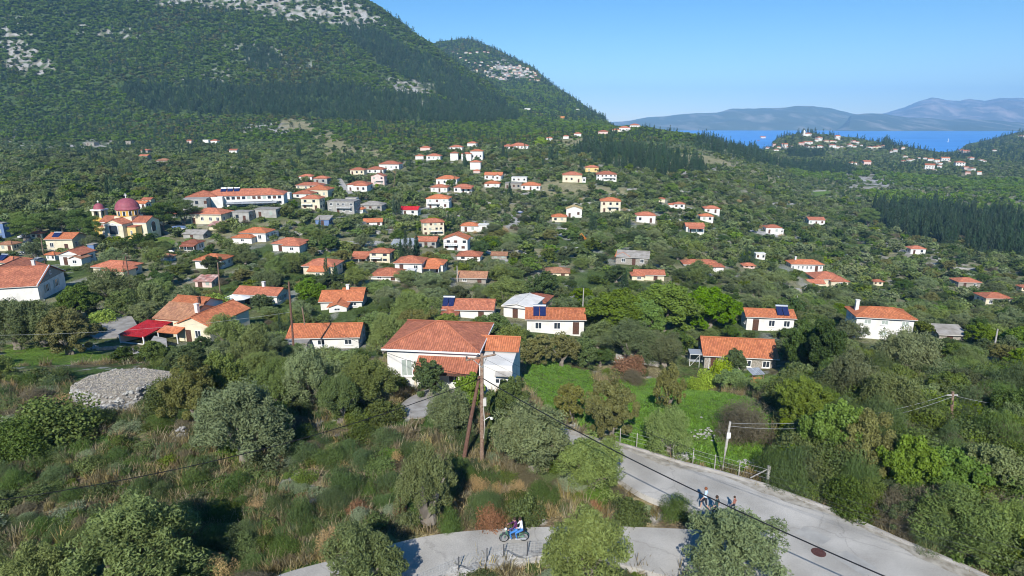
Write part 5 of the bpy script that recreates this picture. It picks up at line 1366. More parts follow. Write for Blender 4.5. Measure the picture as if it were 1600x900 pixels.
# ---- plants the photograph shows one by one (column, crown top, foot, crown width)
HAND = [
 ('olive', 378, 602, 736, 158, 'large round olive tree in the middle of the left field'),
 ('olive', 666, 698, 834, 104, 'olive tree with a thick gnarled trunk at the lane edge'),
 ('olive', 705, 602, 700, 84, 'olive tree just left of the leaning pole'),
 ('olive', 835, 634, 752, 150, 'wide olive tree right of the tall pole'),
 ('olive', 928, 692, 780, 128, 'olive tree between the wide olive and the road bend'),
 ('olive', 918, 800, 940, 150, 'olive tree beside the lane in front of the moped'),
 ('olive', 1142, 812, 930, 172, 'olive tree in the road fork below the walkers'),
 ('olive', 205, 802, 960, 215, 'big olive tree at the bottom left corner area'),
 ('olive', 560, 836, 960, 150, 'olive tree leaning over the lane at the bottom edge'),
 ('olive', 60, 855, 980, 120, 'olive tree cut by the bottom left corner'),
 ('olive', 566, 556, 640, 100, 'olive tree before the left end of the main house'),
 ('olive', 482, 540, 640, 104, 'olive tree in front of the ribbed orange roof'),
 ('olive', 432, 560, 640, 92, 'olive tree left of the one before the ribbed roof'),
 ('olive', 530, 585, 665, 80, 'low olive tree behind the rubble and field path'),
 ('round', 352, 545, 640, 84, 'tangled green tree below the scarlet carport'),
 ('brown', 300, 560, 668, 96, 'brownish tree right of the flat topped ruin'),
 ('scrub', 262, 575, 648, 74, 'brown green thicket above the flat topped ruin'),
 ('round', 410, 620, 700, 86, 'green tree touching the large round olive from behind'),
 ('olive', 350, 490, 548, 66, 'olive tree at the right end of the farmhouse'),
 ('olive', 398, 505, 575, 66, 'olive tree between farmhouse and ribbed roof house'),
 ('brown', 956, 580, 700, 84, 'tall yellowish brown tree with pale stems at the road'),
 ('brown', 893, 596, 664, 54, 'yellow brown tree left of the tall one by the road'),
 ('olive', 1048, 636, 716, 78, 'small olive tree with split trunk inside the lawn fence'),
 ('twig', 1170, 618, 690, 86, 'big brown leafless bush on the lawn'),
 ('brown', 1048, 565, 645, 48, 'thin greenish brown tree on the left of the lawn'),
 ('lemon', 1100, 574, 610, 42, 'small bright yellow green tree on the lawn edge'),
 ('dark', 1150, 540, 590, 44, 'dark tree standing against the stone farmhouse'),
 ('lemon', 1127, 552, 596, 36, 'light green shrub at the farmhouse door'),
 ('vivid', 968, 450, 528, 112, 'leftmost of three huge dense green trees'),
 ('vivid', 1040, 436, 522, 118, 'middle of three huge dense green trees'),
 ('vivid', 1112, 447, 520, 100, 'rightmost of three huge dense green trees'),
 ('vivid', 1008, 462, 534, 80, 'dense green tree in front of the three huge ones'),
 ('brown', 842, 520, 572, 62, 'left hedge tree behind the lawn wall'),
 ('brown', 878, 520, 574, 60, 'middle hedge tree behind the lawn'),
 ('round', 912, 522, 574, 56, 'right hedge tree behind the lawn'),
 ('olive', 985, 498, 572, 84, 'olive tree with bent grey branches before the huge trees'),
 ('olive', 1040, 515, 580, 72, 'olive tree behind the lawn fence line'),
 ('round', 792, 588, 668, 74, 'bright leafy tree right of the tall pole'),
 ('vivid', 735, 580, 640, 54, 'vine covered tree at the porch of the main house'),
 ('dark', 672, 560, 622, 58, 'dark tree at the left side of the porch'),
 ('rust', 985, 545, 585, 50, 'rust brown bush beside the concrete yard wall'),
 ('twig', 990, 575, 600, 40, 'grey leafless bush at the top of the lawn'),
 ('dark', 1254, 494, 590, 70, 'dark tall tree right of the house with water heater'),
 ('dark', 1292, 490, 600, 84, 'dark tree left of the two storey white house'),
 ('olive', 1330, 545, 640, 88, 'olive tree below the two storey white house'),
 ('olive', 1425, 512, 610, 110, 'broad olive tree right of the two storey white house'),
 ('olive', 1390, 580, 680, 110, 'olive tree in front of the broad olive'),
 ('twig', 1335, 580, 640, 66, 'leafless brown tree among the olives'),
 ('round', 1255, 590, 680, 84, 'green tree right of the lawn path'),
 ('round', 1300, 620, 740, 100, 'tall leafy tree on the slope above the gate'),
 ('brown', 1360, 640, 760, 100, 'brown green tree on the slope above the road'),
 ('olive', 1502, 772, 868, 160, 'big olive tree by the road at lower right'),
 ('olive', 1580, 790, 884, 110, 'olive tree cut by the right edge at lower right'),
 ('vivid', 1480, 700, 800, 110, 'dark leafy tree behind the big lower right olive'),
 ('round', 1545, 690, 800, 110, 'leafy tree at the right edge above the olives'),
 ('vivid', 1420, 675, 790, 90, 'leafy tree left of the slope pole foot'),
 ('lemon', 1535, 650, 700, 64, 'bright green tree right of the slope pole'),
 ('olive', 1450, 640, 700, 70, 'olive tree left of the slope pole'),
 ('round', 1580, 600, 690, 80, 'green tree below the dark red outbuilding'),
 ('broom', 1250, 700, 772, 96, 'tall broom thicket right of the lawn gate'),
 ('dry', 1262, 716, 750, 44, 'dry orange thistle on the slope above the road'),
 ('olive', 60, 470, 545, 96, 'large olive tree on the left below the gabled house'),
 ('brown', 100, 478, 556, 96, 'brown olive tree with forked trunk on the left'),
 ('olive', 20, 462, 548, 84, 'olive tree at the left edge below the gabled house'),
 ('olive', 170, 418, 486, 88, 'tall grey olive tree beside the long cream house'),
 ('olive', 188, 452, 498, 62, 'smaller olive tree left of the roadside pole'),
 ('vivid', 118, 440, 500, 66, 'dark leafy tree against the white gable wall'),
 ('olive', 232, 440, 490, 62, 'olive tree right of the roadside pole'),
 ('olive', 288, 446, 492, 62, 'olive tree below the patchwork shed'),
 ('lemon', 160, 478, 512, 50, 'yellow green tree above the threshing yard'),
 ('lemon', 335, 455, 490, 56, 'yellow green bush left of the three bay roof'),
 ('olive', 640, 455, 520, 84, 'olive tree behind the broad hipped roof, left'),
 ('brown', 650, 480, 540, 86, 'olive brown tree above the broad hipped roof'),
 ('olive', 600, 488, 560, 64, 'olive tree right of the ribbed orange roof'),
 ('round', 700, 490, 540, 60, 'green tree in front of the solar roofed house'),
 ('round', 765, 488, 545, 76, 'green tree between the solar roofs'),
 ('olive', 805, 505, 550, 50, 'small olive tree before the white shed'),
 ('dark', 847, 418, 472, 54, 'round dark tree behind the faded pyramid roof'),
 ('olive', 790, 430, 480, 74, 'olive tree above the white shed'),
 ('pine', 125, 328, 370, 40, 'pine tree behind the cream two storey house'),
 ('pine', 146, 338, 386, 30, 'pine tree leaning on the church front'),
 ('pine', 95, 330, 366, 38, 'pine tree left of the church group'),
 ('pine', 35, 340, 378, 36, 'pine tree beside the village square'),
 ('pine', 60, 334, 368, 34, 'pine tree behind the village square'),
 ('dark', 215, 362, 392, 52, 'dark round tree in front of the church'),
 ('pine', 252, 316, 362, 44, 'pine tree right of the church'),
 ('pine', 285, 312, 352, 46, 'pine tree left of the yellow hipped house'),
 ('cypress', 710, 280, 298, 6, 'tiny dark cypress beside the pale orange roof'),
 ('lemon', 846, 211, 226, 20, 'bright yellow green tree on the upper village edge'),
 ('vivid', 1050, 284, 303, 27, 'round bright green tree alone on the terraces'),
 ('pine', 1358, 326, 356, 28, 'tall pine beside the low farmhouse'),
 ('bramble', 75, 610, 700, 130, 'dark bramble mound left of the flat topped ruin'),
 ('bramble', 20, 640, 720, 90, 'bramble mound at the left edge'),
 ('dry', 345, 858, 910, 50, 'large dry orange thistle clump at the bottom'),
 ('dry', 515, 818, 868, 46, 'dry orange thistle near the lane start'),
 ('dry', 395, 775, 806, 34, 'dry orange thistle between two dark shadows'),
 ('dry', 620, 700, 728, 24, 'small dry orange thistle left of the gnarled olive'),
 ('dry', 748, 735, 770, 34, 'dry orange thistle right of the pole feet'),
 ('dry', 805, 742, 775, 30, 'dry brown thistle below the wide olive'),
 ('rust', 768, 788, 832, 56, 'rust brown bush at the edge of the lane'),
 ('rust', 625, 780, 810, 30, 'rust brown patch of bush left of the gnarled trunk'),
 ('rust', 760, 640, 660, 24, 'rusty shrub beside the field path'),
 ('rust', 1505, 640, 668, 44, 'rust brown bush right of the slope pole'),
 ('rust', 930, 776, 800, 18, 'small orange bush in the road fork'),
 ('broom', 760, 760, 815, 66, 'green broom bush right of the gnarled olive'),
 ('broom', 700, 790, 838, 44, 'broom bush between gnarled trunk and lane'),
 ('broom', 335, 815, 860, 60, 'green broom bush in the dark lower left shade'),
 ('broom', 540, 735, 780, 60, 'broom bush in the middle of the field'),
 ('broom', 465, 775, 828, 60, 'broom bush left of centre in the field'),
 ('bramble', 820, 770, 825, 60, 'leafy bramble at the lane edge under the wide olive'),
 ('bramble', 600, 620, 660, 60, 'bramble below the olive before the main house'),
 ('sage', 495, 760, 785, 40, 'pale sage bush in the middle of the field'),
 ('sage', 560, 795, 822, 46, 'pale sage bush near the lane'),
 ('sage', 105, 785, 815, 56, 'pale sage bush in the lower left field'),
 ('broom', 1055, 775, 812, 60, 'green bush in the wedge of the road fork'),
 ('bramble', 985, 775, 822, 60, 'leafy bush in the wedge between lane and road'),
]
for kind, cx, yt, yb, w_, lb in HAND:
    plant_px(kind, cx, yt, yb, w_, lb)

# ---------------------------------------------------------------- planting by zones
# keep-out: houses' outlines, roads, lawns, and what would hide the houses seen in the photograph
ROADP = [[(p.x, p.y) for p in RL] + [(p.x, p.y) for p in RR[::-1]]]
LANEP = world_poly([(380, 925), (430, 893), (560, 860), (640, 836), (700, 826), (850, 817), (1060, 820), (1150, 824), (1150, 905), (1060, 905), (990, 885), (870, 874), (760, 884), (680, 905), (640, 925)])
YARD = world_poly([(600, 655), (640, 618), (740, 595), (770, 620), (690, 640), (665, 660)])
TRACKS = [world_poly(p) for p in ([(716, 360), (734, 360), (765, 392), (812, 408), (812, 416), (790, 412), (748, 390)], [(28, 472), (40, 355), (25, 352), (72, 470)], [(520, 284), (532, 276), (556, 302), (540, 307)], [(530, 376), (600, 375), (600, 385), (530, 387)], [(0, 572), (185, 570), (240, 585), (180, 600), (100, 588), (0, 584)],
                                   [(130, 520), (215, 505), (230, 550), (150, 552)], [(100, 570), (240, 572), (230, 645), (130, 650)],
                                   [(1080, 572), (1205, 578), (1245, 596), (1228, 632), (1150, 608), (1080, 586)])]
def keepout(X, Y, pad=0.0):
    m = _mask(ROADP + [LANEP, YARD] + TRACKS, X, Y) | _mask(LAWNS, X, Y)
    for h in HOUSES:
        if h.get('tiny') and False: continue
        dx, dy = X - h['base'].x, Y - (h['base'].y + h['D'] * .5)
        m |= (dx * dx + dy * dy) < (h['R'] + pad) ** 2
    return m
def keepout_r(X, Y, pad, W):
    m = keepout(X, Y, pad)
    for dx, dy in ((1, 0), (-1, 0), (0, 1), (0, -1)): m |= _mask(ROADP + [LANEP, YARD] + LAWNS, X + dx * W * .5, Y + dy * W * .5)
    return m
HB = np.array([[h['x0'], h['x1'], h['yt'], h['yb'], h['Y']] for h in HOUSES])
def hides(X, Y, Z, W, H, frac=.20):
    """True where a plant would cover the upper part of a house behind it"""
    bx, by = project(X, Y, Z); tx, ty = project(X, Y, Z + H)
    dep = depth_of(X, Y, Z); hw = W / dep * F_PX * .5
    out = np.zeros(X.shape, bool)
    for x0, x1, yt, yb, hy in HB:
        nearer = Y < hy + 1
        ov = (bx + hw * .7 > x0) & (bx - hw * .7 < x1)
        cut = yt + (yb - yt) * (1 - frac)
        out |= nearer & ov & (ty < cut) & (by > yt - 1)
    return out
PXL = [(1019, 600), (1215, 655), (1190, 745)]

def scatter(n, ymin, ymax, seed, tlim=.96, pw=1.0):
    r = np.random.default_rng(seed)
    Y = np.exp(r.uniform(math.log(ymin), math.log(ymax), n)) if pw == 0 else (ymin ** (pw + 1) + (ymax ** (pw + 1) - ymin ** (pw + 1)) * r.random(n)) ** (1 / (pw + 1))
    X = r.uniform(-tlim, tlim, n) * (Y + 6)
    return X, Y, r

def seg_poly(pts): return world_poly(pts)
CYP_PX = [  # belts of cypress and pine seen in the photograph
 [(190, 128), (230, 135), (330, 128), (370, 140), (520, 135), (600, 150), (700, 160), (800, 170), (810, 190), (740, 195), (600, 192), (500, 186), (400, 180), (330, 182), (250, 180), (200, 160)],
 [(533, 45), (600, 60), (680, 95), (760, 145), (790, 165), (700, 155), (620, 120), (560, 80)], [(380, 80), (430, 78), (440, 110), (390, 112)],
 [(905, 222), (960, 232), (1040, 238), (1090, 250), (1100, 272), (1040, 276), (950, 262), (900, 240)],
 [(1366, 325), (1440, 320), (1540, 335), (1600, 340), (1600, 405), (1520, 395), (1440, 375), (1370, 355)],
 [(1060, 205), (1090, 205), (1140, 222), (1200, 250), (1260, 258), (1330, 262), (1330, 272), (1240, 268), (1150, 250), (1080, 232)],
 [(1200, 213), (1320, 212), (1330, 219), (1200, 222)], [(1230, 236), (1290, 238), (1290, 246), (1230, 246)], [(1378, 224), (1392, 224), (1392, 236), (1378, 236)]]
VIV_PX = [[(1240, 262), (1330, 268), (1420, 276), (1600, 282), (1600, 300), (1400, 292), (1290, 282), (1230, 270)], [(1330, 300), (1600, 300), (1600, 330), (1400, 322)]]
CYPP = [world_poly(p) for p in CYP_PX]; VIVP = [world_poly(p) for p in VIV_PX]

# near and middle zone: candidates become individuals while a kind's quota lasts, the rest joins its mass
mid = []
def dart(X, Y, W, keep, cell=3.0):
    """thin out plants that stand too close (grid dart throwing)"""
    occ = {}; out = []
    for i in range(len(X)):
        if not keep[i]: continue
        w = W[i]; c = max(cell, .1); gx, gy = int(X[i] // c), int(Y[i] // c); ok = True
        R = int(math.ceil(w * .95 / c)) + 1
        for a in range(gx - R, gx + R + 1):
            for b_ in range(gy - R, gy + R + 1):
                for (x, y, w2) in occ.get((a, b_), ()):
                    if (x - X[i]) ** 2 + (y - Y[i]) ** 2 < ((w + w2) * .36) ** 2: ok = False; break
                if not ok: break
            if not ok: break
        if ok: occ.setdefault((gx, gy), []).append((X[i], Y[i], w)); out.append(i)
    return np.array(out, int)

# (1) trees 52..560 m
X, Y, r = scatter(26000, 50, 560, 101, .95, .55)
Z = ground(X, Y)
W = r.uniform(2.6, 5.8, len(X)) * np.clip(.66 + Y / 230, .7, 1.4); H = W * r.uniform(.5, .8, len(X))
xi, yi = project(X, Y, Z)
keep = ~keepout_r(X, Y, 1.0, W) & ~(hides(X, Y, Z, W, H) & (r.random(len(X)) < .97)) & (abs(xi - 800) < 880)
dens = .28 + .70 * sstep(.34, .56, fbm(X / 20, Y / 24, 91, 3))
dens = np.where((xi > 1180) & (Y < 150), 1.0, dens)
dens = np.maximum(dens, sstep(-.12, -.3, X / Y) * sstep(240, 300, Y) * .95)
dens *= np.where(_mask(DRYS, X, Y, 2) , .12, 1) * (1 - .75 * rockiness(X, Y) * (Y > 150))
# the open field in front: few trees
field = (Y < 60) & (xi < 1180)
dens = np.where(field, .0, dens)
for h in PLANTS: keep &= ~(((X - h['X']) ** 2 + (Y - h['Y']) ** 2) < ((h['W'] + W) * .33) ** 2)
keep &= r.random(len(X)) < dens
incyp = _mask(CYPP, X, Y, 1.0); inviv = _mask(VIVP, X, Y)
idx = dart(X, Y, W, keep)
u = r.random(len(X)); g = fbm(X / 60, Y / 60, 131, 2)
for i in idx:
    if incyp[i] and u[i] < .9: k_ = 'cypress'; w = W[i] * .42; h = w * r.uniform(2.6, 4.6)
    elif inviv[i]: k_ = 'vivid'; w, h = W[i], H[i]
    else:
        uu = u[i] * .8 + (g[i] - .5) * .6
        k_ = 'olive' if uu < .40 else 'round' if uu < .56 else 'dark' if uu < .68 else 'scrub' if uu < .80 else 'brown' if uu < .86 else 'olive'
        w, h = W[i], H[i]
        if k_ == 'scrub': w *= .8; h *= .6
        if u[i] > .988 and xi[i] < 1200: k_ = 'cypress'; w *= .35; h = w * 4
    if k_ == 'cypress':
        mid.append((k_, X[i], Y[i], Z[i], w, h))
        for q in range(2):
            xx, yy = X[i] + r.uniform(-2.4, 2.4), Y[i] + r.uniform(-2.4, 2.4); w2 = w * r.uniform(.7, 1.1); mid.append((k_, xx, yy, float(ground(xx, yy)), w2, h * r.uniform(.6, 1)))
    else: mid.append((k_, X[i], Y[i], Z[i], w, h))
# (1b) underwood between the trees 52..560
X, Y, r = scatter(30000, 50, 560, 202, .95, .45)
Z = ground(X, Y); W = r.uniform(1.0, 2.6, len(X)) * np.clip(.7 + Y / 300, .8, 1.7); H = W * r.uniform(.4, .75, len(X)); xi, yi = project(X, Y, Z)
keep = ~keepout_r(X, Y, -.5, W) & ~(hides(X, Y, Z, W, H, .2)) & (abs(xi - 800) < 860)
dens = (.12 + .6 * sstep(.42, .6, fbm(X / 12, Y / 14, 95, 3))) * np.where(_mask(DRYS, X, Y, 2), .15, 1)
keep &= (r.random(len(X)) < dens) & ~((Y < 60) & (xi < 1180))
idx = dart(X, Y, W * .8, keep, 2.0)
for i in idx:
    q = r.random(); k_ = 'scrub' if q < .42 else 'bramble' if q < .72 else 'dark' if q < .8 else 'sage' if q < .85 else 'twig' if q < .92 else 'dry' if q < .93 else 'broom'
    mid.append((k_, X[i], Y[i], Z[i], W[i], H[i]))
# (2) the open field: bushes, thistles, brooms
X, Y, r = scatter(16000, 24, 66, 303, 1.0, .8)
Z = ground(X, Y); W = r.uniform(.8, 3.1, len(X)); H = W * r.uniform(.38, .62, len(X)); xi, yi = project(X, Y, Z)
W = np.where((xi > 1190), W * .6, W); keep = ~keepout_r(X, Y, .6, np.where(xi > 1190, W * 2.6, W * 1.1)) & ~hides(X, Y, Z, W, H, .3) & (abs(xi - 800) < 900)
openf = ((xi > 330) & (xi < 700) & (yi > 640) & (yi < 760)) | ((xi > 130) & (xi < 330) & (yi > 640) & (yi < 700))
keep &= (r.random(len(X)) < np.where(openf, .18, .95) * (.55 + .6 * sstep(.35, .6, fbm(X / 5, Y / 5, 97, 3))))
idx = dart(X, Y, W * .72, keep, 1.2)
right = xi > 1190
for i in idx:
    q = r.random()
    if right[i]: k_ = 'bramble' if q < .35 else 'scrub' if q < .6 else 'round' if q < .8 else 'broom' if q < .93 else 'twig'; sc = 2.6
    else: k_ = 'scrub' if q < .24 else 'bramble' if q < .52 else 'broom' if q < .82 else 'sage' if q < .88 else 'twig' if q < .94 else 'dry' if q < .96 else 'rust' if q < .962 else 'scrub'; sc = 1.0
    mid.append((k_, X[i], Y[i], Z[i], W[i] * sc, H[i] * sc * (1.3 if k_ == 'broom' else 1)))

QUOTA = dict(olive=225, round=150, dark=110, brown=60, cypress=170, pine=20, scrub=220, bramble=200, broom=110, sage=70, twig=70, dry=30, rust=12, vivid=40, lemon=20)
cnt = {}
mass = {}
mid.sort(key=lambda p: -p[4] * max(p[4], p[5]) / (p[2] ** 2))
for k_, x, y, z, w, h in mid:
    sx, sy = project(x, y, z + h * .5)
    if cnt.get(k_, 0) < QUOTA.get(k_, 100) and -15 < sx < 1615 and -10 < sy < 930:
        cnt[k_] = cnt.get(k_, 0) + 1; add_plant(k_, x, y, w, h, None, z)
    else: mass.setdefault(k_, []).append((x, y, z, w, h))

# (3) far masses: the rest of the valley, the hillside
X, Y, r = scatter(150000, 520, 2500, 404, .98, .5)
Z = ground(X, Y); xi, yi = project(X, Y, Z)
W = r.uniform(4.0, 8.0, len(X)) * np.clip(Y / 900, .72, 1.9)
vis = (abs(xi - 800) < 850) & (yi > -60) & (Z > SEA_Z + 3)
rock = rockiness(X, Y)
hillside = sstep(-8, 18, Z)
incyp = _mask(CYPP, X, Y, 1.5); inviv = _mask(VIVP, X, Y)
dens = np.where(hillside > .5, 1.0, .45 + .5 * sstep(.4, .6, fbm(X / 60, Y / 80, 92, 3))) * (1 - .80 * sstep(.35, .8, rock)) * np.where(_mask(DRYS, X, Y, 2), .1, 1)
keep = vis & (r.random(len(X)) < dens) & ~keepout(X, Y, 1) & ~hides(X, Y, Z, W, W * .6, .4)
u = r.random(len(X)); g = fbm(X / 120, Y / 170, 133, 3)
for i in np.nonzero(keep)[0]:
    if incyp[i] and u[i] < .85: mass.setdefault('cypress', []).append((X[i], Y[i], Z[i], W[i] * .55, W[i] * r.uniform(.9, 1.6)))
    elif inviv[i]: mass.setdefault('vivid', []).append((X[i], Y[i], Z[i], W[i] * 1.1, W[i] * .8))
    elif hillside[i] > .5:
        q = u[i] + (g[i] - .5) * 1.3
        k_ = 'dark' if q < .20 else 'vivid' if q < .80 else 'scrub' if q < .93 else 'cypress' if u[i] > .86 else 'round'
        if k_ == 'cypress': mass.setdefault(k_, []).append((X[i], Y[i], Z[i], W[i] * .5, W[i] * 1.1))
        else: k_ = 'brown' if (g[i] > .60 and u[i] < .3) else k_; mass.setdefault(k_, []).append((X[i], Y[i], Z[i], W[i] * 1.0, W[i] * .6))
    else:
        q = u[i] + (g[i] - .5) * .5
        k_ = 'olive' if q < .45 else 'dark' if q < .62 else 'round' if q < .75 else 'scrub' if q < .97 else 'cypress'
        mass.setdefault(k_, []).append((X[i], Y[i], Z[i], W[i] * .85 * (.5 if k_ == 'cypress' else 1), W[i] * .6 * (2 if k_ == 'cypress' else 1)))
# grass and weeds of the open ground: nobody could count them
def grass_proto(name, m, seed, n=60, h=.34, spread=.5):
    r = np.random.default_rng(seed)
    P = np.stack([r.normal(0, spread * .35, n), r.normal(0, spread * .35, n), np.zeros(n)], 1)
    a = r.random(n) * 6.28; lean = r.normal(0, .35, (n, 2)); hh = h * (.5 + r.random(n))
    T = P + np.stack([lean[:, 0] * hh, lean[:, 1] * hh, hh], 1); w = .018 + .012 * r.random(n)
    D = np.stack([np.cos(a) * w, np.sin(a) * w, np.zeros(n)], 1)
    V = np.stack([P - D, P + D, T + D * .3, T - D * .3], 1).reshape(-1, 3)
    return np_mesh(name, V, np.arange(n * 4).reshape(n, 4), m, tint=r.random(n))
X, Y, r = scatter(80000, 22, 75, 505, 1.0, .3)
Z = ground(X, Y); xi, yi = project(X, Y, Z)
keep = (abs(xi - 800) < 850) & (yi < 960) & ~_mask(ROADP + [LANEP, YARD] + TRACKS[4:], X, Y) & ~_mask(LAWNS, X, Y)
for h in HOUSES[:]:
    if h['Y'] < 130: keep &= ((X - h['base'].x) ** 2 + (Y - h['base'].y) ** 2) > (h['R'] * .75) ** 2
keep &= r.random(len(X)) < (.08 + .75 * sstep(.42, .62, fbm(X / 4, Y / 4, 99, 3))) * .6
GRASS = [(X[i], Y[i], Z[i], r.uniform(.7, 1.6), r.uniform(.6, 1.5)) for i in np.nonzero(keep)[0]]
Xl, Yl, r = scatter(26000, 38, 110, 606, .6, .3)
keep = _mask(LAWNS[:2], Xl, Yl); Zl = ground(Xl, Yl)
LAWNG = [(Xl[i], Yl[i], Zl[i], r.uniform(.7, 1.5), r.uniform(.25, .7)) for i in np.nonzero(keep)[0]]

# ---- individuals
print('individual plants', len(PLANTS), cnt, 'masses', {k_: len(v) for k_, v in mass.items()}, 'grass', len(GRASS), len(LAWNG))
LABS = {}
BIG = [h for h in HOUSES if h.get('lab')]
LMK = []
for h in BIG:
    ws = h['lab'].split(); LMK.append(((h['x0'] + h['x1']) / 2, (h['yt'] + h['yb']) / 2, h['Y'], h['lab'].replace(' of the picture', '')))
for hp in HAND:
    LMK.append((hp[1], (hp[2] + hp[3]) / 2, None, 'the ' + hp[5]))
def short(lb, n):
    w = lb.split()[:n]
    while w and w[-1] in ('a', 'the', 'of', 'with', 'and', 'in', 'on', 'at', 'to', 'by', 'its', 'left', 'right', 'for', 'from', 'two', 'below', 'beside', 'behind', 'above', 'before', 'between', 'just', 'his', 'under', 'among', 'near', 'joined', 'half', 'wide', 'small', 'big', 'low', 'long', 'grey', 'white', 'red', 'orange', 'cream', 'dark', 'bright', 'bare', 'pale', 'three', 'over', 'carrying', 'an'): w.pop()
    s = ' '.join(w)
    return s if s.startswith('the ') else 'the ' + s
ORD = ['', 'second ', 'third ', 'fourth ', 'fifth ', 'sixth ', 'seventh ', 'eighth ', 'ninth ', 'tenth ', 'eleventh ', 'twelfth ']
SHORTS = {}
def unique_short(lb):
    if lb in SHORTS: return SHORTS[lb]
    for n in range(5, 14):
        s = short(lb, n)
        if s not in SHORTS.values() and sum(1 for l in LMK if short(l[3], n) == s) == 1: break
    SHORTS[lb] = s; return s
groups_ = {}
for p in PLANTS:
    if p['label']: continue
    sx, sy = project(p['X'], p['Y'], p['Z'] + p['H'] * .5); p['sx'], p['sy'] = sx, sy
    best = min(LMK, key=lambda l: math.hypot((l[0] - sx), (l[1] - sy) * 1.6))
    dx, dy = sx - best[0], sy - best[1]
    rel = ('right of' if dx > 0 else 'left of') if abs(dx) > abs(dy) * 1.3 else ('above' if dy < 0 else 'below')
    groups_.setdefault((p['kind'], rel, best[3]), []).append((math.hypot(dx, dy), id(p), p))
for (k_, rel, lb), lst in groups_.items():
    lst.sort(key=lambda a: a[0])
    sl = unique_short(lb)
    for j, (_, _, p) in enumerate(lst):
        o_ = ORD[j] if j < len(ORD) else None
        if len(lst) == 1: t = f"{LOOK[k_]} {rel} {sl}"
        elif j == 0: t = f"{LOOK[k_]} nearest {rel} {sl}"
        elif o_: t = f"{LOOK[k_]}, {o_.strip()} nearest {rel} {sl}"
        else: t = f"{LOOK[k_]} among many {rel} {sl}"
        w = t.split()
        p['label'] = ' '.join(w[:16])
for p in PLANTS:
    px = p['px']; lod = 0 if px > 62 else 1 if px > 24 else 2 if px > 10 else 3
    nv = 4 if lod == 0 else 3
    v = int(abs(p['X'] * 13 + p['Y'] * 7)) % nv if p['var'] is None else p['var']
    e = empty(NAMES[p['kind']], (p['X'], p['Y'], p['Z'] - .04 * p['H']), random.uniform(0, 6.28))
    tag(e, p['label'], CATS[p['kind']], GRP[p['kind']])
    # clump widths: crowns fill about .86 of the unit
    k_ = 1.20 if p['kind'] == 'olive' else 1.12
    c = link('crown' if KINDS[p['kind']][0] != 'bush' else 'foliage', crown_mesh(p['kind'], lod, v), e)
    c.scale = (p['W'] * k_, p['W'] * k_, p['H'] * 1.06)
    gn = 'gnarled trunk at' in p['label']
    if gn: c.location = (0, 0, p['H'] * .16); c.scale = (c.scale[0], c.scale[1], p['H'] * .92)
    if px > 14 and KINDS[p['kind']][0] not in ('bush', 'cypress'):
        t_ = link('trunk', trunk_mesh(p['kind'], lod, v), e); t_.scale = (p['W'] * (1.9 if gn else 1), p['W'] * (1.9 if gn else 1), p['H'] * (1.25 if gn else 1))
    elif px > 30:
        t_ = link('stem', trunk_mesh(p['kind'], lod, v), e); t_.scale = (p['W'], p['W'], p['H'])

# ---- masses: one object each, geometry nodes setting copies of a few plants on its points
def mass_object(name, protos, pts, label, cat):
    pts = np.array(pts, dtype=np.float32)
    me = bpy.data.meshes.new(name); me.vertices.add(len(pts)); me.vertices.foreach_set('co', pts[:, :3].ravel())
    r = np.random.default_rng(len(pts))
    sc = np.stack([pts[:, 3], pts[:, 3], pts[:, 4]], 1)
    a = me.attributes.new('scl', 'FLOAT_VECTOR', 'POINT'); a.data.foreach_set('vector', sc.astype(np.float32).ravel())
    rt = np.stack([r.normal(0, .05, len(pts)), r.normal(0, .05, len(pts)), r.uniform(0, 6.28, len(pts))], 1)
    a = me.attributes.new('rot', 'FLOAT_VECTOR', 'POINT'); a.data.foreach_set('vector', rt.astype(np.float32).ravel())
    a = me.attributes.new('idx', 'INT', 'POINT'); a.data.foreach_set('value', r.integers(0, len(protos), len(pts)).astype(np.int32))
    me.update()
    o = link(name, me)
    coll = bpy.data.collections.new(name + '_kinds')
    for i, m in enumerate(protos):
        q = bpy.data.objects.new(f'{name}_kind_{i}', m); coll.objects.link(q)
    ng = bpy.data.node_groups.new(name + '_planting', 'GeometryNodeTree')
    ng.interface.new_socket('Geometry', in_out='INPUT', socket_type='NodeSocketGeometry'); ng.interface.new_socket('Geometry', in_out='OUTPUT', socket_type='NodeSocketGeometry')
    N, L = ng.nodes, ng.links
    gi = N.new('NodeGroupInput'); go = N.new('NodeGroupOutput')
    ip = N.new('GeometryNodeInstanceOnPoints'); ci = N.new('GeometryNodeCollectionInfo'); ci.inputs['Collection'].default_value = coll
    ci.inputs['Separate Children'].default_value = True; ci.inputs['Reset Children'].default_value = True; ci.transform_space = 'ORIGINAL'
    def na(nm, ty):
        n = N.new('GeometryNodeInputNamedAttribute'); n.data_type = ty; n.inputs['Name'].default_value = nm; return n.outputs['Attribute']
    L.new(gi.outputs[0], ip.inputs['Points']); L.new(ci.outputs[0], ip.inputs['Instance']); ip.inputs['Pick Instance'].default_value = True
    L.new(na('idx', 'INT'), ip.inputs['Instance Index']); L.new(na('scl', 'FLOAT_VECTOR'), ip.inputs['Scale'])
    er = N.new('FunctionNodeEulerToRotation'); L.new(na('rot', 'FLOAT_VECTOR'), er.inputs[0]); L.new(er.outputs[0], ip.inputs['Rotation'])
    L.new(ip.outputs[0], go.inputs[0])
    md = o.modifiers.new('planting', 'NODES'); md.node_group = ng
    return tag(o, kind='stuff')
STUFF = dict(olive='olive_groves', round='leafy_woodland', vivid='green_maquis', dark='evergreen_woodland', brown='autumn_thicket', twig='leafless_thicket', cypress='cypress_woods', pine='pine_woods', scrub='scrubland', broom='broom_thicket', dry='dry_weeds', sage='sage_scrub', bramble='bramble_thicket', rust='rusty_weeds', lemon='orchard')
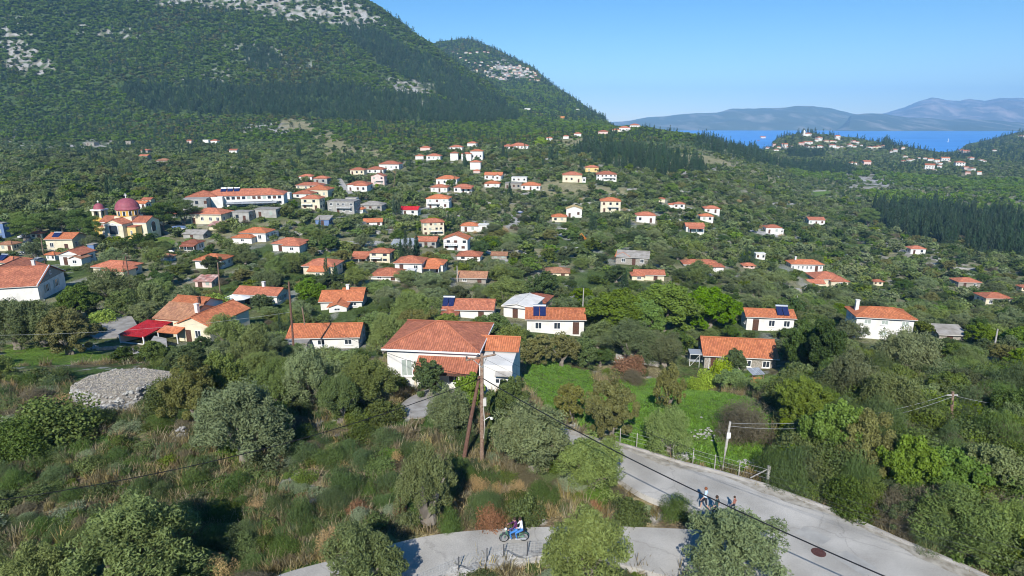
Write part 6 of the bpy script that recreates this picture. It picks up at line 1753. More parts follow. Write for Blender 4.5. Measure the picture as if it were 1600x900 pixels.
for k_, pts in mass.items():
    near_ = [p for p in pts if p[1] < 170]; midp = [p for p in pts if 170 <= p[1] < 520]; farp = [p for p in pts if p[1] >= 520]
    # one object per kind: nearer points simply pick the finer plants
    for lodn, sub in ((2, near_), (3, midp), (4, farp)):
        pass
    nm = STUFF[k_]
    allp = near_ + midp + farp
    protos = [crown_mesh(k_, 2, v) for v in range(3)] + [crown_mesh(k_, 3, v) for v in range(3)] + [crown_mesh(k_, 4, v) for v in range(3)]
    o = mass_object(nm, protos, allp, None, None)
    r = np.random.default_rng(9)
    ii = np.concatenate([r.integers(0, 3, len(near_)), 3 + r.integers(0, 3, len(midp)), 6 + r.integers(0, 3, len(farp))]).astype(np.int32)
    o.data.attributes['idx'].data.foreach_set('value', ii)
mass_object('field_grass', [grass_proto('grass_tuft', LM['grass'], q, 46 if q < 3 else 30, .30 if q < 3 else .55) for q in range(4)], GRASS, None, None)
mass_object('lawn_grass', [grass_proto('lawn_tuft', LM['lawn'], q, 40, .22) for q in range(3)], LAWNG, None, None)
# ------------------------------------------------------------------ poles and cables
def pole(base_px, top_px, label, m='pole_wood', r=.13, arm=None, extra=None, name='utility_pole'):
    P = hit(*base_px); T3 = at_Y(top_px[0], top_px[1], P.y + (0 if not extra else extra))
    root = empty(name, P)
    mb = MB(); mb.tube([(0, 0, -.6), tuple((T3 - P) * .5), tuple(T3 - P)], [r * 1.15, r, r * .8], 8); mb.build('pole', M_[m], root)
    tag(root, label, 'pole', 'wooden poles of the power line')
    return root, P, T3
def cable(a, b, sag, r, label, m='cable', n=22, name='power_cable', grp='power cables'):
    a, b = Vector(a), Vector(b); pts = []
    for i in range(n + 1):
        t = i / n; p = a.lerp(b, t); p.z -= sag * 4 * t * (1 - t); pts.append(p)
    mb = MB(); mb.tube(pts, r, 5)
    return tag(mb.build(name, M_[m]), label, 'cable', grp)

mp, MP, MT = pole((753, 724), (753, 553), 'tall wooden power pole with a crossarm in the middle of the picture', r=.15)
mb = MB(); A = at_Y(728, 563, MP.y + .2) - MP; B = at_Y(774, 554, MP.y - .3) - MP
mb.tube([A, B], .075, 6); arm = mb.build('crossarm', M_['pole_wood'], mp)
for t in (.03, .42, .95):
    q = A.lerp(B, t); m = MB(); m.lathe([(.03, q.z + .05), (.05, q.z + .12), (.09, q.z + .16), (.05, q.z + .20), (.09, q.z + .25), (.03, q.z + .32)], 8, (q.x, q.y)); m.build('insulator', M_['iron'], arm)
m = MB(); c0 = MT - MP; m.tube([c0 + Vector((-.02, -.16, -1.0)), A.lerp(B, .22)], .03, 4); m.tube([c0 + Vector((.02, -.16, -1.0)), A.lerp(B, .72)], .03, 4); m.build('arm_brace', M_['wire'], mp)
m = MB(); m.box(.15, -.12, 4.9, .40, .12, 5.5); m.tube([(.17, -.05, 5.0), (.26, -.1, 3.4), (.17, -.08, 2.2)], .035, 5); m.build('meter_box', M_['gutter'], mp)
m = MB(); m.tube([(.1, 0, 3.6), (.6, -.1, 4.0), (.75, -.12, 3.95)], .03, 5); m.lathe([(.0, 3.82), (.12, 3.84), (.14, 3.95), (.0, 4.0)], 8, (.8, -.12)); m.build('street_light', M_['white_paint'], mp)
bp_, BP, BT = pole((722, 722), (749, 588), 'reddish leaning brace pole resting against the tall power pole', m='brace_wood', r=.15, name='brace_pole')
p2, P2, T2 = pole((1128, 737), (1141, 659), 'short grey wooden pole standing on the lawn by the road', m='pale_wood', r=.10)
m = MB(); q = (T2 - P2) * .74; m.box(q.x - .14, q.y - .16, q.z - .2, q.x + .14, q.y - .1, q.z + .25); m.build('junction_box', M_['white_paint'], p2)
p3, P3, T3_ = pole((1484, 683), (1489, 612), 'wooden pole on the right slope carrying two pale cables', m='pole_wood', r=.12)
m = MB(); q = T3_ - P3; m.box(q.x - .45, q.y - .05, q.z - .35, q.x + .45, q.y + .05, q.z - .25); m.build('crossarm', M_['pale_wood'], p3)
p4, P4, T4 = pole((1550, 562), (1559, 514), 'pale leaning pole behind trees near the right edge', m='pale_wood', r=.12)
p5, P5, T5 = pole((460, 560), (451, 440), 'reddish brown pole left of the ribbed orange roof', m='brace_wood', r=.14)
p6, P6, T6 = pole((481, 540), (472, 480), 'thinner brown pole standing before the ribbed orange roof', r=.1)
p7, P7, T7 = pole((207, 466), (196, 400), 'brown pole among olive trees below the long cream house', m='brace_wood', r=.14)
p8, P8, T8 = pole((344, 460), (340, 410), 'brown pole right of the patchwork shed', m='pole_wood', r=.13)
p9, P9, T9 = pole((910, 495), (912, 450), 'pale pole at the right end of the solar panel roof', m='pale_wood', r=.11)
p10, P10, T10 = pole((70, 412), (64, 372), 'thin dark pole beside the village street', r=.13)
p11, P11, T11 = pole((715, 441), (714, 415), 'pale pole left of the faded brown tile roof', m='pale_wood', r=.12)
p12, P12, T12 = pole((1245, 480), (1246, 462), 'small pale pole above the rooftop water heater', m='pale_wood', r=.13)
p13, P13, T13 = pole((1407, 545), (1408, 527), 'short grey post beside the bare grey slab roof', m='pale_wood', r=.12)
p14, P14, T14 = pole((614, 298), (619, 262), 'thin dark pole in front of the twin red roofs', r=.13)
br = MP.lerp(MT, .79)
cable(br, at_Y(-80, 792, 30), 1.3, .028, 'black cable running from the tall pole down to the left edge')
cable(br, at_Y(604, 551, 58), .25, .02, 'black cable from the tall pole to the main house corner', grp='power cables')
cable(at_Y(604, 551, 58), T6, .8, .018, 'black cable from the main house corner to the thinner brown pole')
cable(br, at_Y(1475, 940, 21.5), .6, .036, 'thick black cable crossing over the road to the bottom right')
for (ax, ay), (bx_, by_), nm in (((731, 560), (1680, 880), 'uppermost'), ((750, 557), (1680, 905), 'middle'), ((772, 552), (1680, 922), 'lowest')):
    cable(at_Y(ax, ay, MP.y), at_Y(bx_, by_, 24), 1.0, .008, f'{nm} of three thin wires running from the crossarm towards the right edge', 'cable', name='wire')
cable(T2 - Vector((0, 0, .1)), T3_ - Vector((.4, 0, .3)), .9, .013, 'upper of two pale cables slung between the grey pole and the slope pole', 'wire')
cable(T2 - Vector((0, 0, .35)), T3_ - Vector((-.4, 0, .3)), 1.25, .013, 'lower of two pale cables slung between the grey pole and the slope pole', 'wire')
cable(T3_ - Vector((0, 0, .3)), at_Y(1680, 634, P3.y + 2), .5, .013, 'pale cable leaving the slope pole towards the right edge', 'wire')
cable(T5 - Vector((0, 0, 4.2)), at_Y(-70, 524, P5.y - 5), .9, .013, 'pale wire crossing the left side in front of the farmhouse', 'wire', name='wire')
cable(T5 - Vector((0, 0, .3)), T7 - Vector((0, 0, .3)), 1.2, .02, 'thin cable between the brown poles left of the ribbed roof')

# ------------------------------------------------------------------ lawn fence along the road
fence = empty('wire_fence', at_plane(941, 686, 0))
FP = [(941, 686), (967, 691), (993, 699), (1021, 707), (1050, 716), (1081, 724), (1115, 734), (1153, 744)]
fo = fence.location
tops = []
for i, (x, y) in enumerate(FP):
    b = at_plane(x, y, 0.0) + Vector((.12, .18, 0)) - fo
    m = MB(); m.box(b.x - .028, b.y - .028, -.5, b.x + .028, b.y + .028, 1.15); m.build('fence_post', M_['concrete'] if i % 3 else M_['pale_wood'], fence); tops.append(b)
gp = at_plane(1200, 756, 0) + Vector((0, .15, 0)) - fo; tops.append(gp)
m = MB(); m.box(gp.x - .09, gp.y - .09, -.5, gp.x + .09, gp.y + .09, 1.35); m.build('gate_post', M_['concrete'], fence)
m = MB(); m.tube([gp + Vector((0, 0, 1.15)), at_plane(1174, 750, 0) + Vector((0, .2, .05)) - fo], .045, 6); m.build('diagonal_brace', M_['concrete'], fence)
for h_ in (.35, .7, 1.05):
    m = MB(); m.tube([t_ + Vector((0, 0, h_)) for t_ in tops], .009, 4); m.build('strand', M_['wire'], fence)
tag(fence, 'wire fence with thin pale posts along the lawn side of the road', 'fence')
# low kerb along the far edge of the road
def wall_run(pts, w, h, m, label, name='low_wall', cat='wall', z=None, grp=None, rough=0.0, seed=1, step=.6, sink=.4):
    """a continuous wall following photo pixels on the ground"""
    P = [(hit(x, y) if z is None else at_plane(x, y, z)) for x, y in pts]
    L_ = []
    for a, b in zip(P, P[1:]):
        n = max(1, int((b - a).length / step))
        L_ += [a.lerp(b, i / n) for i in range(n)]
    L_.append(P[-1])
    r = random.Random(seed); G = []
    for i, p in enumerate(L_):
        d = (L_[min(i + 1, len(L_) - 1)] - L_[max(i - 1, 0)]); d.z = 0; d.normalize(); n_ = Vector((-d.y, d.x, 0))
        zg = float(ground(p.x, p.y)) if z is None else z
        j = lambda: (r.random() - .5) * rough
        o = p.copy(); o.z = 0
        G.append([o + n_ * (w / 2 + j()) + Vector((0, 0, zg - sink)), o + n_ * (w / 2 + j()) + Vector((0, 0, zg + h + j())), o - n_ * (w / 2 + j()) + Vector((0, 0, zg + h + j())), o - n_ * (w / 2 + j()) + Vector((0, 0, zg - sink))])
    mb = MB()
    for a, b in zip(G, G[1:]):
        for k_ in range(3): mb.face([a[k_], b[k_], b[k_ + 1], a[k_ + 1]])
    mb.face(G[0]); mb.face(G[-1][::-1])
    return tag(mb.build(name, M_[m]), label, cat, grp)
k1 = wall_run([(937, 685), (1000, 703), (1070, 725), (1130, 740), (1200, 760), (1300, 797), (1400, 842), (1500, 883), (1600, 929)], .16, .14, 'concrete', 'low concrete kerb along the far edge of the road', 'kerb', 'kerb', z=0.0, rough=.03)
wall_run([(962, 560), (1000, 568), (1030, 573)], .3, .7, 'concrete', 'low concrete wall with posts behind the lawn', rough=.02)
wall_run([(1120, 592), (1150, 602), (1190, 615), (1228, 628)], .3, .8, 'gutter', 'low white edged wall between lawn and yard', rough=.02)
wall_run([(700, 905), (745, 888), (790, 876), (868, 870)], .8, .35, 'limestone', 'rough stone wall at the near side of the lane', 'stone_wall', rough=.35, z=-.3, seed=4)
wall_run([(130, 648), (160, 640), (210, 634), (232, 625)], .7, .35, 'limestone', 'line of loose stones below the flat topped ruin', 'stone_wall', rough=.3, seed=5)
wall_run([(150, 548), (185, 545), (210, 552), (240, 570)], .4, .5, 'limestone', 'low stone wall at the edge of the grey yard', 'stone_wall', rough=.12)
wall_run([(975, 572), (985, 572)], .3, .9, 'concrete', 'short wall stub at the lawn corner')
tf = empty('mesh_fence', at_plane(690, 900, 0)); to = tf.location; tops = []
for x, y in ((640, 925), (716, 893), (760, 879), (786, 873), (823, 869), (865, 866)):
    b = at_plane(x, y, 0) - to; b.z = 0; tops.append(b); m = MB(); m.tube([b + Vector((0, 0, -.4)), b + Vector((.05, 0, 1.0))], .035, 5); m.build('fence_post', M_['iron'], tf)
m = MB()
for h_ in np.linspace(.1, .95, 6): m.tube([t_ + Vector((0, 0, float(h_))) for t_ in tops], .006, 3, caps=False)
for a, b in zip(tops, tops[1:]):
    n = int((b - a).length / .22)
    for i in range(n): q = a.lerp(b, i / n); m.tube([q + Vector((0, 0, .1)), q + Vector((0, 0, .95))], .005, 3, caps=False)
m.build('wire_mesh', M_['wire'], tf)
tag(tf, 'wire mesh fence on dark posts at the near side of the lane', 'fence')
m = MB(); q = at_plane(1279, 863, .004); m.lathe([(0, .012), (.40, .012), (.42, .0)], 24, (0, 0)); mh = m.build('manhole_cover', mat('rusty_iron', (.10, .045, .04), .7, var=.3, vscale=9, bump=.5, bscale=25), None, loc=Vector((q.x, q.y, .001)))
tag(mh, 'round rusty manhole cover in the road surface', 'manhole')

# ------------------------------------------------------------------ stones, ruin, rubble
def stone_geo(mb, c, s, r):
    """an angular boulder"""
    bm = bmesh.new(); bmesh.ops.create_icosphere(bm, subdivisions=1, radius=1)
    sx, sy, sz = s * r.uniform(.6, 1.2), s * r.uniform(.6, 1.2), s * r.uniform(.4, .8); a = r.uniform(0, 6.28)
    base = len(mb.v)
    for v in bm.verts:
        p = v.co * r.uniform(.78, 1.15); x, y = rot2(p.x * sx, p.y * sy, a); mb.v.append((c[0] + x, c[1] + y, c[2] + p.z * sz))
    for f_ in bm.faces: mb.f.append(tuple(base + v.index for v in f_.verts)); mb.uv.append(None); mb.m.append(0)
    bm.free()
r = random.Random(8)
P = hit(168, 640); root = empty('stone_platform', P)
TOP = [(-4.3, 1.6), (-4.0, 3.6), (-2.2, 5.2), (.6, 5.6), (3.2, 5.2), (4.6, 4.2), (4.3, 3.5), (2.9, 3.4), (2.3, 2.9), (2.0, 1.6), (1.0, .9), (-.6, .5), (-2.6, .8)]
def top_z(x, y): return 1.25 + .10 * y - .04 * x
mb = MB(); n = len(TOP)
mb.face([(x, y, top_z(x, y)) for x, y in TOP])
for i in range(n):
    (x0, y0), (x1, y1) = TOP[i], TOP[(i + 1) % n]; mb.face([(x0, y0, top_z(x0, y0)), (x1, y1, top_z(x1, y1)), (x1 * 1.1, (y1 - 3) * 1.12 + 3, -1.4), (x0 * 1.1, (y0 - 3) * 1.12 + 3, -1.4)])
mb.build('earth_fill', M_['limestone_dark'], root)
mb = MB(); k_ = 0
while k_ < 1500:
    x, y = r.uniform(-4.5, 4.7), r.uniform(.3, 5.8)
    if not bool(in_poly(np.array([x]), np.array([y]), TOP)[0]): continue
    stone_geo(mb, (x, y, top_z(x, y) + r.uniform(-.03, .04)), r.uniform(.04, .13), r); k_ += 1
mb.build('rubble_top', mat('tan_rubble', (.44, .40, .33), .95, col2=(.27, .24, .19), vscale=2, bump=.6, bscale=9), root)
mb = MB()
for i in range(n):
    (x0, y0), (x1, y1) = TOP[i], TOP[(i + 1) % n]; L0 = math.hypot(x1 - x0, y1 - y0)
    for _ in range(int(L0 * 26)):
        t, h_ = r.random(), r.random(); x, y = x0 + (x1 - x0) * t, y0 + (y1 - y0) * t; k2 = 1 + .1 * (1 - h_)
        stone_geo(mb, (x * k2, (y - 3) * k2 + 3, -.6 + (top_z(x, y) + .6) * h_), r.uniform(.12, .26), r)
for _ in range(90): stone_geo(mb, (r.uniform(-1, 4.5), r.uniform(-1.6, .9), r.uniform(-.2, .1)), r.uniform(.1, .26), r)
mb.build('stone_facing', M_['limestone'], root)
tag(root, 'ruined flat topped platform of grey stones in the left field', 'ruin')
def stone_heap(x, y, rad, n, s, label, name='stone_heap', hh=.5, grp=None):
    P = hit(x, y); mb = MB(); r = random.Random(int(x + y * 3))
    for i in range(n):
        a = r.uniform(0, 6.28); q = math.sqrt(r.random()) * rad; stone_geo(mb, (q * math.cos(a), q * math.sin(a) * .7, max(0, (1 - q / rad)) * hh * r.random()), s * r.uniform(.5, 1.3), r)
    return tag(mb.build(name, M_['limestone'], None, loc=P), label, 'stones', grp)
stone_heap(284, 682, 1.0, 90, .16, 'heap of grey stones in the open left field', hh=1.2)
stone_heap(248, 706, .5, 16, .16, 'few pale stones below the grey heap in the field')
stone_heap(125, 545, 2.6, 160, .16, 'long heap of reddish grey stones beside the yard', hh=.7)
stone_heap(1068, 714, .9, 60, .13, 'white rocks by the small split trunk olive on the lawn', hh=.2)
stone_heap(1112, 678, 1.7, 60, .14, 'line of white rocks across the lawn', hh=.2)
stone_heap(1160, 680, .7, 14, .17, 'few white rocks right of the grey lawn pole', hh=.2)
stone_heap(1172, 725, 1.0, 30, .12, 'scattered white rocks near the fence end post', hh=.1)
stone_heap(1095, 652, .1, 1, .34, 'single grey boulder on the lawn')
stone_heap(1034, 624, .4, 6, .24, 'pale boulder on the left of the lawn')
stone_heap(830, 655, .8, 20, .2, 'pale rubble at the lower corner of the first lawn', hh=.3)
stone_heap(620, 652, .8, 45, .17, 'pale rubble at the edge of the concrete yard', hh=.2)
stone_heap(895, 772, .3, 5, .22, 'two grey stones under the olives at the road bend')
stone_heap(490, 790, .3, 3, .24, 'pale boulder beside the sage bush in the field')
for i, (x, y) in enumerate([(1500, 590), (1492, 582), (1385, 600), (1515, 545)]): stone_heap(x, y, .8, 10, .3, ['pale boulders in the olive grove right of the slab roof', 'white boulders above the slope pole', 'grey boulders below the broad olive', 'pale boulders beside the leaning pale pole'][i])
def slab(px, th, m, label, name, kind=None, cat=None):
    P = [hit(x, y) for x, y in px]; zt = max(p.z for p in P) + .12
    mb = MB(); mb.face([(p.x, p.y, zt) for p in P])
    for i in range(len(P)):
        a, b = P[i], P[(i + 1) % len(P)]; mb.face([(a.x, a.y, zt), (b.x, b.y, zt), (b.x, b.y, zt - 1.5), (a.x, a.y, zt - 1.5)])
    o = mb.build(name, M_[m]); return tag(o, label, cat, None, kind)
slab([(135, 524), (165, 508), (208, 506), (216, 516), (198, 528), (150, 530)], .2, 'grey_slab', None, 'paved_yard', 'structure')
slab([(226, 551), (243, 538), (262, 541), (262, 549), (246, 554)], .1, 'concrete', None, 'paved_terrace', 'structure')

# ------------------------------------------------------------------ yard things by the stone farmhouse
P = hit(1183, 603); ov = empty('brick_oven', P, .2)
m = MB(); m.box(-.6, 0, -.3, .6, 1.0, 1.1); m.build('oven_body', M_['orange_plaster'], ov)
m = MB(); slope_quad(m, [(-1.0, -.3, 1.75), (.8, -.3, 1.75), (.8, 1.3, 2.05), (-1.0, 1.3, 2.05)], th=.05); m.build('tin_roof', M_['grey_sheet'], ov)
for x in (-.9, .7):
    m = MB(); m.tube([(x, -.1, -.3), (x, -.1, 1.72)], .05, 5); m.build('post', M_['pole_wood'], ov)
tag(ov, 'small brick oven under a tin roof in the farm yard', 'oven')
m = MB(); m.lathe([(0, 0), (.3, 0), (.3, .9), (0, .9)], 14); tag(m.build('metal_barrel', M_['tank_steel'], None, loc=hit(1190, 608)), 'grey metal barrel in front of the brick oven', 'barrel')
def log_pile(x, y, w_, n, label):
    P = hit(x, y); mb = MB(); r = random.Random(int(x))
    for i in range(n):
        a = r.uniform(-.6, .6); cx, cy, cz = r.uniform(-w_, w_), r.uniform(-.6, .6), r.uniform(.05, .75) * (1 - .4 * r.random()); l = r.uniform(.4, 1.1)
        mb.tube([(cx - l * math.cos(a), cy - l * math.sin(a), cz), (cx + l * math.cos(a), cy + l * math.sin(a), cz + r.uniform(-.2, .2))], r.uniform(.04, .09), 5)
    tag(mb.build('firewood_pile', M_['pole_wood'], None, loc=P), label, 'firewood')
log_pile(1164, 603, 1.9, 150, 'pile of grey brown firewood beside the farm yard wall')
P = hit(1092, 574); gh = empty('wire_cage', P, -.15)
m = MB()
for x in (-1.4, 0, 1.4):
    for y in (0, 2.2): m.tube([(x, y, -.2), (x, y, 2.0)], .035, 4)
for y in (0, 2.2): m.tube([(-1.4, y, 2.0), (1.4, y, 2.0)], .03, 4); m.tube([(-1.4, y, 0), (0, y, 2.0)], .025, 4)
for x in (-1.4, 1.4): m.tube([(x, 0, 2.0), (x, 2.2, 2.0)], .03, 4)
m.build('frame', M_['white_paint'], gh)
m = MB(); m.box(-1.45, .02, 2.03, 1.45, 2.25, 2.08); m.box(-1.38, 2.24, 0, 1.38, 2.27, 1.95); m.build('sheet', M_['grey_sheet'], gh)
tag(gh, 'grey wire cage lean-to at the left end of the stone farmhouse', 'cage')
def parasol(x, y, label, R=1.5):
    P = hit(x, y); root = empty('parasol', P); m = MB(); m.tube([(0, 0, -.3), (0, 0, 2.5)], .04, 6); m.build('pole', M_['white_paint'], root)
    m = MB(); n = 8; c = (0, 0, 2.7)
    for i in range(n):
        a, b = 2 * math.pi * i / n, 2 * math.pi * (i + 1) / n
        m.face([(R * math.cos(a), R * math.sin(a), 2.1), (R * math.cos(b), R * math.sin(b), 2.1), c]); m.face([(R * math.cos(a), R * math.sin(a), 2.05), (R * math.cos(b), R * math.sin(b), 2.05), (0, 0, 2.62)])
    m.build('canopy', M_['white_paint'], root); tag(root, label, 'parasol', 'white garden parasols')
parasol(377, 481, 'white parasol in the garden left of the three bay roof', 2.0); parasol(366, 480, 'white parasol, left one of the pair in the garden', 1.6)
P = hit(281, 362); bt = empty('boat_shelter', P, -.25); m = MB(); m.box(-3.6, 0, -1, 3.6, 2.6, 1.2); m.build('white_wall', M_[W_], bt); m = MB(); m.box(-3.3, .2, 1.203, 3.3, 2.4, 1.7); m.build('tarp', M_['blue_paint'], bt); tag(bt, 'long white shelter with a blue tarpaulin top right of the church', 'shelter')

# ------------------------------------------------------------------ vehicles
PAINT = {}
def paint(c):
    if c not in PAINT: PAINT[c] = mat('car_paint', c, .3, spec=.5)
    return PAINT[c]
def car(x, y, rz, col, label):
    P = hit(x, y); root = empty('parked_car', P + Vector((0, 0, .05)), math.radians(rz))
    prof = [(-2.0, .35), (-2.05, .7), (-1.9, .92), (-1.1, 1.0), (-.55, 1.42), (.75, 1.44), (1.45, 1.02), (1.95, .9), (2.05, .6), (2.0, .35)]
    mb = MB()
    for a, b in zip(prof, prof[1:]):
        wa = .82 if a[1] < 1.1 else .62; wb_ = .82 if b[1] < 1.1 else .62
        mb.face([(a[0], -wa, a[1]), (b[0], -wb_, b[1]), (b[0], wb_, b[1]), (a[0], wa, a[1])])
    for s in (-1, 1): mb.face([(p[0], s * (.82 if p[1] < 1.1 else .62), p[1]) for p in prof])
    mb.face([(-2, -.82, .35), (2, -.82, .35), (2, .82, .35), (-2, .82, .35)])
    body = mb.build('body', paint(col), root)
    g = MB()
    g.face([(-1.06, -.74, 1.03), (-1.06, .74, 1.03), (-.6, .6, 1.40), (-.6, -.6, 1.40)]); g.face([(1.40, -.74, 1.06), (1.40, .74, 1.06), (.80, .6, 1.42), (.80, -.6, 1.42)])
    for s in (-1, 1): g.face([(-.98, s * .80, 1.03), (1.3, s * .80, 1.05), (.72, s * .66, 1.38), (-.52, s * .66, 1.38)])
    for i, v in enumerate(g.v): g.v[i] = (v[0] * 1.01, v[1] * 1.02, v[2] + .012)
    g.build('window', M_['dark_glass'], root)
    for sx in (-1.25, 1.25):
        for s in (-1, 1):
            m = MB(); m.tube([(sx, s * .70, .32), (sx, s * .88, .32)], .32, 14); w = m.build('wheel', M_['rubber'], root); m = MB(); m.tube([(sx, s * .885, .32), (sx, s * .895, .32)], .18, 10); m.build('rim', M_['tank_steel'], w)
    for s in (-1, 1):
        m = MB(); m.box(-2.07, s * .6 - .14, .62, -2.02, s * .6 + .14, .78); m.build('headlight', M_['white_paint'], root)
    tag(root, label, 'car', 'cars parked in the village')
for a in ((239, 397, 5, (.75, .75, .74), 'white car parked on the grass below the church'), (266, 398, 10, (.03, .03, .035), 'black car parked right of the white car below the church'),
          (60, 411, 80, (.5, .52, .54), 'silver car parked at the near end of the village street'), (46, 396, 75, (.08, .09, .1), 'dark car parked in the middle of the village street'), (44, 383, 75, (.06, .06, .07), 'dark car parked at the far end of the village street'), (40, 372, 78, (.6, .6, .6), 'pale car farthest up the village street'),
          (489, 379, 15, (.7, .7, .7), 'white car parked under olives right of the cross shaped roof'), (573, 380, 25, (.05, .07, .12), 'dark blue car at the end of the grey drive'), (812, 334, 0, (.10, .14, .3), 'blue car parked on the upper terrace lane'),
          (536, 306, 5, (.04, .04, .05), 'black car parked below the concrete ramp'), (716, 334, 10, (.05, .05, .05), 'dark car beside the white two storey villa'), (398, 372, 20, (.3, .32, .36), 'grey car parked below the two stacked orange roofs')):
    car(*a)
# orange digger
P = hit(918, 377); dg = empty('excavator', P, .3)
m = MB(); m.box(-1.4, -.9, 0, 1.4, -.45, .7); m.box(-1.4, .45, 0, 1.4, .9, .7); m.build('track', M_['rubber'], dg)
m = MB(); m.box(-1.2, -.9, .75, 1.5, .9, 1.5); m.box(.2, .1, 1.503, 1.4, .85, 1.9); m.build('body', paint((.75, .25, .03)), dg)
m = MB(); m.box(-1.0, -.85, 1.51, .1, .1, 2.5); m.build('cab', M_['dark_glass'], dg)
m = MB(); m.tube([(-1.1, .4, 1.4), (-2.4, .4, 3.1), (-3.6, .4, 2.0)], [.18, .16, .12], 5); m.tube([(-3.6, .4, 2.0), (-3.4, .4, .8)], .12, 5); m.build('arm', paint((.75, .25, .03)), dg)
m = MB(); m.box(-3.8, .05, .1, -3.1, .75, .8); m.build('bucket', M_['iron'], dg)
tag(dg, 'small orange excavator in a green clearing', 'excavator')
# sailing boat
P = at_plane(1481, 219, SEA_Z) if False else Vector((0, 0, 0)); q = at_plane(1481, 222, SEA_Z)
sb = empty('sailing_boat', (q.x, q.y, SEA_Z), .4)
m = MB(); m.face([(-6, 0, .2), (0, -2, .1), (7, -1.2, .2), (7, 1.2, .2), (0, 2, .1)]); m.face([(-7, 0, 1.6), (0, -2.4, 1.4), (7.4, -1.5, 1.5), (7.4, 1.5, 1.5), (0, 2.4, 1.4)])
for a, b, c, d in (((-6, 0, .2), (0, -2, .1), (0, -2.4, 1.4), (-7, 0, 1.6)), ((0, -2, .1), (7, -1.2, .2), (7.4, -1.5, 1.5), (0, -2.4, 1.4)), ((-6, 0, .2), (0, 2, .1), (0, 2.4, 1.4), (-7, 0, 1.6)), ((0, 2, .1), (7, 1.2, .2), (7.4, 1.5, 1.5), (0, 2.4, 1.4)), ((7, -1.2, .2), (7, 1.2, .2), (7.4, 1.5, 1.5), (7.4, -1.5, 1.5))): m.face([a, b, c, d])
m.build('hull', M_['white_paint'], sb)
m = MB(); m.tube([(0, 0, 1.2), (0, 0, 18)], .25, 5); m.build('mast', M_['white_paint'], sb)
m = MB(); m.face([(.4, 0, 2.5), (6, 1.2, 2.6), (.4, 0, 17)]); m.face([(.4, .15, 2.5), (6, 1.35, 2.6), (.4, .15, 17)]); m.build('sail', M_['white_paint'], sb)
tag(sb, 'white sailing boat on the blue sea', 'boat')

# ------------------------------------------------------------------ people
SKIN = mat('skin', (.55, .33, .24), .6); 
def cloth(name, c): return mat(name, c, .9, var=.12, vscale=6)
def human(joints, edges, radii, mats_, seg_mat, name, loc, rz, label, hair=None, parent=None, pose_hair=None):
    """one continuous skinned surface grown from a skeleton; face colours follow the nearest bone"""
    me = bpy.data.meshes.new(name); names = list(joints); idx = {n: i for i, n in enumerate(names)}
    me.from_pydata([joints[n] for n in names], [(idx[a], idx[b]) for a, b in edges], [])
    o = bpy.data.objects.new(name, me); COL.objects.link(o)
    md = o.modifiers.new('skin', 'SKIN'); md.use_smooth_shade = True
    sv = me.skin_vertices[0].data
    for n in names: sv[idx[n]].radius = (radii[n][0], radii[n][1]) if isinstance(radii[n], tuple) else (radii[n], radii[n]); sv[idx[n]].use_root = (n == 'pelvis')
    ss = o.modifiers.new('sub', 'SUBSURF'); ss.levels = 2; ss.render_levels = 2
    dg_ = bpy.context.evaluated_depsgraph_get(); m2 = bpy.data.meshes.new_from_object(o.evaluated_get(dg_)); m2.name = name
    o.modifiers.clear(); o.data = m2; m2.materials.clear()
    for q in mats_: m2.materials.append(q)
    segs = [(Vector(joints[a]), Vector(joints[b]), seg_mat.get((a, b), 0)) for a, b in edges]
    for p in m2.polygons:
        c = p.center; best, bm_ = 1e9, 0
        for a, b, k_ in segs:
            ab = b - a; t = max(0, min(1, (c - a).dot(ab) / max(1e-9, ab.length_squared))); d = (a + ab * t - c).length
            if d < best: best, bm_ = d, k_
        p.material_index = bm_; p.use_smooth = True
    o.location = loc; o.rotation_euler = (0, 0, rz)
    if parent: o.parent = parent
    tag(o, label, 'person')
    h = joints['head']
    # face: nose, eyes, ears are small on the head; hair cap as a child
    hm = MB(); hm.lathe([(.001, h[2] + .135), (.06, h[2] + .125), (.098, h[2] + .07), (.105, h[2] + .01), (.085, h[2] - .04)], 12, (h[0] + .012, h[1])); 
    ho = hm.build('hair', hair or mat('hair', (.05, .03, .02), .8), o, smooth=True)
    f_ = MB()
    for s in (-1, 1): stone_geo(f_, (h[0] - .085, h[1] + s * .035, h[2] + .015), .012, random.Random(2))
    f_.build('eyes', M_['dark_wood'], o)
    return o
E = [('pelvis', 'belly'), ('belly', 'chest'), ('chest', 'neck'), ('neck', 'head'), ('head', 'crown'), ('head', 'nose')]
for s in 'LR': E += [('chest', 'shoulder' + s), ('shoulder' + s, 'elbow' + s), ('elbow' + s, 'wrist' + s), ('wrist' + s, 'hand' + s), ('hand' + s, 'fingers' + s), ('hand' + s, 'thumb' + s), ('pelvis', 'hip' + s), ('hip' + s, 'knee' + s), ('knee' + s, 'ankle' + s), ('ankle' + s, 'toe' + s)]
R_ = dict(pelvis=(.14, .11), belly=(.13, .10), chest=(.155, .11), neck=.052, head=.092, crown=.07, nose=.018)
for s in 'LR': R_.update({'shoulder' + s: .062, 'elbow' + s: .043, 'wrist' + s: .029, 'hand' + s: .032, 'fingers' + s: .016, 'thumb' + s: .011, 'hip' + s: .092, 'knee' + s: .058, 'ankle' + s: .038, 'toe' + s: .032})
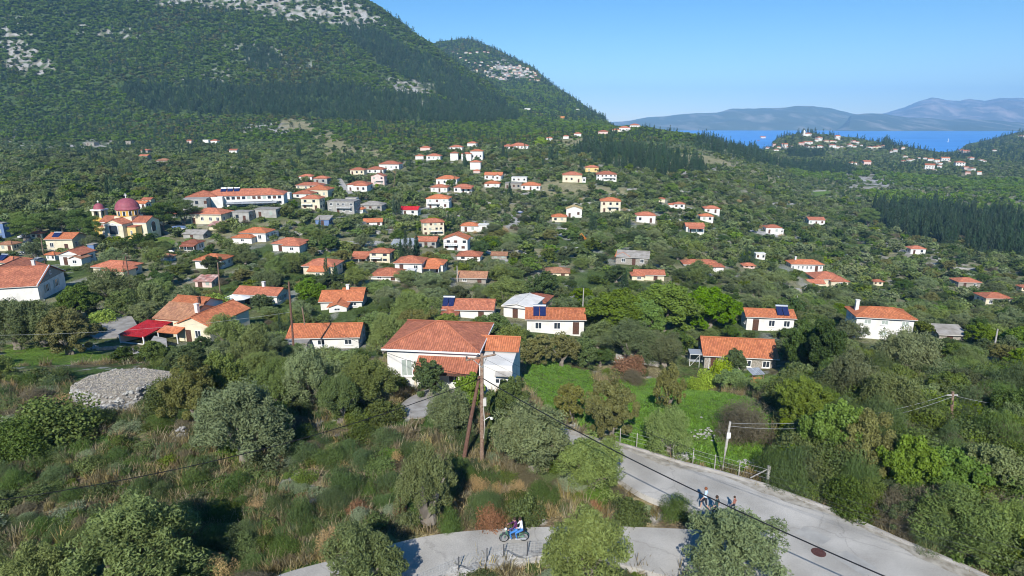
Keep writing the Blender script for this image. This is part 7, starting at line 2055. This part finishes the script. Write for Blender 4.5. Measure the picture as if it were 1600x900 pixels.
def walk(stride=.34, bag=False):
    """facing -x, mid-stride"""
    J = dict(pelvis=(0, 0, .92), belly=(-.01, 0, 1.1), chest=(-.02, 0, 1.33), neck=(-.03, 0, 1.50), head=(-.05, 0, 1.61), crown=(-.045, 0, 1.68), nose=(-.15, 0, 1.60))
    for s, k_ in (('L', 1), ('R', -1)):
        y = k_
        J.update({'shoulder' + s: (-.01, y * .19, 1.42), 'elbow' + s: (.10 * k_, y * .25, 1.15), 'wrist' + s: (-.10 + .16 * k_, y * .24, .93), 'hand' + s: (-.13 + .16 * k_, y * .24, .85), 'fingers' + s: (-.15 + .16 * k_, y * .235, .77), 'thumb' + s: (-.18 + .16 * k_, y * .22, .83),
                  'hip' + s: (0, y * .10, .90), 'knee' + s: (-.08 - .16 * k_, y * .11, .50), 'ankle' + s: (.06 - stride * k_, y * .10, .09), 'toe' + s: (-.10 - stride * k_, y * .11, .035)})
    return J
def smap(shirt, sleeve, trous, calf, shoe):
    d = {('pelvis', 'belly'): shirt, ('belly', 'chest'): shirt, ('chest', 'neck'): shirt}
    for s in 'LR': d.update({('chest', 'shoulder' + s): shirt, ('shoulder' + s, 'elbow' + s): sleeve, ('elbow' + s, 'wrist' + s): 0 if sleeve != 4 else 4, ('pelvis', 'hip' + s): trous, ('hip' + s, 'knee' + s): trous, ('knee' + s, 'ankle' + s): calf, ('ankle' + s, 'toe' + s): shoe})
    return d
LB, DK, WH, JN, PU = cloth('pale_blue_shirt', (.50, .66, .85)), cloth('dark_cloth', (.03, .035, .05)), cloth('white_cloth', (.82, .82, .84)), cloth('denim', (.06, .20, .50)), cloth('purple_jacket', (.10, .03, .10))
SH = cloth('shoe', (.5, .48, .45))
q = at_plane(1101, 797, 0)
w1 = human(walk(), E, R_, [SKIN, LB, DK, SH], smap(1, 1, 2, 0, 3), 'person', q, math.radians(-20), 'walker in a pale blue shirt and dark shorts on the road', mat('red_hair', (.22, .08, .04), .8))
q = at_plane(1118, 811, 0)
w2 = human(walk(.25), E, R_, [SKIN, cloth('dark_green_top', (.03, .07, .08)), DK, SH], smap(1, 1, 2, 2, 3), 'person', q, math.radians(-30), 'person in a dark top walking right of the pale blue shirt')
q = at_plane(1146, 801, 0)
w3 = human(walk(.2), E, R_, [SKIN, cloth('brown_top', (.30, .12, .09)), DK, SH], smap(1, 1, 2, 2, 3), 'person', q, math.radians(-30), 'person in a reddish brown top, rightmost of the walkers'); w3.scale = (.72, .72, .72)

# ------------------------------------------------------------------ moped with two riders (facing left)
P = at_plane(803, 846, 0.0)
mo = empty('moped', P, math.radians(4))
def torus(mb, c, R, r_, n=22, m_=6):
    base = len(mb.v)
    for i in range(n):
        a = 2 * math.pi * i / n
        for j in range(m_):
            b = 2 * math.pi * j / m_; mb.v.append((c[0] + (R + r_ * math.cos(b)) * math.cos(a), c[1] + r_ * math.sin(b), c[2] + (R + r_ * math.cos(b)) * math.sin(a)))
    for i in range(n):
        for j in range(m_):
            mb.f.append((base + i * m_ + j, base + ((i + 1) % n) * m_ + j, base + ((i + 1) % n) * m_ + (j + 1) % m_, base + i * m_ + (j + 1) % m_)); mb.uv.append(None); mb.m.append(0)
for x in (-.62, .62):
    m = MB(); torus(m, (x, 0, .30), .26, .035); w = m.build('wheel', M_['rubber'], mo, smooth=True)
    m = MB(); torus(m, (x, 0, .30), .225, .012); 
    for k_ in range(10): a = k_ * math.pi / 5; m.tube([(x, 0, .30), (x + .22 * math.cos(a), 0, .30 + .22 * math.sin(a))], .005, 3, caps=False)
    m.tube([(x, -.06, .30), (x, .06, .30)], .03, 6); m.build('rim', M_['tank_steel'], w)
    m = MB()
    for k_ in range(7): a0, a1 = math.radians(25 + k_ * 18), math.radians(43 + k_ * 18); m.face([(x + .31 * math.cos(a0), -.06, .30 + .31 * math.sin(a0)), (x + .31 * math.cos(a1), -.06, .30 + .31 * math.sin(a1)), (x + .31 * math.cos(a1), .06, .30 + .31 * math.sin(a1)), (x + .31 * math.cos(a0), .06, .30 + .31 * math.sin(a0))])
    m.build('mudguard', mat('moped_green', (.12, .25, .16), .4), mo)
m = MB(); m.tube([(-.62, 0, .30), (-.50, 0, .62), (-.42, 0, .95)], .03, 6); m.tube([(-.46, 0, .75), (-.30, 0, .38), (.15, 0, .34), (.62, 0, .32)], .04, 6); m.tube([(.12, 0, .36), (.25, 0, .66), (.62, 0, .34)], .03, 6); m.build('frame', mat('moped_frame', (.12, .25, .16), .4), mo)
m = MB(); m.face([(-.42, -.22, .85), (-.42, .22, .85), (-.30, .20, .30), (-.30, -.20, .30)]); m.face([(-.39, -.22, .85), (-.39, .22, .85), (-.27, .20, .30), (-.27, -.20, .30)]); m.build('leg_shield', M_['white_paint'], mo)
m = MB(); m.box(-.02, -.13, .70, .68, .13, .80); m.build('seat', M_['rubber'], mo)
m = MB(); m.tube([(-.36, -.32, 1.02), (-.42, -.1, .98), (-.42, .1, .98), (-.36, .32, 1.02)], .018, 5); m.build('handlebar', M_['iron'], mo)
m = MB(); m.lathe([(0, .86), (.07, .87), (.09, .93), (.05, .99), (0, 1.0)], 10, (-.50, 0)); m.build('headlight', M_['white_paint'], mo)
m = MB(); m.box(-.72, -.09, .60, -.50, .09, .63); m.build('front_rack', M_['iron'], mo)
m = MB(); m.tube([(.1, -.12, .25), (.75, -.14, .28)], .04, 8); m.build('exhaust', M_['tank_steel'], mo)
m = MB(); m.box(-.1, -.10, .28, .22, .10, .52); m.build('engine', M_['iron'], mo)
tag(mo, 'small white and green moped ridden along the lane', 'moped')
def ride(x0, arm_to, z0=.86):
    J = dict(pelvis=(x0, 0, z0 + .05), belly=(x0 - .03, 0, z0 + .24), chest=(x0 - .07, 0, z0 + .46), neck=(x0 - .10, 0, z0 + .62), head=(x0 - .13, 0, z0 + .73), crown=(x0 - .125, 0, z0 + .80), nose=(x0 - .23, 0, z0 + .72))
    for s, y in (('L', 1), ('R', -1)):
        J.update({'shoulder' + s: (x0 - .07, y * .18, z0 + .54), 'elbow' + s: ((x0 - .07 + arm_to[0]) / 2 + .05, y * .27, (z0 + .54 + arm_to[2]) / 2 - .08), 'wrist' + s: (arm_to[0] + .06, y * arm_to[1], arm_to[2] + .01), 'hand' + s: (arm_to[0] + .0, y * arm_to[1], arm_to[2]), 'fingers' + s: (arm_to[0] - .05, y * arm_to[1], arm_to[2] - .03), 'thumb' + s: (arm_to[0] - .01, y * (arm_to[1] - .05), arm_to[2] + .01),
                  'hip' + s: (x0, y * .10, z0 + .02), 'knee' + s: (x0 - .42, y * .20, z0 - .12), 'ankle' + s: (x0 - .33, y * .20, z0 - .56 + .06), 'toe' + s: (x0 - .46, y * .21, z0 - .60 + .05)})
    return J
L_ = P
human(ride(.16, (-.36, .30, 1.05)), E, R_, [SKIN, PU, JN, SH, PU], smap(1, 4, 2, 2, 3), 'person', P, math.radians(4), 'moped driver in a dark purple jacket and blue jeans')
human(ride(.50, (.14, .17, 1.08)), E, R_, [SKIN, WH, JN, SH, WH], smap(1, 4, 2, 2, 3), 'person', P, math.radians(4), 'moped passenger in a white top behind the driver')

# ------------------------------------------------------------------ prickly pear
r = random.Random(12)
for x, y, s, lb in ((1335, 668, 1.0, 'pale prickly pear cactus on the right slope, lower one'), (1350, 640, 1.15, 'pale prickly pear cactus on the right slope, upper one'), (1385, 668, .8, 'small prickly pear cactus right of the others')):
    P = hit(x, y); mb = MB()
    for i in range(130):
        a, q, z = r.uniform(0, 6.28), r.random() ** .5 * 1.5, r.uniform(.4, 2.3); n_ = Vector((r.gauss(0, 1), r.gauss(0, 1), r.gauss(0, .4))).normalized(); u = n_.orthogonal().normalized(); v = n_.cross(u)
        c = Vector((q * math.cos(a), q * math.sin(a), z)) * s; R = .2 * s
        ring = [c + (u * math.cos(t) * .75 + v * math.sin(t)) * R for t in np.linspace(0, 5.5, 8)]
        mb.face([p + n_ * .03 for p in ring]); mb.face([p - n_ * .03 for p in ring])
    tag(mb.build('prickly_pear', LM['cactus'], None, loc=P), lb, 'cactus', 'prickly pears')

# ------------------------------------------------------------------ dry stone terrace walls through the valley
r = random.Random(21)
WALLS = [((650, 330), 40), ((760, 318), 50), ((820, 305), 60), ((900, 320), 46), ((700, 305), 34), ((560, 352), 50), ((612, 362), 44), ((860, 360), 50), ((940, 370), 40), ((1060, 300), 50), ((1120, 300), 44), ((1160, 285), 50), ((1000, 295), 40), ((1180, 330), 44),
         ((1230, 320), 50), ((1130, 378), 44), ((1200, 385), 40), ((1330, 400), 40), ((980, 330), 60), ((740, 350), 36), ((480, 368), 40), ((520, 395), 44), ((800, 395), 50), ((1440, 380), 60), ((1500, 420), 50), ((1380, 360), 50), ((430, 292), 46), ((350, 262), 60), ((270, 285), 40), ((200, 270), 50), ((90, 280), 44), ((1270, 300), 40), ((1090, 270), 50), ((640, 312), 30), ((1060, 345), 40), ((880, 395), 44), ((950, 305), 50), ((1230, 455), 40), ((770, 240), 34), ((850, 250), 40)]
for i, ((x, y), w_) in enumerate(WALLS):
    d = r.uniform(-.18, .18); pts = [(x - w_ / 2 + w_ * t, y + (t - .5) * w_ * d + r.uniform(-1, 1)) for t in (0, .33, .66, 1)]
    best = min(LMK, key=lambda l: math.hypot(l[0] - x, (l[1] - y) * 1.6)); rel = ('right of' if x > best[0] else 'left of') if abs(x - best[0]) > abs(y - best[1]) * 1.3 else ('above' if y < best[1] else 'below')
    wall_run(pts, 1.0, .9, 'limestone', ' '.join(f'pale dry stone terrace wall {rel} {unique_short(best[3])}'.split()[:16]), 'stone_wall', 'wall', grp='dry stone terrace walls', rough=.5, seed=i, step=2.0)
